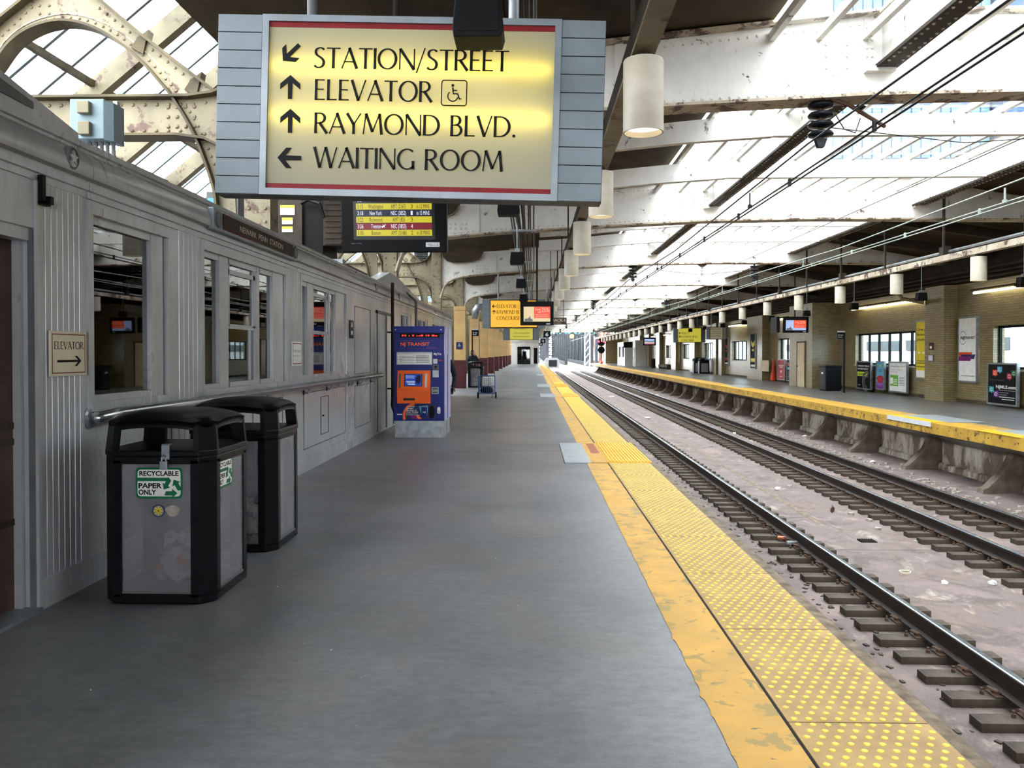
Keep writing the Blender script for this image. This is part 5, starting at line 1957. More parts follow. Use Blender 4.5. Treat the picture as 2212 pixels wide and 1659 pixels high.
        MB().poly(B, [(.105 + (.045 + .008 * math.sin(3 * a_)) * math.cos(a_), .605 + .036 * math.sin(a_)) for a_ in [i * math.pi / 12 for i in range(24)]], 0, .0015).obj('torn_sticker_residue', 'debris', t, world=False)
        hs = MB().box(.045, .095, -d - .012, -d - .004, .94, 1.035).obj('hasp', 'galvanised', t, world=False)
        MB().box(.05, .1, -d - .012, -d + .03, 1.032, 1.038).obj('hasp_fold', 'galvanised', hs, world=False)
        MB().tube([(.05, -d - .02, .925), (.05, -d - .02, .955), (.062, -d - .02, .97), (.077, -d - .02, .955), (.077, -d - .02, .925)], .006, 6).obj('padlock_shackle', 'chrome', hs, world=False)
        MB().box(.038, .088, -d - .03, -d - .012, .875, .93).obj('padlock_body', 'galvanised', hs, world=False, bevel=.004)
    return t


recycling_bin('black clear-sided recycling bin with RECYCLABLE PAPER ONLY sticker, the nearer of two by the wall', -2.42, 5.46, True)
recycling_bin('black clear-sided bin without front sticker, standing just behind the one with a padlock', -2.45, 6.82, False)
nb3 = recycling_bin('black clear-sided bin far down the near platform beside the first tan column', -2.68, 38.2, False)

# ================================================================== HANDRAIL, WALL SIGNS, CONDUITS
hr = thing('handrail', 'polished steel tube handrail fixed along the grey building wall', 'handrail', (XL, 5.6, 1.18))
xh, zh = XL + .10, 1.185
MB().tube([(XL + .02, wy(192), zh - .02), (xh - .03, wy(195), zh - .018), (xh, wy(200), zh - .01), (xh, wy(225), zh), (xh, 16.0, zh)], .042, 16).obj('rail_tube', 'chrome', hr, smooth='all')
MB().lathe([(.075, 0), (.075, .012), (.06, .022)], (XL, wy(191), zh - .02), 16, ax='X').obj('end_flange', 'galvanised', hr)
for px in (560, 655, 705, 752, 772, 800):
    y = wy(px)
    br = MB().tube([(XL, y, zh - .10), (XL + .06, y, zh - .11), (xh, y, zh - .04)], .014, 8).obj('bracket', 'chrome', hr)
    MB().lathe([(.035, 0), (.035, .012)], (XL, y, zh - .10), 10, ax='X').obj('bracket_rose', 'dark_steel', br)
Bl = lambda y, z, off=0.0: basis((XL + off, y, z), (0, 1, 0), (0, 0, 1))


def wall_sign(name, label, y0, y1, z0, z1, base, off, fill):
    t = thing(name, label, 'sign', (XL, (y0 + y1) / 2, z0))
    B = Bl(y0, z0, off)
    MB().plate(B, 0, y1 - y0, 0, z1 - z0, 0, .012).obj('plate', base, t, bevel=.002)
    fill(B, y1 - y0, z1 - z0, t)


def border(B, W_, H_, ins, th, t, mt, tt=.013):
    m = MB()
    for q in ((ins, W_ - ins, ins, ins + th), (ins, W_ - ins, H_ - ins - th, H_ - ins), (ins, ins + th, ins, H_ - ins), (W_ - ins - th, W_ - ins, ins, H_ - ins)):
        m.plate(B, *q, tt - .001, tt)
    m.obj('border', mt, t)


def f_elev(B, W_, H_, t):
    border(B, W_, H_, .018, .006, t, 'sign_red')
    roman(MB(), B, 'ELEVATOR', .10 * W_, .60 * H_, .17 * H_, .80 * W_, .0135).obj('lettering', 'black_print', t)
    m = MB()
    m.poly(B, [(x * W_, y * H_) for x, y in ((.18, .31), (.75, .31), (.65, .22), (.72, .22), (.84, .335), (.72, .45), (.65, .45), (.75, .36), (.18, .36))], .012, .0135)
    m.obj('arrow', 'black_print', t)


ya, yb = wy(100), wy(179)
za, zb = at(140, 812, X=XL).z, at(140, 716, X=XL).z
wall_sign('elevator_sign', 'cream wall sign reading ELEVATOR with a right arrow', ya, yb, za, zb, 'cream_print', .014, f_elev)


def f_newark(B, W_, H_, t):
    border(B, W_, H_, .02, .012, t, 'sign_red')
    m = MB().text(B, 'NEWARK', .1 * W_, .55 * H_, .12 * H_, .8 * W_, .0135)
    m.obj('lettering', 'grey_print', t)
    MB().text(B, 'PENN STATION', .1 * W_, .38 * H_, .06 * H_, .8 * W_, .0135).obj('small_lettering', 'grey_print', t)


wall_sign('station_sign', 'small pale sign reading NEWARK between two windows', wy(627), wy(648), at(638, 790, X=XL).z, at(638, 738, X=XL).z, 'white_print', .014, f_newark)


def f_rest(B, W_, H_, t):
    m = MB()
    m.poly(B, [(.5 * W_ + .03 * math.cos(a_), .82 * H_ + .03 * math.sin(a_)) for a_ in [i * math.pi / 5 for i in range(10)]], .012, .0135)
    m.plate(B, .35 * W_, .65 * W_, .62 * H_, .76 * H_, .012, .0135)
    m.plate(B, .3 * W_, .7 * W_, .2 * H_, .42 * H_, .012, .0135)
    m.obj('pictogram', 'white_print', t)


wall_sign('restroom_sign', 'narrow dark wall sign with white pictograms beside the hatch panel', wy(753), wy(761), at(757, 731, X=XL).z, at(757, 692, X=XL).z, 'dark_plastic', .014, f_rest)
# NEWARK PENN STATION nameplate standing off the cornice
npl = thing('station_nameplate', 'dark nameplate reading NEWARK PENN STATION mounted on the cornice', 'sign', (XL, 9, 2.8))
ya, yb = wy(443), wy(629)
za, zb = 2.80, 3.0
B = Bl(ya, za, .09)
Wn = yb - ya
MB().plate(B, 0, Wn, 0, .21, -.06, 0).obj('backing', 'frame_grey', npl, bevel=.01)
MB().plate(B, .22, Wn - .22, .03, .18, 0, .008).obj('panel', 'dark_steel', npl)
m = MB()
for q in ((.22, Wn - .22, .03, .036), (.22, Wn - .22, .174, .18)):
    m.plate(B, *q, .008, .01)
m.obj('red_line', 'sign_red', npl)
MB().text(B, 'NEWARK  PENN  STATION', Wn / 2, .07, .065, Wn * .52, .012, 0, 'C').obj('lettering', 'cream_print', npl)
for u in (.11, Wn - .11):
    MB().poly(B, [(u + .07 * math.cos(a_), .105 + .08 * math.sin(a_)) for a_ in [i * math.pi / 10 for i in range(20)]], 0, .015).obj('rosette', 'hvac_grey', npl)
# black door closer hook near the upper left
t = thing('door_hook', 'black metal hook bracket high on the wall beside the left door', 'bracket', (XL, wy(80), 2.4))
y = wy(80)
zt_, zb_ = at(88, 382, X=XL).z, at(88, 442, X=XL).z
MB().box(XL + .018, XL + .05, y - .01, y + .025, zb_, zt_).obj('upright', 'dark_plastic', t)
MB().box(XL + .018, XL + .07, y + .04, y + .075, zb_, zb_ + .05).obj('hook_tip', 'dark_plastic', t)
MB().box(XL + .018, XL + .05, y - .01, y + .075, zb_ - .01, zb_ + .012).obj('hook_foot', 'dark_plastic', t)
for px, lab, ztop in ((835, 'dark vertical conduit on the grey wall feeding the ticket machine', 3.12), (888, 'grey vertical conduit bending over the building cornice behind the ticket machine', 2.95)):
    y = wy(px)
    t = thing('wall_conduit', lab, 'conduit', (XL, y, 1))
    x_ = XL + .13
    if px == 835:
        pts = [(x_, y, ztop), (x_, y, .75), (x_, y - .05, .5), (x_ + .12, y - .4, .36), (-2.66, 15.75, .33)]
    else:
        pts = [(XL - .5, y - 3.5, 3.2), (XL - .1, y - .4, 3.18), (x_, y, ztop), (x_, y, 1.0)]
    MB().tube(pts, .035, 8).obj('pipe', 'dark_steel' if px == 835 else 'hvac_grey', t, smooth=True)
    for z in (2.05, .85):
        MB().box(XL, x_ + .05, y - .1, y + .1, z, z + .03).obj('strap', 'dark_steel', t)
# clutter above the building roof
t = thing('junction_box', 'pale blue-grey electrical box on brackets above the building roof', 'electrical box', (-4.0, 7.3, 3.05))
p, q = at(151, 300, Y=7.3), at(238, 213, Y=7.3)
MB().box(p.x, q.x - .06, 7.3, 7.55, p.z, q.z).obj('enclosure', 'box_blue_grey', t, bevel=.008)
MB().prism([(q.x - .06, 7.3), (q.x, 7.36), (q.x, 7.55), (q.x - .06, 7.55)], 'Z', p.z - .01, q.z - .02).obj('side', 'box_blue_grey', t)
for pa, pb in (((170, 246), (196, 220)), ((172, 292), (197, 264))):
    a, b = at(*pa, Y=7.28), at(*pb, Y=7.28)
    MB().box(a.x, b.x, 7.24, 7.3, a.z, b.z).obj('breaker_cover', 'box_tan', t, bevel=.006)
for i in range(5):
    x_ = p.x + .12 + i * .055
    MB().tube([(x_, 7.42, p.z), (x_, 7.42, 3.05)], .018, 6).obj('conduit', 'hvac_grey', t)
for x_ in (p.x + .12, q.x - .06):
    MB().box(x_ - .02, x_ + .02, 7.5, 7.56, p.z, q.z + .04).obj('strut', 'galvanised', t)
t = thing('air_handler', 'dark grey air handler with YORK lettering behind the cornice', 'air conditioner', (-4.4, 11.2, 3.05))
p, q = at(446, 470, Y=11.2), at(514, 414, Y=11.2)
MB().box(p.x, q.x, 11.2, 12.2, 3.05, q.z).obj('cabinet', 'hvac_grey', t)
B = basis((p.x, 11.2, 3.05), (1, 0, 0), (0, 0, 1))
Hh = at(480, 443, Y=11.2).z - 3.05
MB().plate(B, .02, .11, Hh, Hh + .1, 0, .006).obj('logo', 'poster_blue', t)
MB().text(B, 'YORK', .13, Hh + .01, .075, .27, .006, 0, 'L', .02).obj('lettering', 'black_print', t)
t = thing('duct_unit', 'grey ventilation unit with caution labels and dark duct above the building', 'ventilation unit', (-4.2, 14.8, 3.05))
p, q = at(600, 560, Y=14.8), at(652, 400, Y=14.8)
MB().box(p.x, q.x, 14.8, 16, 3.05, q.z).obj('cabinet', 'dark_steel', t)
a, b = at(652, 560, Y=14.9), at(697, 400, Y=14.9)
MB().box(a.x, b.x, 14.9, 16, 3.05, b.z).obj('duct', 'dark_plastic', t)
a, b = at(698, 530, Y=14.8), at(742, 420, Y=14.8)
MB().box(a.x, b.x, 14.8, 16, a.z, b.z).obj('grille_box', 'dark_steel', t)
for i in range(9):
    z = a.z + (i + .5) * (b.z - a.z) / 9
    MB().box(a.x + .04, b.x - .04, 14.78, 14.8, z - .03, z + .01).obj('louvre', 'dark_steel', t)
for x0, y0, x1, y1 in ((605, 464, 636, 443), (609, 484, 632, 470), (609, 501, 632, 489)):
    a, b = at(x0, y0, Y=14.78), at(x1, y1, Y=14.78)
    l_ = MB().box(a.x, b.x, 14.785, 14.8, a.z, b.z).obj('caution_label', 'white_print', t)
    MB().box(a.x, b.x, 14.782, 14.785, b.z - .05, b.z).obj('yellow_header', 'poster_yellow', l_)
a, b = at(668, 530, Y=14.3), at(752, 570, Y=14.3)
MB().box(a.x, b.x, 14.2, 16, 3.07, 3.2).obj('support_beam', 'column_maroon', t)
MB().box(a.x + .15, b.x - .1, 14.3, 14.5, 3.2, 3.3).obj('cable_tray', 'galvanised', t)
MB().tube([at(650, 440, Y=14.7), at(665, 432, Y=14.7), at(690, 440, Y=14.6), at(700, 470, Y=14.6)], .03, 6).obj('cable', 'dark_plastic', t)
# far side of the island: cream wall with louvres and sheds seen above the building
lw = setting('wall_island', (-9.6, 40, 0))
MB().box(-9.9, -9.6, 34, 128, 0, 6.5).obj('wall_panel', 'cream_steel', lw)
MB().box(-9.6, -5.2, 46, 46.3, 0, 6.5).obj('cross_wall', 'cream_steel', lw)
for k in range(7):
    yk = 47 + k * 9.14
    MB().box(-9.6, -5.2, yk + 8, yk + 8.3, 0, 5.5).obj('cross_wall', 'olive_steel', lw)
a, b = at(895, 572, Y=45.9), at(924, 540, Y=45.9)
for i in range(8):
    z = a.z + (i + .5) * (b.z - a.z) / 8
    MB().box(a.x, b.x, 45.85, 46, z - .05, z + .02).obj('louvre', 'dark_plastic', lw)
MB().box(a.x - .1, b.x + .1, 45.95, 46.0, a.z - .1, b.z + .1).obj('louvre_frame', 'pale_grey', lw)
t = thing('light_sign', 'pale blue-white lit sign with small text seen above the building roof', 'sign', (-5.6, 44, 3))
a, b = at(905, 652, Y=44), at(946, 635, Y=44)
MB().box(a.x, b.x, 44, 44.1, a.z, b.z).obj('panel', 'screen_sky', t)
MB().text(basis((a.x, 44, a.z), (1, 0, 0), (0, 0, 1)), 'lost in the', .1, .12, .18, (b.x - a.x) * .8, .006).obj('lettering', 'grey_print', t)
MB().tube([(a.x + .5, 44.05, b.z), (a.x + .5, 44.05, 5.5)], .03, 6).obj('hanger', 'dark_steel', t)

# ================================================================== TICKET MACHINES
def ticket_machine(label, front):
    y0 = 15.4
    x0, x1 = -2.66, -1.69
    t = thing('ticket_machine', label, 'ticket machine', ((x0 + x1) / 2, y0 if front else y0 + 1.1, 0))
    ya, yb = (y0, y0 + .55) if front else (y0 + .63, y0 + 1.2)
    MB().box(x0 + .015, x1 - .015, ya + .03, yb - .02, 0, .32).obj('base', 'galvanised', t)
    MB().box(x0, x1, ya, yb, .32, 2.13).obj('body', 'tvm_blue', t, bevel=.01)
    MB().box(x1 - .002, x1 + .012, ya + .02, yb - .12, .32, 1.6).obj('side_panel', 'lavender', t)
    MB().box(x1 - .002, x1 + .02, ya + .0, yb - .1, 1.6, 2.12).obj('side_head', 'lavender', t)
    if not front:
        return t
    B = basis((x0, ya, 0), (1, 0, 0), (0, 0, 1))
    W_ = x1 - x0
    MB().plate(B, -.008, W_ + .008, 2.0, 2.135, 0, .09).obj('visor', 'tvm_blue', t, bevel=.01)
    for u in (.05, W_ - .05):
        MB().poly(B, [(u + .012 * math.cos(a_), 2.07 + .012 * math.sin(a_)) for a_ in [i * math.pi / 4 for i in range(8)]], .09, .095).obj('screw', 'pale_grey', t)
    MB().plate(B, .12, W_ - .08, 1.92, 2.0, 0, .012).obj('led_window', 'dark_plastic', t)
    m = MB()
    r2 = random.Random(11)
    u = .16
    while u < W_ - .12:
        w = r2.choice([.02, .03, .045])
        m.plate(B, u, u + w, 1.945, 1.945 + r2.choice([.014, .02, .028]), .012, .014)
        u += w + r2.choice([.012, .02, .05])
    m.obj('led_text', 'led_red', t)['kind'] = 'stuff'
    m = MB()
    for q in ((.03, W_ - .03, 1.70, 1.704), (.03, W_ - .03, 1.855, 1.859), (.03, .034, 1.70, 1.859), (W_ - .034, W_ - .03, 1.70, 1.859)):
        m.plate(B, *q, 0, .004)
    m.obj('brand_outline', 'poster_purple', t)
    MB().text(B, 'NJ TRANSIT', .13, 1.765, .065, .56, .005, 0, 'L', .02).obj('brand_lettering', 'tvm_orange', t)
    MB().text(B, 'tickets', .63, 1.71, .05, .20, .005).obj('small_lettering', 'poster_purple', t)
    nf = MB().plate(B, .06, .74, 1.40, 1.64, 0, .02).obj('notice_frame', 'pale_grey', t)
    MB().plate(B, .085, .715, 1.42, 1.60, .02, .022).obj('notice_sheet', 'white_print', nf)
    m = MB()
    for i in range(5):
        m.plate(B, .11, .40, 1.44 + i * .03, 1.448 + i * .03, .022, .0225)
        m.plate(B, .43, .69, 1.44 + i * .03, 1.455 + i * .03, .022, .0225)
    m.obj('notice_print', 'grey_print', nf)['kind'] = 'stuff'
    MB().text(B, 'MyTix', .77, 1.585, .045, .15, .004, 0, 'L', .02).obj('app_lettering', 'white_print', t)
    MB().plate(B, .76, .84, 1.42, 1.51, 0, .006).obj('app_sticker', 'pale_grey', t)
    MB().plate(B, .85, .93, 1.47, 1.49, 0, .004).obj('red_sticker', 'poster_red', t)
    MB().plate(B, .75, .87, 1.30, 1.40, 0, .02).obj('card_reader', 'hvac_grey', t)
    MB().plate(B, .79, .83, 1.33, 1.38, .02, .022).obj('card_slot', 'dark_plastic', t)
    MB().plate(B, .75, .865, 1.16, 1.29, 0, .025).obj('keypad', 'galvanised', t)
    sl_ = MB().plate(B, .73, .865, .84, .97, 0, .03).obj('bill_slot', 'frame_grey', t)
    for v in (.865, .93):
        MB().plate(B, .75, .85, v, v + .016, .03, .032).obj('slot', 'dark_plastic', sl_)
    # orange console: upper face leaning back, lower tray
    ob = MB()
    vs = []
    for (v, n) in ((.66, .0), (.66, .10), (.92, .13), (.94, .12), (1.29, .035), (1.29, 0)):
        for u in (.08, .71):
            vs.append(B[0] + B[1] * u + B[2] * v + B[3] * n)
    ob.add(vs, [(i * 2, i * 2 + 1, i * 2 + 3, i * 2 + 2) for i in range(5)] + [(0, 2, 4, 6, 8, 10), (1, 3, 5, 7, 9, 11)])
    oc = ob.obj('console', 'tvm_orange', t, bevel=.006)
    vdir = (B[2] * .35 + B[3] * (-.085)).normalized()
    Bc = basis(B[0] + B[2] * .94 + B[3] * .12, B[1], vdir)
    MB().plate(Bc, .215, .56, .05, .29, .0, .006).obj('touch_screen', 'screen_navy', oc)
    MB().plate(Bc, .23, .545, .06, .28, .006, .008).obj('screen_picture', 'screen_blue', oc)
    m = MB()
    m.text(Bc, 'SEE Something', .245, .24, .022, .16, .009)
    m.text(Bc, 'SAY Something', .245, .205, .022, .16, .009)
    for i in range(3):
        m.plate(Bc, .25 + .02 * i, .42, .14 - i * .028, .15 - i * .028, .008, .009)
    m.obj('screen_text', 'screen_white', oc)
    MB().poly(Bc, [(.44, .11), (.50, .09), (.53, .14), (.53, .25), (.50, .27), (.46, .26), (.43, .19)], .008, .009).obj('screen_figure', 'screen_navy', oc)
    MB().plate(Bc, .11, .15, .02, .30, .0, .004).obj('side_label', 'hvac_grey', oc)
    MB().plate(Bc, .61, .65, .03, .30, .0, .004).obj('side_label', 'pale_grey', oc)
    MB().plate(B, .20, .42, .72, .80, .098, .112).obj('tray_slot', 'dark_steel', oc)
    # advert sticker on the lower door
    ad_ = MB().poly(B, [(.17, .36), (.80, .36), (.82, .44), (.81, .64), (.40, .64), (.26, .60), (.18, .48)], 0, .003).obj('advert_sticker', 'poster_navy', t)
    MB().poly(B, arc(.42, .42, .25, 95, 200, 10) + arc(.42, .42, .20, 200, 95, 10), .003, .004).obj('orange_arc', 'tvm_orange', ad_)
    MB().poly(B, [(.30, .42), (.50, .44), (.46, .36), (.36, .36)], .003, .004).obj('magenta_wedge', 'poster_magenta', ad_)
    MB().poly(B, [(.46, .44), (.54, .36), (.46, .36), (.43, .42)], .003, .0045).obj('orange_wedge', 'tvm_orange', ad_)
    MB().poly(B, [(.54, .42), (.64, .40), (.66, .62), (.48, .60)], .003, .004).obj('pale_patch', 'poster_blue', ad_)
    MB().plate(B, .53, .64, .39, .59, .004, .006).obj('phone', 'tvm_blue', ad_)
    MB().text(B, 'nj', .56, .48, .03, .05, .007, 0, 'L', .02).obj('phone_logo', 'white_print', ad_)
    MB().poly(B, [(.73 + .055 * math.cos(a_), .49 + .125 * math.sin(a_)) for a_ in [i * math.pi / 10 for i in range(20)]], .004, .006).obj('dark_figure', 'black_print', ad_)
    m = MB()
    for i, tx in enumerate(('A Ticket', 'Vending', 'Machine in', 'Your Pocket')):
        m.text(B, tx, .24 if i else .25, .585 - i * .035, .026, (.15, .14, .20, .23)[i], .005, 0, 'L', .02)
    m.text(B, 'Download the free', .24, .455, .018, .22, .005)
    m.text(B, 'NJ TRANSIT Mobile App', .24, .428, .018, .26, .005)
    m.obj('advert_text', 'white_print', ad_)
    MB().plate(B, .06, .16, .435, .455, 0, .003).obj('white_tag', 'white_print', t)
    pts = arc(.87, .56, .03, 0, 180, 8) + arc(.87, .49, .03, 180, 360, 8)
    lk = MB().poly(B, pts, 0, .03).obj('lock_plate', 'chrome', t)
    MB().poly(B, [(.87 + .012 * math.cos(a_), .5 + .012 * math.sin(a_)) for a_ in [i * math.pi / 4 for i in range(8)]], .03, .036).obj('keyhole', 'dark_steel', lk)
    return t


ticket_machine('blue ticket machine with orange console reading NJ TRANSIT tickets, facing the camera', True)
ticket_machine('second blue ticket machine standing back to back behind the orange-fronted one', False)


# ================================================================== PEOPLE
def person(label, loc, rz, joints, edges, parts, head_z):
    t = thing('person', label, 'person', loc, None, rz)
    me = bpy.data.meshes.new('clothed_body')
    names = list(joints)
    me.from_pydata([joints[n][0] for n in names], [(names.index(a), names.index(b)) for a, b in edges], [])
    o = bpy.data.objects.new('body', me)
    COL.objects.link(o)
    o.parent = t
    md = o.modifiers.new('skin', 'SKIN')
    md.use_smooth_shade = True
    lay = me.skin_vertices[0].data
    for i, n in enumerate(names):
        r = joints[n][1]
        lay[i].radius = r if isinstance(r, tuple) else (r, r)
        lay[i].use_root = n == 'pelvis'
    sb = o.modifiers.new('subsurf', 'SUBSURF')
    sb.levels = sb.render_levels = 2
    me.materials.append(M[parts['body']])
    hx, hy, hz = joints['head'][0]
    MB().lathe([(.01, -.12), (.055, -.105), (.072, -.05), (.078, .02), (.074, .07), (.05, .11), (.01, .125)], (hx, hy, hz), 14, sy=1.15).obj('face', 'skin', t, smooth='all', world=False)
    hb = MB()
    hb.lathe([(.087, -.09), (.093, -.02), (.094, .04), (.083, .09), (.055, .13), (.01, .142)], (hx, hy + .028, hz), 14, sy=1.05)
    hb.obj('hair_or_hood', parts['hair'], t, smooth='all', world=False)
    fo = [o_ for o_ in (1,)]
    m = MB()
    m.prism([(-.012, -.01), (.012, -.01), (.006, .03), (-.006, .03)], 'Y', hy - .105, hy - .085)
    for v in range(len(m.v)):
        m.v[v] = (m.v[v][0] + hx, m.v[v][1], m.v[v][2] + hz - .02)
    m.obj('nose', 'skin', t, world=False)
    for sx in (-1, 1):
        MB().lathe([(.012, -.006), (.014, 0), (.012, .006)], (hx + sx * .03, hy - .078, hz + .01), 8, sy=.5).obj('eye', 'hair', t, world=False)
        MB().lathe([(.012, -.03), (.02, 0), (.012, .03)], (hx + sx * .082, hy + .005, hz - .01), 8, sx=.5).obj('ear', 'skin', t, world=False)
    MB().box(hx - .025, hx + .025, hy - .088, hy - .08, hz - .062, hz - .054).obj('mouth', 'poster_red', t, world=False)
    for s in ('l', 'r'):
        w, e = Vector(joints['wrist_' + s][0]), Vector(joints['elbow_' + s][0])
        d = (w - e).normalized()
        side = d.cross(Vector((0, 1, 0)))
        side = side.normalized() if side.length > .1 else Vector((1, 0, 0))
        up = side.cross(d)
        h = MB()
        h.tube([w - d * .02, w + d * .04, w + d * .085], [.026, .036, .034], 8)
        for i, L in enumerate((.062, .07, .066, .052)):
            b0 = w + d * .08 + side * (.027 - i * .018)
            h.tube([b0, b0 + d * L * .55 + up * .006, b0 + d * L * .9 + up * .028], [.0095, .009, .007], 6)
        h.tube([w + d * .02 + side * .03, w + d * .055 + side * .052 + up * .01, w + d * .085 + side * .055 + up * .02], [.012, .0105, .008], 6)
        h.obj('hand', parts.get('hand', 'skin'), t, smooth='all', world=False)
    for s in ('l', 'r'):
        a = Vector(joints['ankle_' + s][0])
        MB().lathe([(.05, 0), (.055, .03), (.05, .07), (.04, .11)], (a.x, a.y - .06, 0), 12, sy=2.1, sx=.9).obj('shoe', 'dark_rubber', t, smooth='all', world=False)
    # trousers as tapering tubes over the legs
    for s in ('l', 'r'):
        MB().tube([Vector(joints['hip_' + s][0]) + Vector((0, 0, .04)), joints['knee_' + s][0], Vector(joints['ankle_' + s][0]) - Vector((0, 0, .03))], [.105, .08, .066], 12).obj('trouser_leg', 'trousers', t, smooth='all', world=False)
    return t


BE = [('pelvis', 'waist'), ('waist', 'chest'), ('chest', 'neck'), ('neck', 'head'), ('chest', 'shoulder_l'), ('shoulder_l', 'elbow_l'), ('elbow_l', 'wrist_l'), ('chest', 'shoulder_r'), ('shoulder_r', 'elbow_r'), ('elbow_r', 'wrist_r'), ('pelvis', 'hip_l'), ('hip_l', 'knee_l'), ('knee_l', 'ankle_l'), ('pelvis', 'hip_r'), ('hip_r', 'knee_r'), ('knee_r', 'ankle_r')]


def pose(**kw):
    j = dict(pelvis=((0, 0, .93), (.15, .11)), waist=((0, 0, 1.1), (.15, .11)), chest=((0, 0, 1.33), (.17, .12)), neck=((0, -.01, 1.50), .055), head=((0, -.03, 1.64), .06),
             shoulder_l=((.19, 0, 1.42), .075), elbow_l=((.27, .03, 1.14), .06), wrist_l=((.26, -.06, .90), .043),
             shoulder_r=((-.19, 0, 1.42), .075), elbow_r=((-.27, .03, 1.14), .06), wrist_r=((-.26, -.06, .90), .043),
             hip_l=((.1, 0, .88), .1), knee_l=((.11, -.02, .48), .068), ankle_l=((.11, .03, .08), .045), hip_r=((-.1, 0, .88), .1), knee_r=((-.11, -.02, .48), .068), ankle_r=((-.11, .03, .08), .045))
    j.update(kw)
    return j


# person at the back machine: right side of the body shows past the machine
person('person in dark navy jacket standing at the back of the ticket machines, arm showing', (-1.95, 17.3, 0), R(0), pose(wrist_l=((.25, -.12, .88), .043), elbow_l=((.29, .02, 1.12), .062)), BE, {'body': 'jacket_navy', 'hair': 'hair', 'hand': 'dark_rubber'}, 1.64)
person('person in dark hooded coat with hand raised to the face behind the far bin', (-2.95, 39.6, 0), R(20), pose(elbow_l=((.30, -.12, 1.22), .06), wrist_l=((.10, -.17, 1.52), .043), elbow_r=((-.28, -.05, 1.15), .06), wrist_r=((-.12, -.22, 1.10), .043)), BE, {'body': 'jacket_navy', 'hair': 'jacket_navy'}, 1.64)

# ================================================================== SHOPPING CART
t = thing('shopping_cart', 'blue wire folding cart with two wheels loaded with bags on the platform', 'shopping cart', (-1.63, 29, 0))
x0, x1, y0, y1, zb, zt = -1.93, -1.36, 28.8, 29.3, .17, .80
m = MB()
for z in (zb, .42, zt):
    m.tube([(x0, y0, z), (x1, y0, z), (x1, y1, z), (x0, y1, z), (x0, y0, z)], .012 if z != .42 else .008, 5)
fr2 = m.obj('basket_hoops', 'cart_blue', t)
for i in range(9):
    x = x0 + i * (x1 - x0) / 8
    for y in (y0, y1):
        MB().tube([(x, y, zb), (x, y, zt)], .006 if i not in (0, 8) else .013, 5).obj('wire_rod', 'cart_blue', t)
for i in range(1, 5):
    y = y0 + i * (y1 - y0) / 5
    for x in (x0, x1):
        MB().tube([(x, y, zb), (x, y, zt)], .006, 5).obj('wire_rod', 'cart_blue', t)
MB().tube([(x0 + .1, y1, zt), (x0 + .1, y1 + .25, 1.22), (x1 - .02, y1 + .25, 1.22), (x1 - .02, y1, zt)], .012, 6).obj('handle', 'wire_dark', t)
for x in (x0 - .02, x1 + .05):
    w_ = MB().lathe([(.10, -.03), (.115, -.02), (.115, .02), (.10, .03), (.03, .02)], (x, y0 + .08, .115), 18, ax='X').obj('wheel', 'dark_rubber', t)
    MB().lathe([(.04, -.02), (.04, .02)], (x, y0 + .08, .115), 10, ax='X').obj('hub', 'galvanised', w_)
MB().tube([(x1 - .1, y1 - .1, .17), (x1 - .1, y1 - .1, .0)], .012, 5).obj('front_leg', 'wire_dark', t)
t = thing('carry_bag', 'black bag lying at the bottom of the wire cart', 'bag', (-1.65, 29, .18))
MB().lathe([(.05, 0), (.22, .02), (.25, .1), (.2, .2), (.08, .24)], (0, .05, 0), 14, sy=.75).obj('body', 'bag_black', t, smooth='all', world=False)
MB().tube([(-.1, 0, .2), (-.06, 0, .3), (.06, 0, .3), (.1, 0, .2)], .012, 6).obj('strap', 'bag_black', t, world=False)
t = thing('white_pack', 'white wrapped pack of rolls standing in the wire cart', 'pack', (-1.60, 29.08, .43))
for i in range(2):
    MB().box(-.22 + i * .23, -.01 + i * .23, -.15, .15, 0, .34).obj('roll_pack', 'paper', t, world=False, bevel=.04)

# ================================================================== SMALL PLATFORM SIGNS
def number_sign(txt, label, px0, py0, px1, py1, Y, zt=5.4):
    a, b = at(px0, py1, Y=Y), at(px1, py0, Y=Y)
    t = thing('car_marker_sign', label, 'sign', ((a.x + b.x) / 2, Y, a.z), 'numbered stop markers')
    MB().box(a.x, b.x, Y, Y + .03, a.z, b.z).obj('plate', 'dark_plastic', t)
    B = basis((a.x, Y, a.z), (1, 0, 0), (0, 0, 1))
    W_, H_ = b.x - a.x, b.z - a.z
    MB().text(B, txt, W_ / 2, H_ * .22, H_ * .56, W_ * (.42 if len(txt) == 1 else .6), .006, 0, 'C', .02).obj('numeral', 'white_print', t)
    MB().tube([((a.x + b.x) / 2, Y + .015, b.z), ((a.x + b.x) / 2, Y + .015, zt)], .02, 6).obj('hanger', 'galvanised', t)


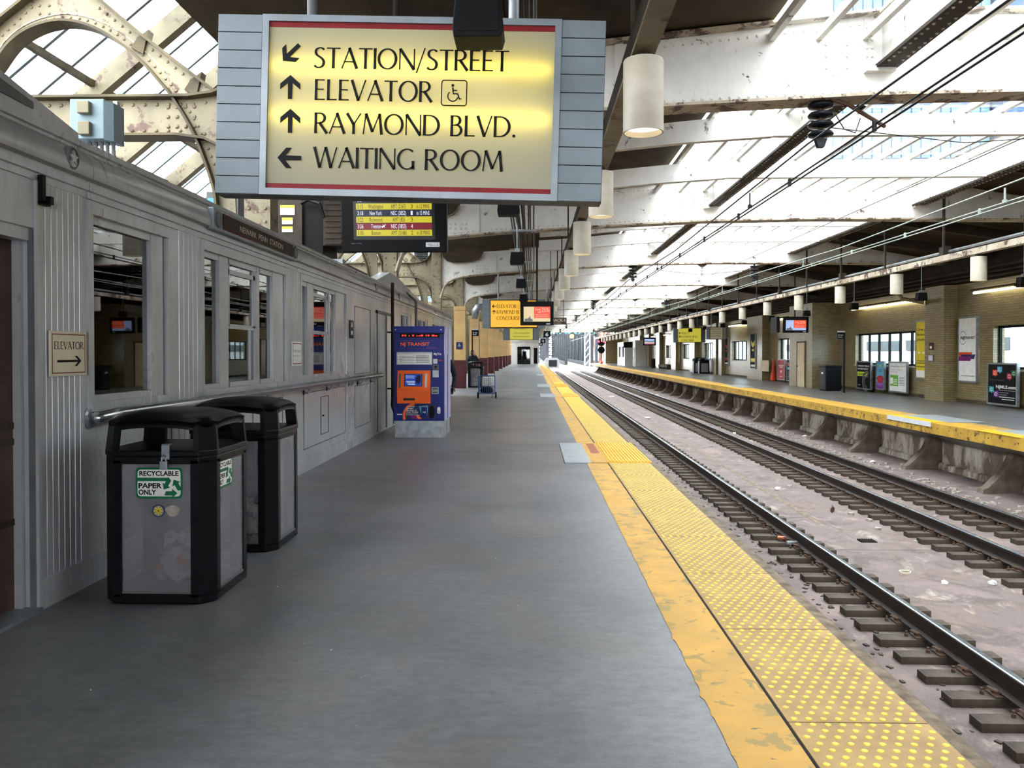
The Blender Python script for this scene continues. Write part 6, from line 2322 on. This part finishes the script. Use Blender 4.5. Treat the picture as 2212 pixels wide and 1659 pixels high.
number_sign('6', 'black square marker with white numeral 6 hanging by the platform edge', 1174, 715, 1189, 729, 36)
number_sign('8', 'smaller black marker with white numeral 8 beyond the 6', 1168, 732, 1178, 741, 57)
number_sign('10', 'tiny black marker with white numeral 10 beyond the 8', 1164, 740, 1172, 747, 80)
a, b = at(1186, 701, Y=27), at(1224, 686, Y=27)
t = thing('track_sign', 'dark brown TRACK-1 sign beside the advert screen', 'sign', ((a.x + b.x) / 2, 27, a.z))
MB().box(a.x, b.x, 27, 27.05, a.z, b.z).obj('plate', 'door_brown', t)
MB().text(basis((a.x, 27, a.z), (1, 0, 0), (0, 0, 1)), 'TRACK-1', .03, (b.z - a.z) * .42, (b.z - a.z) * .42, (b.x - a.x) * .86, .006, 0, 'L', .02).obj('lettering', 'cream_print', t)
MB().text(basis((a.x, 27, a.z), (1, 0, 0), (0, 0, 1)), 'SECTION A', .12, (b.z - a.z) * .14, (b.z - a.z) * .14, (b.x - a.x) * .5, .006).obj('small_lettering', 'cream_print', t)
for x in (a.x + .05, b.x - .1):
    MB().tube([(x, 27.02, b.z), (x, 27.02, 5.4)], .012, 6).obj('hanger', 'dark_steel', t)
t = thing('access_sign', 'navy wheelchair access sign on the first tan column', 'sign', (-3.2, 36.9, 2))
a, b = at(985, 754, Y=36.98), at(999, 739, Y=36.98)
yc = GY0 + 3 * GS - .27 - .02
MB().box(a.x, b.x, yc, yc + .02, a.z, b.z).obj('plate', 'navy_sign', t)
m = MB()
wheelchair(m, basis((a.x, yc, a.z), (1, 0, 0), (0, 0, 1)), (b.x - a.x) * .5, (b.z - a.z) * .58, .2, .004, 0, False)
m.obj('wheelchair_symbol', 'white_print', t)


def plate_sign(label, px0, py0, px1, py1, Y, zbase):
    a, b = at(px0, py1, Y=Y), at(px1, py0, Y=Y)
    t = thing('post_sign', label, 'sign', (a.x, Y, 0))
    MB().box(a.x, b.x, Y, Y + .04, a.z, b.z).obj('plate', 'dark_plastic', t)
    B = basis((a.x, Y, a.z), (1, 0, 0), (0, 0, 1))
    W_, H_ = b.x - a.x, b.z - a.z
    MB().text(B, 'Bridge', .1 * W_, .5 * H_, .22 * H_, .7 * W_, .006).obj('lettering', 'white_print', t)
    MB().text(B, 'Plate', .1 * W_, .18 * H_, .22 * H_, .55 * W_, .006).obj('lettering', 'white_print', t)
    MB().plate(B, 0, W_, H_, H_ + .06, -.03, .01).obj('top_strip', 'pale_grey', t)
    x = b.x if zbase else a.x
    MB().box(x - .03, x + .03, Y + .04, Y + .1, 0, b.z).obj('post', 'dark_plastic', t)


plate_sign('black Bridge Plate post sign beside the tan columns on the near platform', 1020, 713, 1034, 726, 39.0, 0)
plate_sign('black Bridge Plate post sign over the black bin on the opposite platform', 1809, 718, 1825, 732, 33.2, 1)
# silver duct elbow by the columns
t = thing('duct_elbow', 'shiny silver insulated duct elbow beside the tan columns', 'duct', (-2.9, 44, 3.5))
MB().tube([at(1045, 663, Y=44), at(1032, 664, Y=44), at(1027, 672, Y=44), at(1026, 688, Y=44)], [.2, .2, .2, .16], 12).obj('pipe', 'galvanised', t, smooth='all')
MB().tube([at(1045, 663, Y=44), at(1045, 663, Y=44) + Vector((0, .02, 1.3))], .02, 6).obj('hanger', 'dark_steel', t)


# ================================================================== OPPOSITE PLATFORM OBJECTS
def oy(px, X=XW):
    return at(px, 763, X=X).y


def oB(px_left, py_bot, X):
    p = at(px_left, py_bot, X=X)
    return p


def poster(name, label, pxl, pxr, pyt, pyb, X, frame, base, fill, cat='poster', group=None):
    """framed poster on a plane x = X facing the tracks; pxl is the image-left edge (farther)"""
    yl, yr = at(pxl, 780, X=X).y, at(pxr, 780, X=X).y
    z0, z1 = at((pxl + pxr) / 2, pyb, X=X).z, at((pxl + pxr) / 2, pyt, X=X).z
    t = thing(name, label, cat, (X, (yl + yr) / 2, z0), group)
    B = basis((X, yl, z0), (0, -1, 0), (0, 0, 1))
    W_, H_ = yl - yr, z1 - z0
    MB().plate(B, 0, W_, 0, H_, -.06, 0).obj('backing', frame, t)
    f = MB()
    for q in ((0, W_, 0, .05), (0, W_, H_ - .05, H_), (0, .05, .05, H_ - .05), (W_ - .05, W_, .05, H_ - .05)):
        f.plate(B, *q, 0, .025)
    f.obj('frame', frame, t)
    MB().plate(B, .05, W_ - .05, .05, H_ - .05, 0, .006).obj('sheet', base, t)
    fill(B, W_, H_, t)
    return t


def blk(B, W_, H_, t, u0, u1, v0, v1, mt, nm='print_block', t0=.006, t1=.009):
    MB().plate(B, u0 * W_, u1 * W_, v0 * H_, v1 * H_, t0, t1).obj(nm, mt, t)


def wrd(B, W_, H_, t, s, u, v, h, w, mt, bold=0.02, nm='lettering'):
    MB().text(B, s, u * W_, v * H_, h * H_, w * W_, .011, 0, 'L', bold).obj(nm, mt, t)


def ad_house(B, W_, H_, t):
    for u, v, mt in ((.18, .70, 'cone_orange'), (.34, .78, 'sky_cyan'), (.66, .63, 'poster_red'), (.80, .70, 'recycle_green'), (.06, .30, 'teal'), (.22, .20, 'poster_purple')):
        b_ = MB().poly(B, [(u * W_, v * H_), ((u + .16) * W_, v * H_), ((u + .16) * W_, (v + .13) * H_), (u * W_, (v + .13) * H_)], .006, .010).obj('speech_bubble', mt, t)
        MB().poly(B, [((u + .06) * W_, v * H_), ((u + .1) * W_, (v - .035) * H_), ((u + .11) * W_, v * H_)], .006, .010).obj('bubble_tail', mt, b_)
        m = MB()
        m.stroke(B, [((u + a) * W_, (v + c) * H_) for a, c in ((.045, .03), (.045, .07), (.08, .10), (.115, .07), (.115, .03), (.045, .03))], [.012 * W_] * 6, .012)
        m.obj('house_outline', 'white_print', b_)
    wrd(B, W_, H_, t, 'NJMLS.com', .30, .40, .075, .65, 'white_print', .03)
    wrd(B, W_, H_, t, 'Find homes that speak to you', .08, .585, .02, .5, 'grey_print', 0)
    for i, (a, c) in enumerate(((.4, .93), (.4, .72), (.4, .66), (.4, .92), (.5, .9))):
        blk(B, W_, H_, t, a, c, .345 - i * .052, .36 - i * .052, 'grey_print' if i < 3 else 'white_print', 'fine_print')


poster('advert_panel', 'black NJMLS.com advert panel with coloured speech bubbles, nearest on the opposite wall', 2134, 2199, 784, 876, 14.0, 'galvanised', 'black_print', ad_house, 'advert panel')


def ad_njt(B, W_, H_, t):
    wrd(B, W_, H_, t, 'NJ', .14, .655, .05, .20, 'black_print', .03)
    wrd(B, W_, H_, t, 'TRANSIT', .33, .66, .04, .55, 'black_print', .02)
    m = MB()
    for a0, a1 in ((20, 150), (200, 330)):
        pts = arc(.26 * W_, .68 * H_, .17 * W_, a0, a1, 10, .10 * H_)
        m.stroke(B, pts, [.02 * W_] * len(pts), .011)
    m.obj('logo_ring', 'grey_print', t)
    MB().poly(B, [(.03 * W_, .46 * H_), (.74 * W_, .46 * H_), (.72 * W_, .40 * H_), (.03 * W_, .40 * H_)], .006, .009).obj('orange_band', 'cone_orange', t)
    MB().poly(B, [(.16 * W_, .425 * H_), (.92 * W_, .425 * H_), (.84 * W_, .355 * H_), (.16 * W_, .355 * H_)], .009, .012).obj('navy_band', 'poster_navy', t)
    MB().poly(B, [(.03 * W_, .395 * H_), (.72 * W_, .395 * H_), (.66 * W_, .325 * H_), (.03 * W_, .325 * H_)], .010, .014).obj('magenta_band', 'poster_magenta', t)
    wrd(B, W_, H_, t, 'NJTRANSIT.COM/SIGNS', .18, .09, .018, .7, 'black_print', 0)


poster('tall_poster', 'tall white NJ TRANSIT poster on the brick wall left of the NJMLS panel', 2070, 2111, 684, 826, 14.14, 'galvanised', 'white_print', ad_njt)


def ad_yellow(B, W_, H_, t):
    wrd(B, W_, H_, t, 'Give your', .10, .82, .045, .85, 'black_print', .01)
    wrd(B, W_, H_, t, 'brand a', .10, .735, .045, .7, 'black_print', .01)
    wrd(B, W_, H_, t, 'platform', .10, .65, .045, .8, 'black_print', .01)
    blk(B, W_, H_, t, .05, .95, .03, .145, 'white_print', 'white_footer')
    for u, v in ((.45, .43), (.75, .51), (.15, .43)):
        blk(B, W_, H_, t, u, u + .14, v, v + .03, 'white_print', 'icon')
    for v in (.30, .265, .20):
        blk(B, W_, H_, t, .08, .9, v, v + .012, 'olive_steel', 'fine_print')


poster('tall_poster', 'tall yellow poster reading Give your brand a platform beside the brick pier', 1978, 2012, 691, 819, 14.14, 'galvanised', 'poster_yellow', ad_yellow)


def ad_a(B, W_, H_, t):
    wrd(B, W_, H_, t, 'WEEKEND THRILLS', .08, .80, .05, .8, 'white_print', .03)
    wrd(B, W_, H_, t, 'OR FREE GRILLS?', .08, .70, .05, .72, 'white_print', .03)
    blk(B, W_, H_, t, .05, .76, .46, .62, 'lime', 'lime_band')
    MB().text(B, 'YOU DECIDE', .12 * W_, .50 * H_, .07 * H_, .56 * W_, .012, 0, 'L', .02).obj('lettering', 'black_print', t)
    m = MB()
    for k, (r, w) in enumerate(((.22, .08), (.13, .05))):
        pts = arc(.72 * W_, .28 * H_, r * W_ * 1.3, 60, 280, 14, r * H_ * 1.5)
        m.stroke(B, pts, [w * W_] * len(pts), .010 + .001 * k)
    m.obj('tyre_picture', 'hvac_grey', t)
    wrd(B, W_, H_, t, 'ad-art', .1, .14, .03, .2, 'white_print', .02)


poster('advert_panel', 'black advert panel reading YOU DECIDE on the opposite platform', 1851, 1882, 780, 841, 14.0, 'galvanised', 'black_print', ad_a, 'advert panel')


def ad_b(B, W_, H_, t):
    blk(B, W_, H_, t, .05, .95, .03, .26, 'poster_purple', 'purple_footer')
    MB().poly(B, [((.5 + .42 * math.cos(a_) * (1 + .2 * math.sin(5 * a_))) * W_, (.37 + .13 * math.sin(a_)) * H_) for a_ in [i * math.pi / 10 for i in range(20)]], .009, .012).obj('flower_picture', 'poster_red', t)
    wrd(B, W_, H_, t, 'EXPLORE', .3, .68, .03, .45, 'poster_navy', .02)
    wrd(B, W_, H_, t, 'MORE', .35, .63, .03, .33, 'poster_navy', .02)
    wrd(B, W_, H_, t, 'BRIGHT TRAVEL', .15, .19, .025, .7, 'white_print', .01)
    wrd(B, W_, H_, t, 'for everyone', .25, .13, .02, .5, 'white_print', 0)
    blk(B, W_, H_, t, .38, .62, .80, .88, 'lime', 'sun_picture')


poster('advert_panel', 'narrow blue and purple advert panel between the black and white ones', 1893, 1911, 780, 842, 14.0, 'galvanised', 'poster_blue', ad_b, 'advert panel')


def ad_c(B, W_, H_, t):
    wrd(B, W_, H_, t, 'Among the best in the US.', .1, .83, .045, .82, 'black_print', .01)
    wrd(B, W_, H_, t, 'Nationally recognized for', .1, .72, .025, .66, 'poster_red', 0)
    wrd(B, W_, H_, t, 'heart and cancer', .1, .655, .025, .42, 'poster_red', 0)
    g = MB().plate(B, .07 * W_, .52 * W_, .20 * H_, .56 * H_, .006, .009).obj('green_box', 'poster_green', t)
    blk(B, W_, H_, g, .09, .24, .27, .47, 'white_print', 'badge', .009, .011)
    for i in range(3):
        blk(B, W_, H_, g, .27, .47, .25 + i * .07, .28 + i * .07, 'white_print', 'badge_text', .009, .011)
    for i in range(6):
        blk(B, W_, H_, t, .58, .88, .24 + i * .05, .26 + i * .05, 'grey_print', 'fine_print')


poster('advert_panel', 'white advert panel with green box reading Among the best in the US', 1921, 1960, 781, 848, 14.0, 'galvanised', 'white_print', ad_c, 'advert panel')


def ad_red(B, W_, H_, t):
    wrd(B, W_, H_, t, 'BUSINESS', .2, .68, .05, .6, 'white_print', .03)
    wrd(B, W_, H_, t, 'OFFERS', .28, .60, .05, .45, 'white_print', .03)
    blk(B, W_, H_, t, .42, .58, .36, .46, 'white_print', 'emblem')
    blk(B, W_, H_, t, .4, .6, .16, .18, 'white_print', 'fine_print')


poster('advert_panel', 'red advert panel standing beside the orange cone on the opposite platform', 1679, 1696, 776, 821, 13.95, 'galvanised', 'poster_red', ad_red, 'advert panel')


def ad_dark(B, W_, H_, t):
    blk(B, W_, H_, t, .12, .88, .70, .86, 'poster_red', 'red_word')
    blk(B, W_, H_, t, .12, .88, .52, .64, 'poster_blue', 'blue_word')
    for i in range(5):
        blk(B, W_, H_, t, .2, .8, .12 + i * .07, .145 + i * .07, 'grey_print', 'fine_print')


poster('advert_panel', 'narrow dark green and red advert panel right of the all-red one', 1700, 1709, 776, 823, 13.95, 'galvanised', 'jacket_navy', ad_dark, 'advert panel')


def ad_pier(col):
    def f(B, W_, H_, t):
        MB().poly(B, [(.15 * W_, .8 * H_), (.5 * W_, .72 * H_), (.85 * W_, .8 * H_), (.8 * W_, .66 * H_), (.5 * W_, .6 * H_), (.2 * W_, .66 * H_)], .006, .01).obj('winged_shape', col, t)
        blk(B, W_, H_, t, .3, .7, .5, .56, col, 'round_shape')
        blk(B, W_, H_, t, .1, .9, .2, .3, col, 'word_shape')
        blk(B, W_, H_, t, .1, .9, .06, .12, 'white_print', 'footer_line')
    return f


poster('tall_poster', 'tall dark poster with yellow shapes on the wide brick pier', 1621, 1632, 720, 797, 13.72, 'galvanised', 'jacket_navy', ad_pier('poster_yellow'))
poster('tall_poster', 'tall dark and red poster between two distant piers on the opposite platform', 1566, 1573, 730, 790, 14.14, 'galvanised', 'jacket_navy', ad_pier('poster_red'))
poster('tall_poster', 'narrow yellow poster on the distant opposite wall below the TICKETS sign', 1463, 1468, 735, 784, 14.1, 'galvanised', 'poster_yellow', lambda *a: None)
# small plates on the near brick pier
t = thing('pictogram_plate', 'small dark maroon pictogram plate on the brick pier', 'sign', (13.7, 28.3, 1.9))
a, b = at(2008, 756, X=13.74), at(2016, 740, X=13.74)
MB().box(13.72, 13.75, b.y, a.y, a.z, b.z).obj('plate', 'column_maroon', t)
MB().box(13.715, 13.72, b.y + .06, a.y - .06, a.z + .05, a.z + .13).obj('pictogram', 'white_print', t)
t = thing('notice_plate', 'small pale notice frame below the maroon plate on the brick pier', 'notice', (13.7, 28.3, 1.4))
a, b = at(2006, 781, X=13.74), at(2017, 766, X=13.74)
MB().box(13.72, 13.75, b.y, a.y, a.z, b.z).obj('frame', 'hvac_grey', t)
MB().box(13.715, 13.72, b.y + .03, a.y - .03, a.z + .03, b.z - .03).obj('sheet', 'pale_grey', t)

# bins and cone
t = thing('trash_bin', 'black flat-topped trash bin under the Bridge Plate sign on the opposite platform', 'trash bin', (12.9, 35.2, 0))
MB().prism([(-.34, -.38), (.34, -.38), (.34, .38), (-.34, .38)], 'Z', .03, 1.02).obj('body', 'bin_black', t, world=False, bevel=.03)
MB().box(-.36, .36, -.4, .4, 1.02, 1.1).obj('lid', 'bin_black', t, world=False, bevel=.02)
MB().box(-.36, -.34, -.1, .1, .72, .8).obj('sticker', 'white_print', t, world=False)
MB().box(-.3, .3, -.35, .35, 0, .03).obj('foot', 'dark_rubber', t, world=False)
for i, (px, py, lab) in enumerate(((1508, 806, 'black recycling bin left of its twin by the distant window, opposite platform'), (1520, 807, 'black recycling bin with grey panel, right of its twin on the opposite platform'))):
    p = at(px, py, Z=0)
    t = thing('recycling_bin', lab, 'trash bin', p, 'twin bins on the opposite platform')
    w, d, c = .4, .38, .08
    MB().prism(chamfer(w, d, c), 'Z', 0, 1.0).obj('body', 'bin_black', t, world=False)
    MB().box(-.28, .28, -d - .008, -d, .12, .82).obj('clear_panel', 'grey_print', t, world=False)
    MB().lathe([(.47, 1.0), (.48, 1.08), (.40, 1.2), (.2, 1.27), (.02, 1.28)], (0, 0, 0), 8).obj('hood', 'bin_black', t, world=False)
    MB().box(-.2, .2, -d - .01, -d + .05, .88, .96).obj('mouth', 'dark_plastic', t, world=False)


def cone(label, x, y, h, r):
    t = thing('traffic_cone', label, 'traffic cone', (x, y, 0))
    MB().box(-r * 1.3, r * 1.3, -r * 1.3, r * 1.3, 0, .04).obj('foot', 'dark_rubber', t, world=False)
    MB().lathe([(r, .04), (.035, h), (.025, h + .01)], (0, 0, 0), 16).obj('body', 'cone_orange', t, smooth=True, world=False)


cone('tall slim orange traffic cone beside the red advert panel', at(1670, 823, Z=0).x, at(1670, 823, Z=0).y, 1.3, .17)
p = at(1290, 786.5, Z=0)
cone('tiny orange cone at the foot of the red signal', 10.6, 124, .8, .2)
t = thing('post_sleeve', 'thin pale post in a black cylinder base on the distant opposite platform', 'post', (11.5, 71, 0))
p = at(1411, 795, Z=0)
t.location = (p.x, p.y, 0)
MB().lathe([(.22, 0), (.22, 1.0), (.15, 1.02)], (0, 0, 0), 14).obj('sleeve', 'dark_rubber', t, world=False)
MB().tube([(0, 0, 1.0), (0, 0, 2.6)], .05, 8).obj('post', 'pale_grey', t, world=False)
t = thing('wall_pipe', 'short thick olive pipe along the foot of the distant opposite wall', 'pipe', (13.7, 90, .5))
a, b = at(1426, 790, X=13.9), at(1445, 789, X=13.9)
MB().tube([(13.9, a.y, a.z), (13.9, b.y, a.z)], .22, 12).obj('pipe', 'olive_steel', t, smooth=True)
for y in (a.y - .4, b.y + .4):
    MB().box(13.7, 14.1, y - .1, y + .1, 0, a.z).obj('support', 'olive_steel', t)
# red position-light signal at the far end
sx, sy = 10.75, 126
t = thing('railway_signal', 'railway signal with two red lights at the far end of the opposite platform', 'signal', (sx, sy, 0))
k = sy / FOC
zc = at(1289, 739, Y=sy).z
MB().tube([(sx, sy, 0), (sx, sy, zc)], .11, 8).obj('mast', 'dark_rubber', t)
MB().lathe([(.62, sy - .1), (.62, sy), (.5, sy + .1)], (sx, 0, zc), 16, ax='Y').obj('upper_head', 'dark_plastic', t)
MB().lathe([(.58, sy - .12), (.58, sy), (.45, sy + .1)], (sx, 0, at(1289, 756, Y=sy).z), 8, ax='Y').obj('lower_head', 'dark_plastic', t)
for dx in (-.42, .42):
    MB().lathe([(.17, sy - .2), (.17, sy - .12)], (sx + dx, 0, zc + .08), 12, ax='Y').obj('red_lamp', 'signal_red', t)

# ================================================================== LITTER ON THE TRACK BED
def litter(name, label, cat, px, py, build, z=BED, group=None):
    p = at(px, py, Z=z)
    t = thing(name, label, cat, (p.x, p.y, z), group, rnd.uniform(-.6, .6))
    build(t)


def scrap(s):
    def f(t):
        m = MB()
        n = 7
        r2 = random.Random(int(s * 1000) + len(bpy.data.objects))
        pts = [(s * r2.uniform(.6, 1.2) * math.cos(i * 2 * math.pi / n), s * .7 * r2.uniform(.6, 1.2) * math.sin(i * 2 * math.pi / n), r2.uniform(.01, .05)) for i in range(n)] + [(0, 0, .06)]
        m.add(pts, [(i, (i + 1) % n, n) for i in range(n)])
        m.add([(a_[0], a_[1], .002) for a_ in pts[:n]], [tuple(range(n - 1, -1, -1))])
        k0 = 0
        m.add(pts[:n] + [(a_[0], a_[1], .002) for a_ in pts[:n]], [(i, i + n, (i + 1) % n + n, (i + 1) % n) for i in range(n)])
        m.obj('sheet', 'paper', t, world=False)
    return f


litter('tape_ring', 'cream tape ring lying on the track bed in the foreground', 'ring', 1955, 1237, lambda t: MB().lathe([(.062, 0), (.075, 0), (.075, .02), (.062, .02), (.062, 0)], (0, 0, 0), 24).obj('ring', 'cream_print', t, world=False))
litter('bottle_cap', 'blue bottle cap lying beside the platform timber', 'bottle cap', 1911, 1388, lambda t: MB().lathe([(.02, 0), (.02, .016), (.016, .02)], (0, 0, 0), 14).obj('cap', 'cap_blue', t, world=False))
litter('drink_can', 'crushed brown can lying on a tie block by the near rail', 'can', 1688, 1167, lambda t: MB().lathe([(.025, -.06), (.033, -.05), (.033, .05), (.025, .06)], (0, 0, .033), 12, ax='X').obj('can', 'can_brown', t, world=False), RAILZ - .2)


def f_bottle(t):
    MB().lathe([(.028, -.1), (.032, -.09), (.032, .05), (.014, .09), (.014, .11)], (0, 0, .032), 12, ax='X').obj('body', 'bottle_plastic', t, world=False)
    MB().lathe([(.016, .11), (.016, .13)], (0, 0, .032), 10, ax='X').obj('cap', 'white_print', t, world=False)


litter('plastic_bottle', 'clear plastic bottle lying beside the brown can by the near rail', 'bottle', 1714, 1177, f_bottle, RAILZ - .2)


def f_leaf(t):
    MB().poly(basis((0, 0, 0), (1, 0, 0), (0, 0, 1)), [(0, 0), (.04, .03), (.05, .09), (.02, .13), (-.02, .08), (-.03, .03)], -.01, .01).obj('blade', 'door_brown', t, world=False)
    MB().tube([(0, 0, .0), (.005, 0, .16)], .004, 5).obj('stem', 'door_brown', t, world=False)


litter('dry_leaf', 'single brown leaf standing up between the tracks', 'leaf', 1797, 1108, f_leaf)
for i, (px, py, s, lab) in enumerate(((1400, 903, .2, 'crumpled white paper between the tracks, left of the farther rails'), (1322, 857, .25, 'white paper heap far along the near track bed'), (1594, 937, .2, 'white sheet lying against the farther rail'), (1655, 958, .12, 'small white scrap between the farther rails'), (1516, 935, .1, 'small white scrap left of the farther track near the crumpled paper'), (1885, 998, .1, 'pale scrap at the foot of the retaining wall'), (2040, 1262, .05, 'tiny white scrap on the bed right of the tape ring'), (2145, 1262, .06, 'tiny white scrap near the right edge of the picture'), (1420, 853, .15, 'white scrap under the opposite platform wall far away'), (1678, 1057, .08, 'pale scrap in the gutter between the tracks'), (1740, 943, .12, 'pale blue-white scrap beside the retaining wall buttress'), (1300, 829, .2, 'distant white scrap along the near track'))):
    litter('paper_scrap', lab, 'litter', px, py, scrap(s), BED + (.02 if px in (1885, 1740) else 0), 'paper scraps on the track bed')
db = MB()
r2 = random.Random(21)
for i in range(900):
    y = r2.uniform(11, 40)
    x = 8.45 + abs(r2.gauss(0, .45)) if r2.random() < .8 else r2.uniform(5.6, 9.2)
    if x > 10.1 or 7.75 < x < 8.07 or 6.3 < x < 6.65:
        continue
    s = r2.uniform(.012, .045)
    db.obox((x, y, BED + s * .4 + max(0, (x - 9) * .022)), s, s * .8, s * .5, Matrix.Rotation(r2.uniform(0, 3), 3, 'Z'))
tag(db.obj('track_debris', 'debris'), 'pale gravel and debris scattered below the opposite platform', 'debris', kind='stuff')
db = MB()
for i in range(260):
    y = r2.uniform(5.5, 22)
    x = 3.45 + r2.gauss(0, .25)
    if not (2.4 < x < 3.85):
        continue
    s = r2.uniform(.006, .02)
    db.obox((x, y, BED + s * .3), s * 1.6, s, s * .4, Matrix.Rotation(r2.uniform(0, 3), 3, 'Z'))
tag(db.obj('track_chips', 'tie_wood'), 'dark wood chips scattered along the near rail', 'debris', kind='stuff')
db = MB()
for i in range(40):
    x, y = r2.uniform(-2.6, .7), r2.uniform(3, 14)
    s = r2.uniform(.002, .0045)
    db.obox((x, y, s * .4), s, s * .7, s * .4, Matrix.Rotation(r2.uniform(0, 3), 3, 'Z'))
tag(db.obj('platform_specks', 'paper'), 'tiny pale specks of litter on the platform paving', 'litter', kind='stuff')
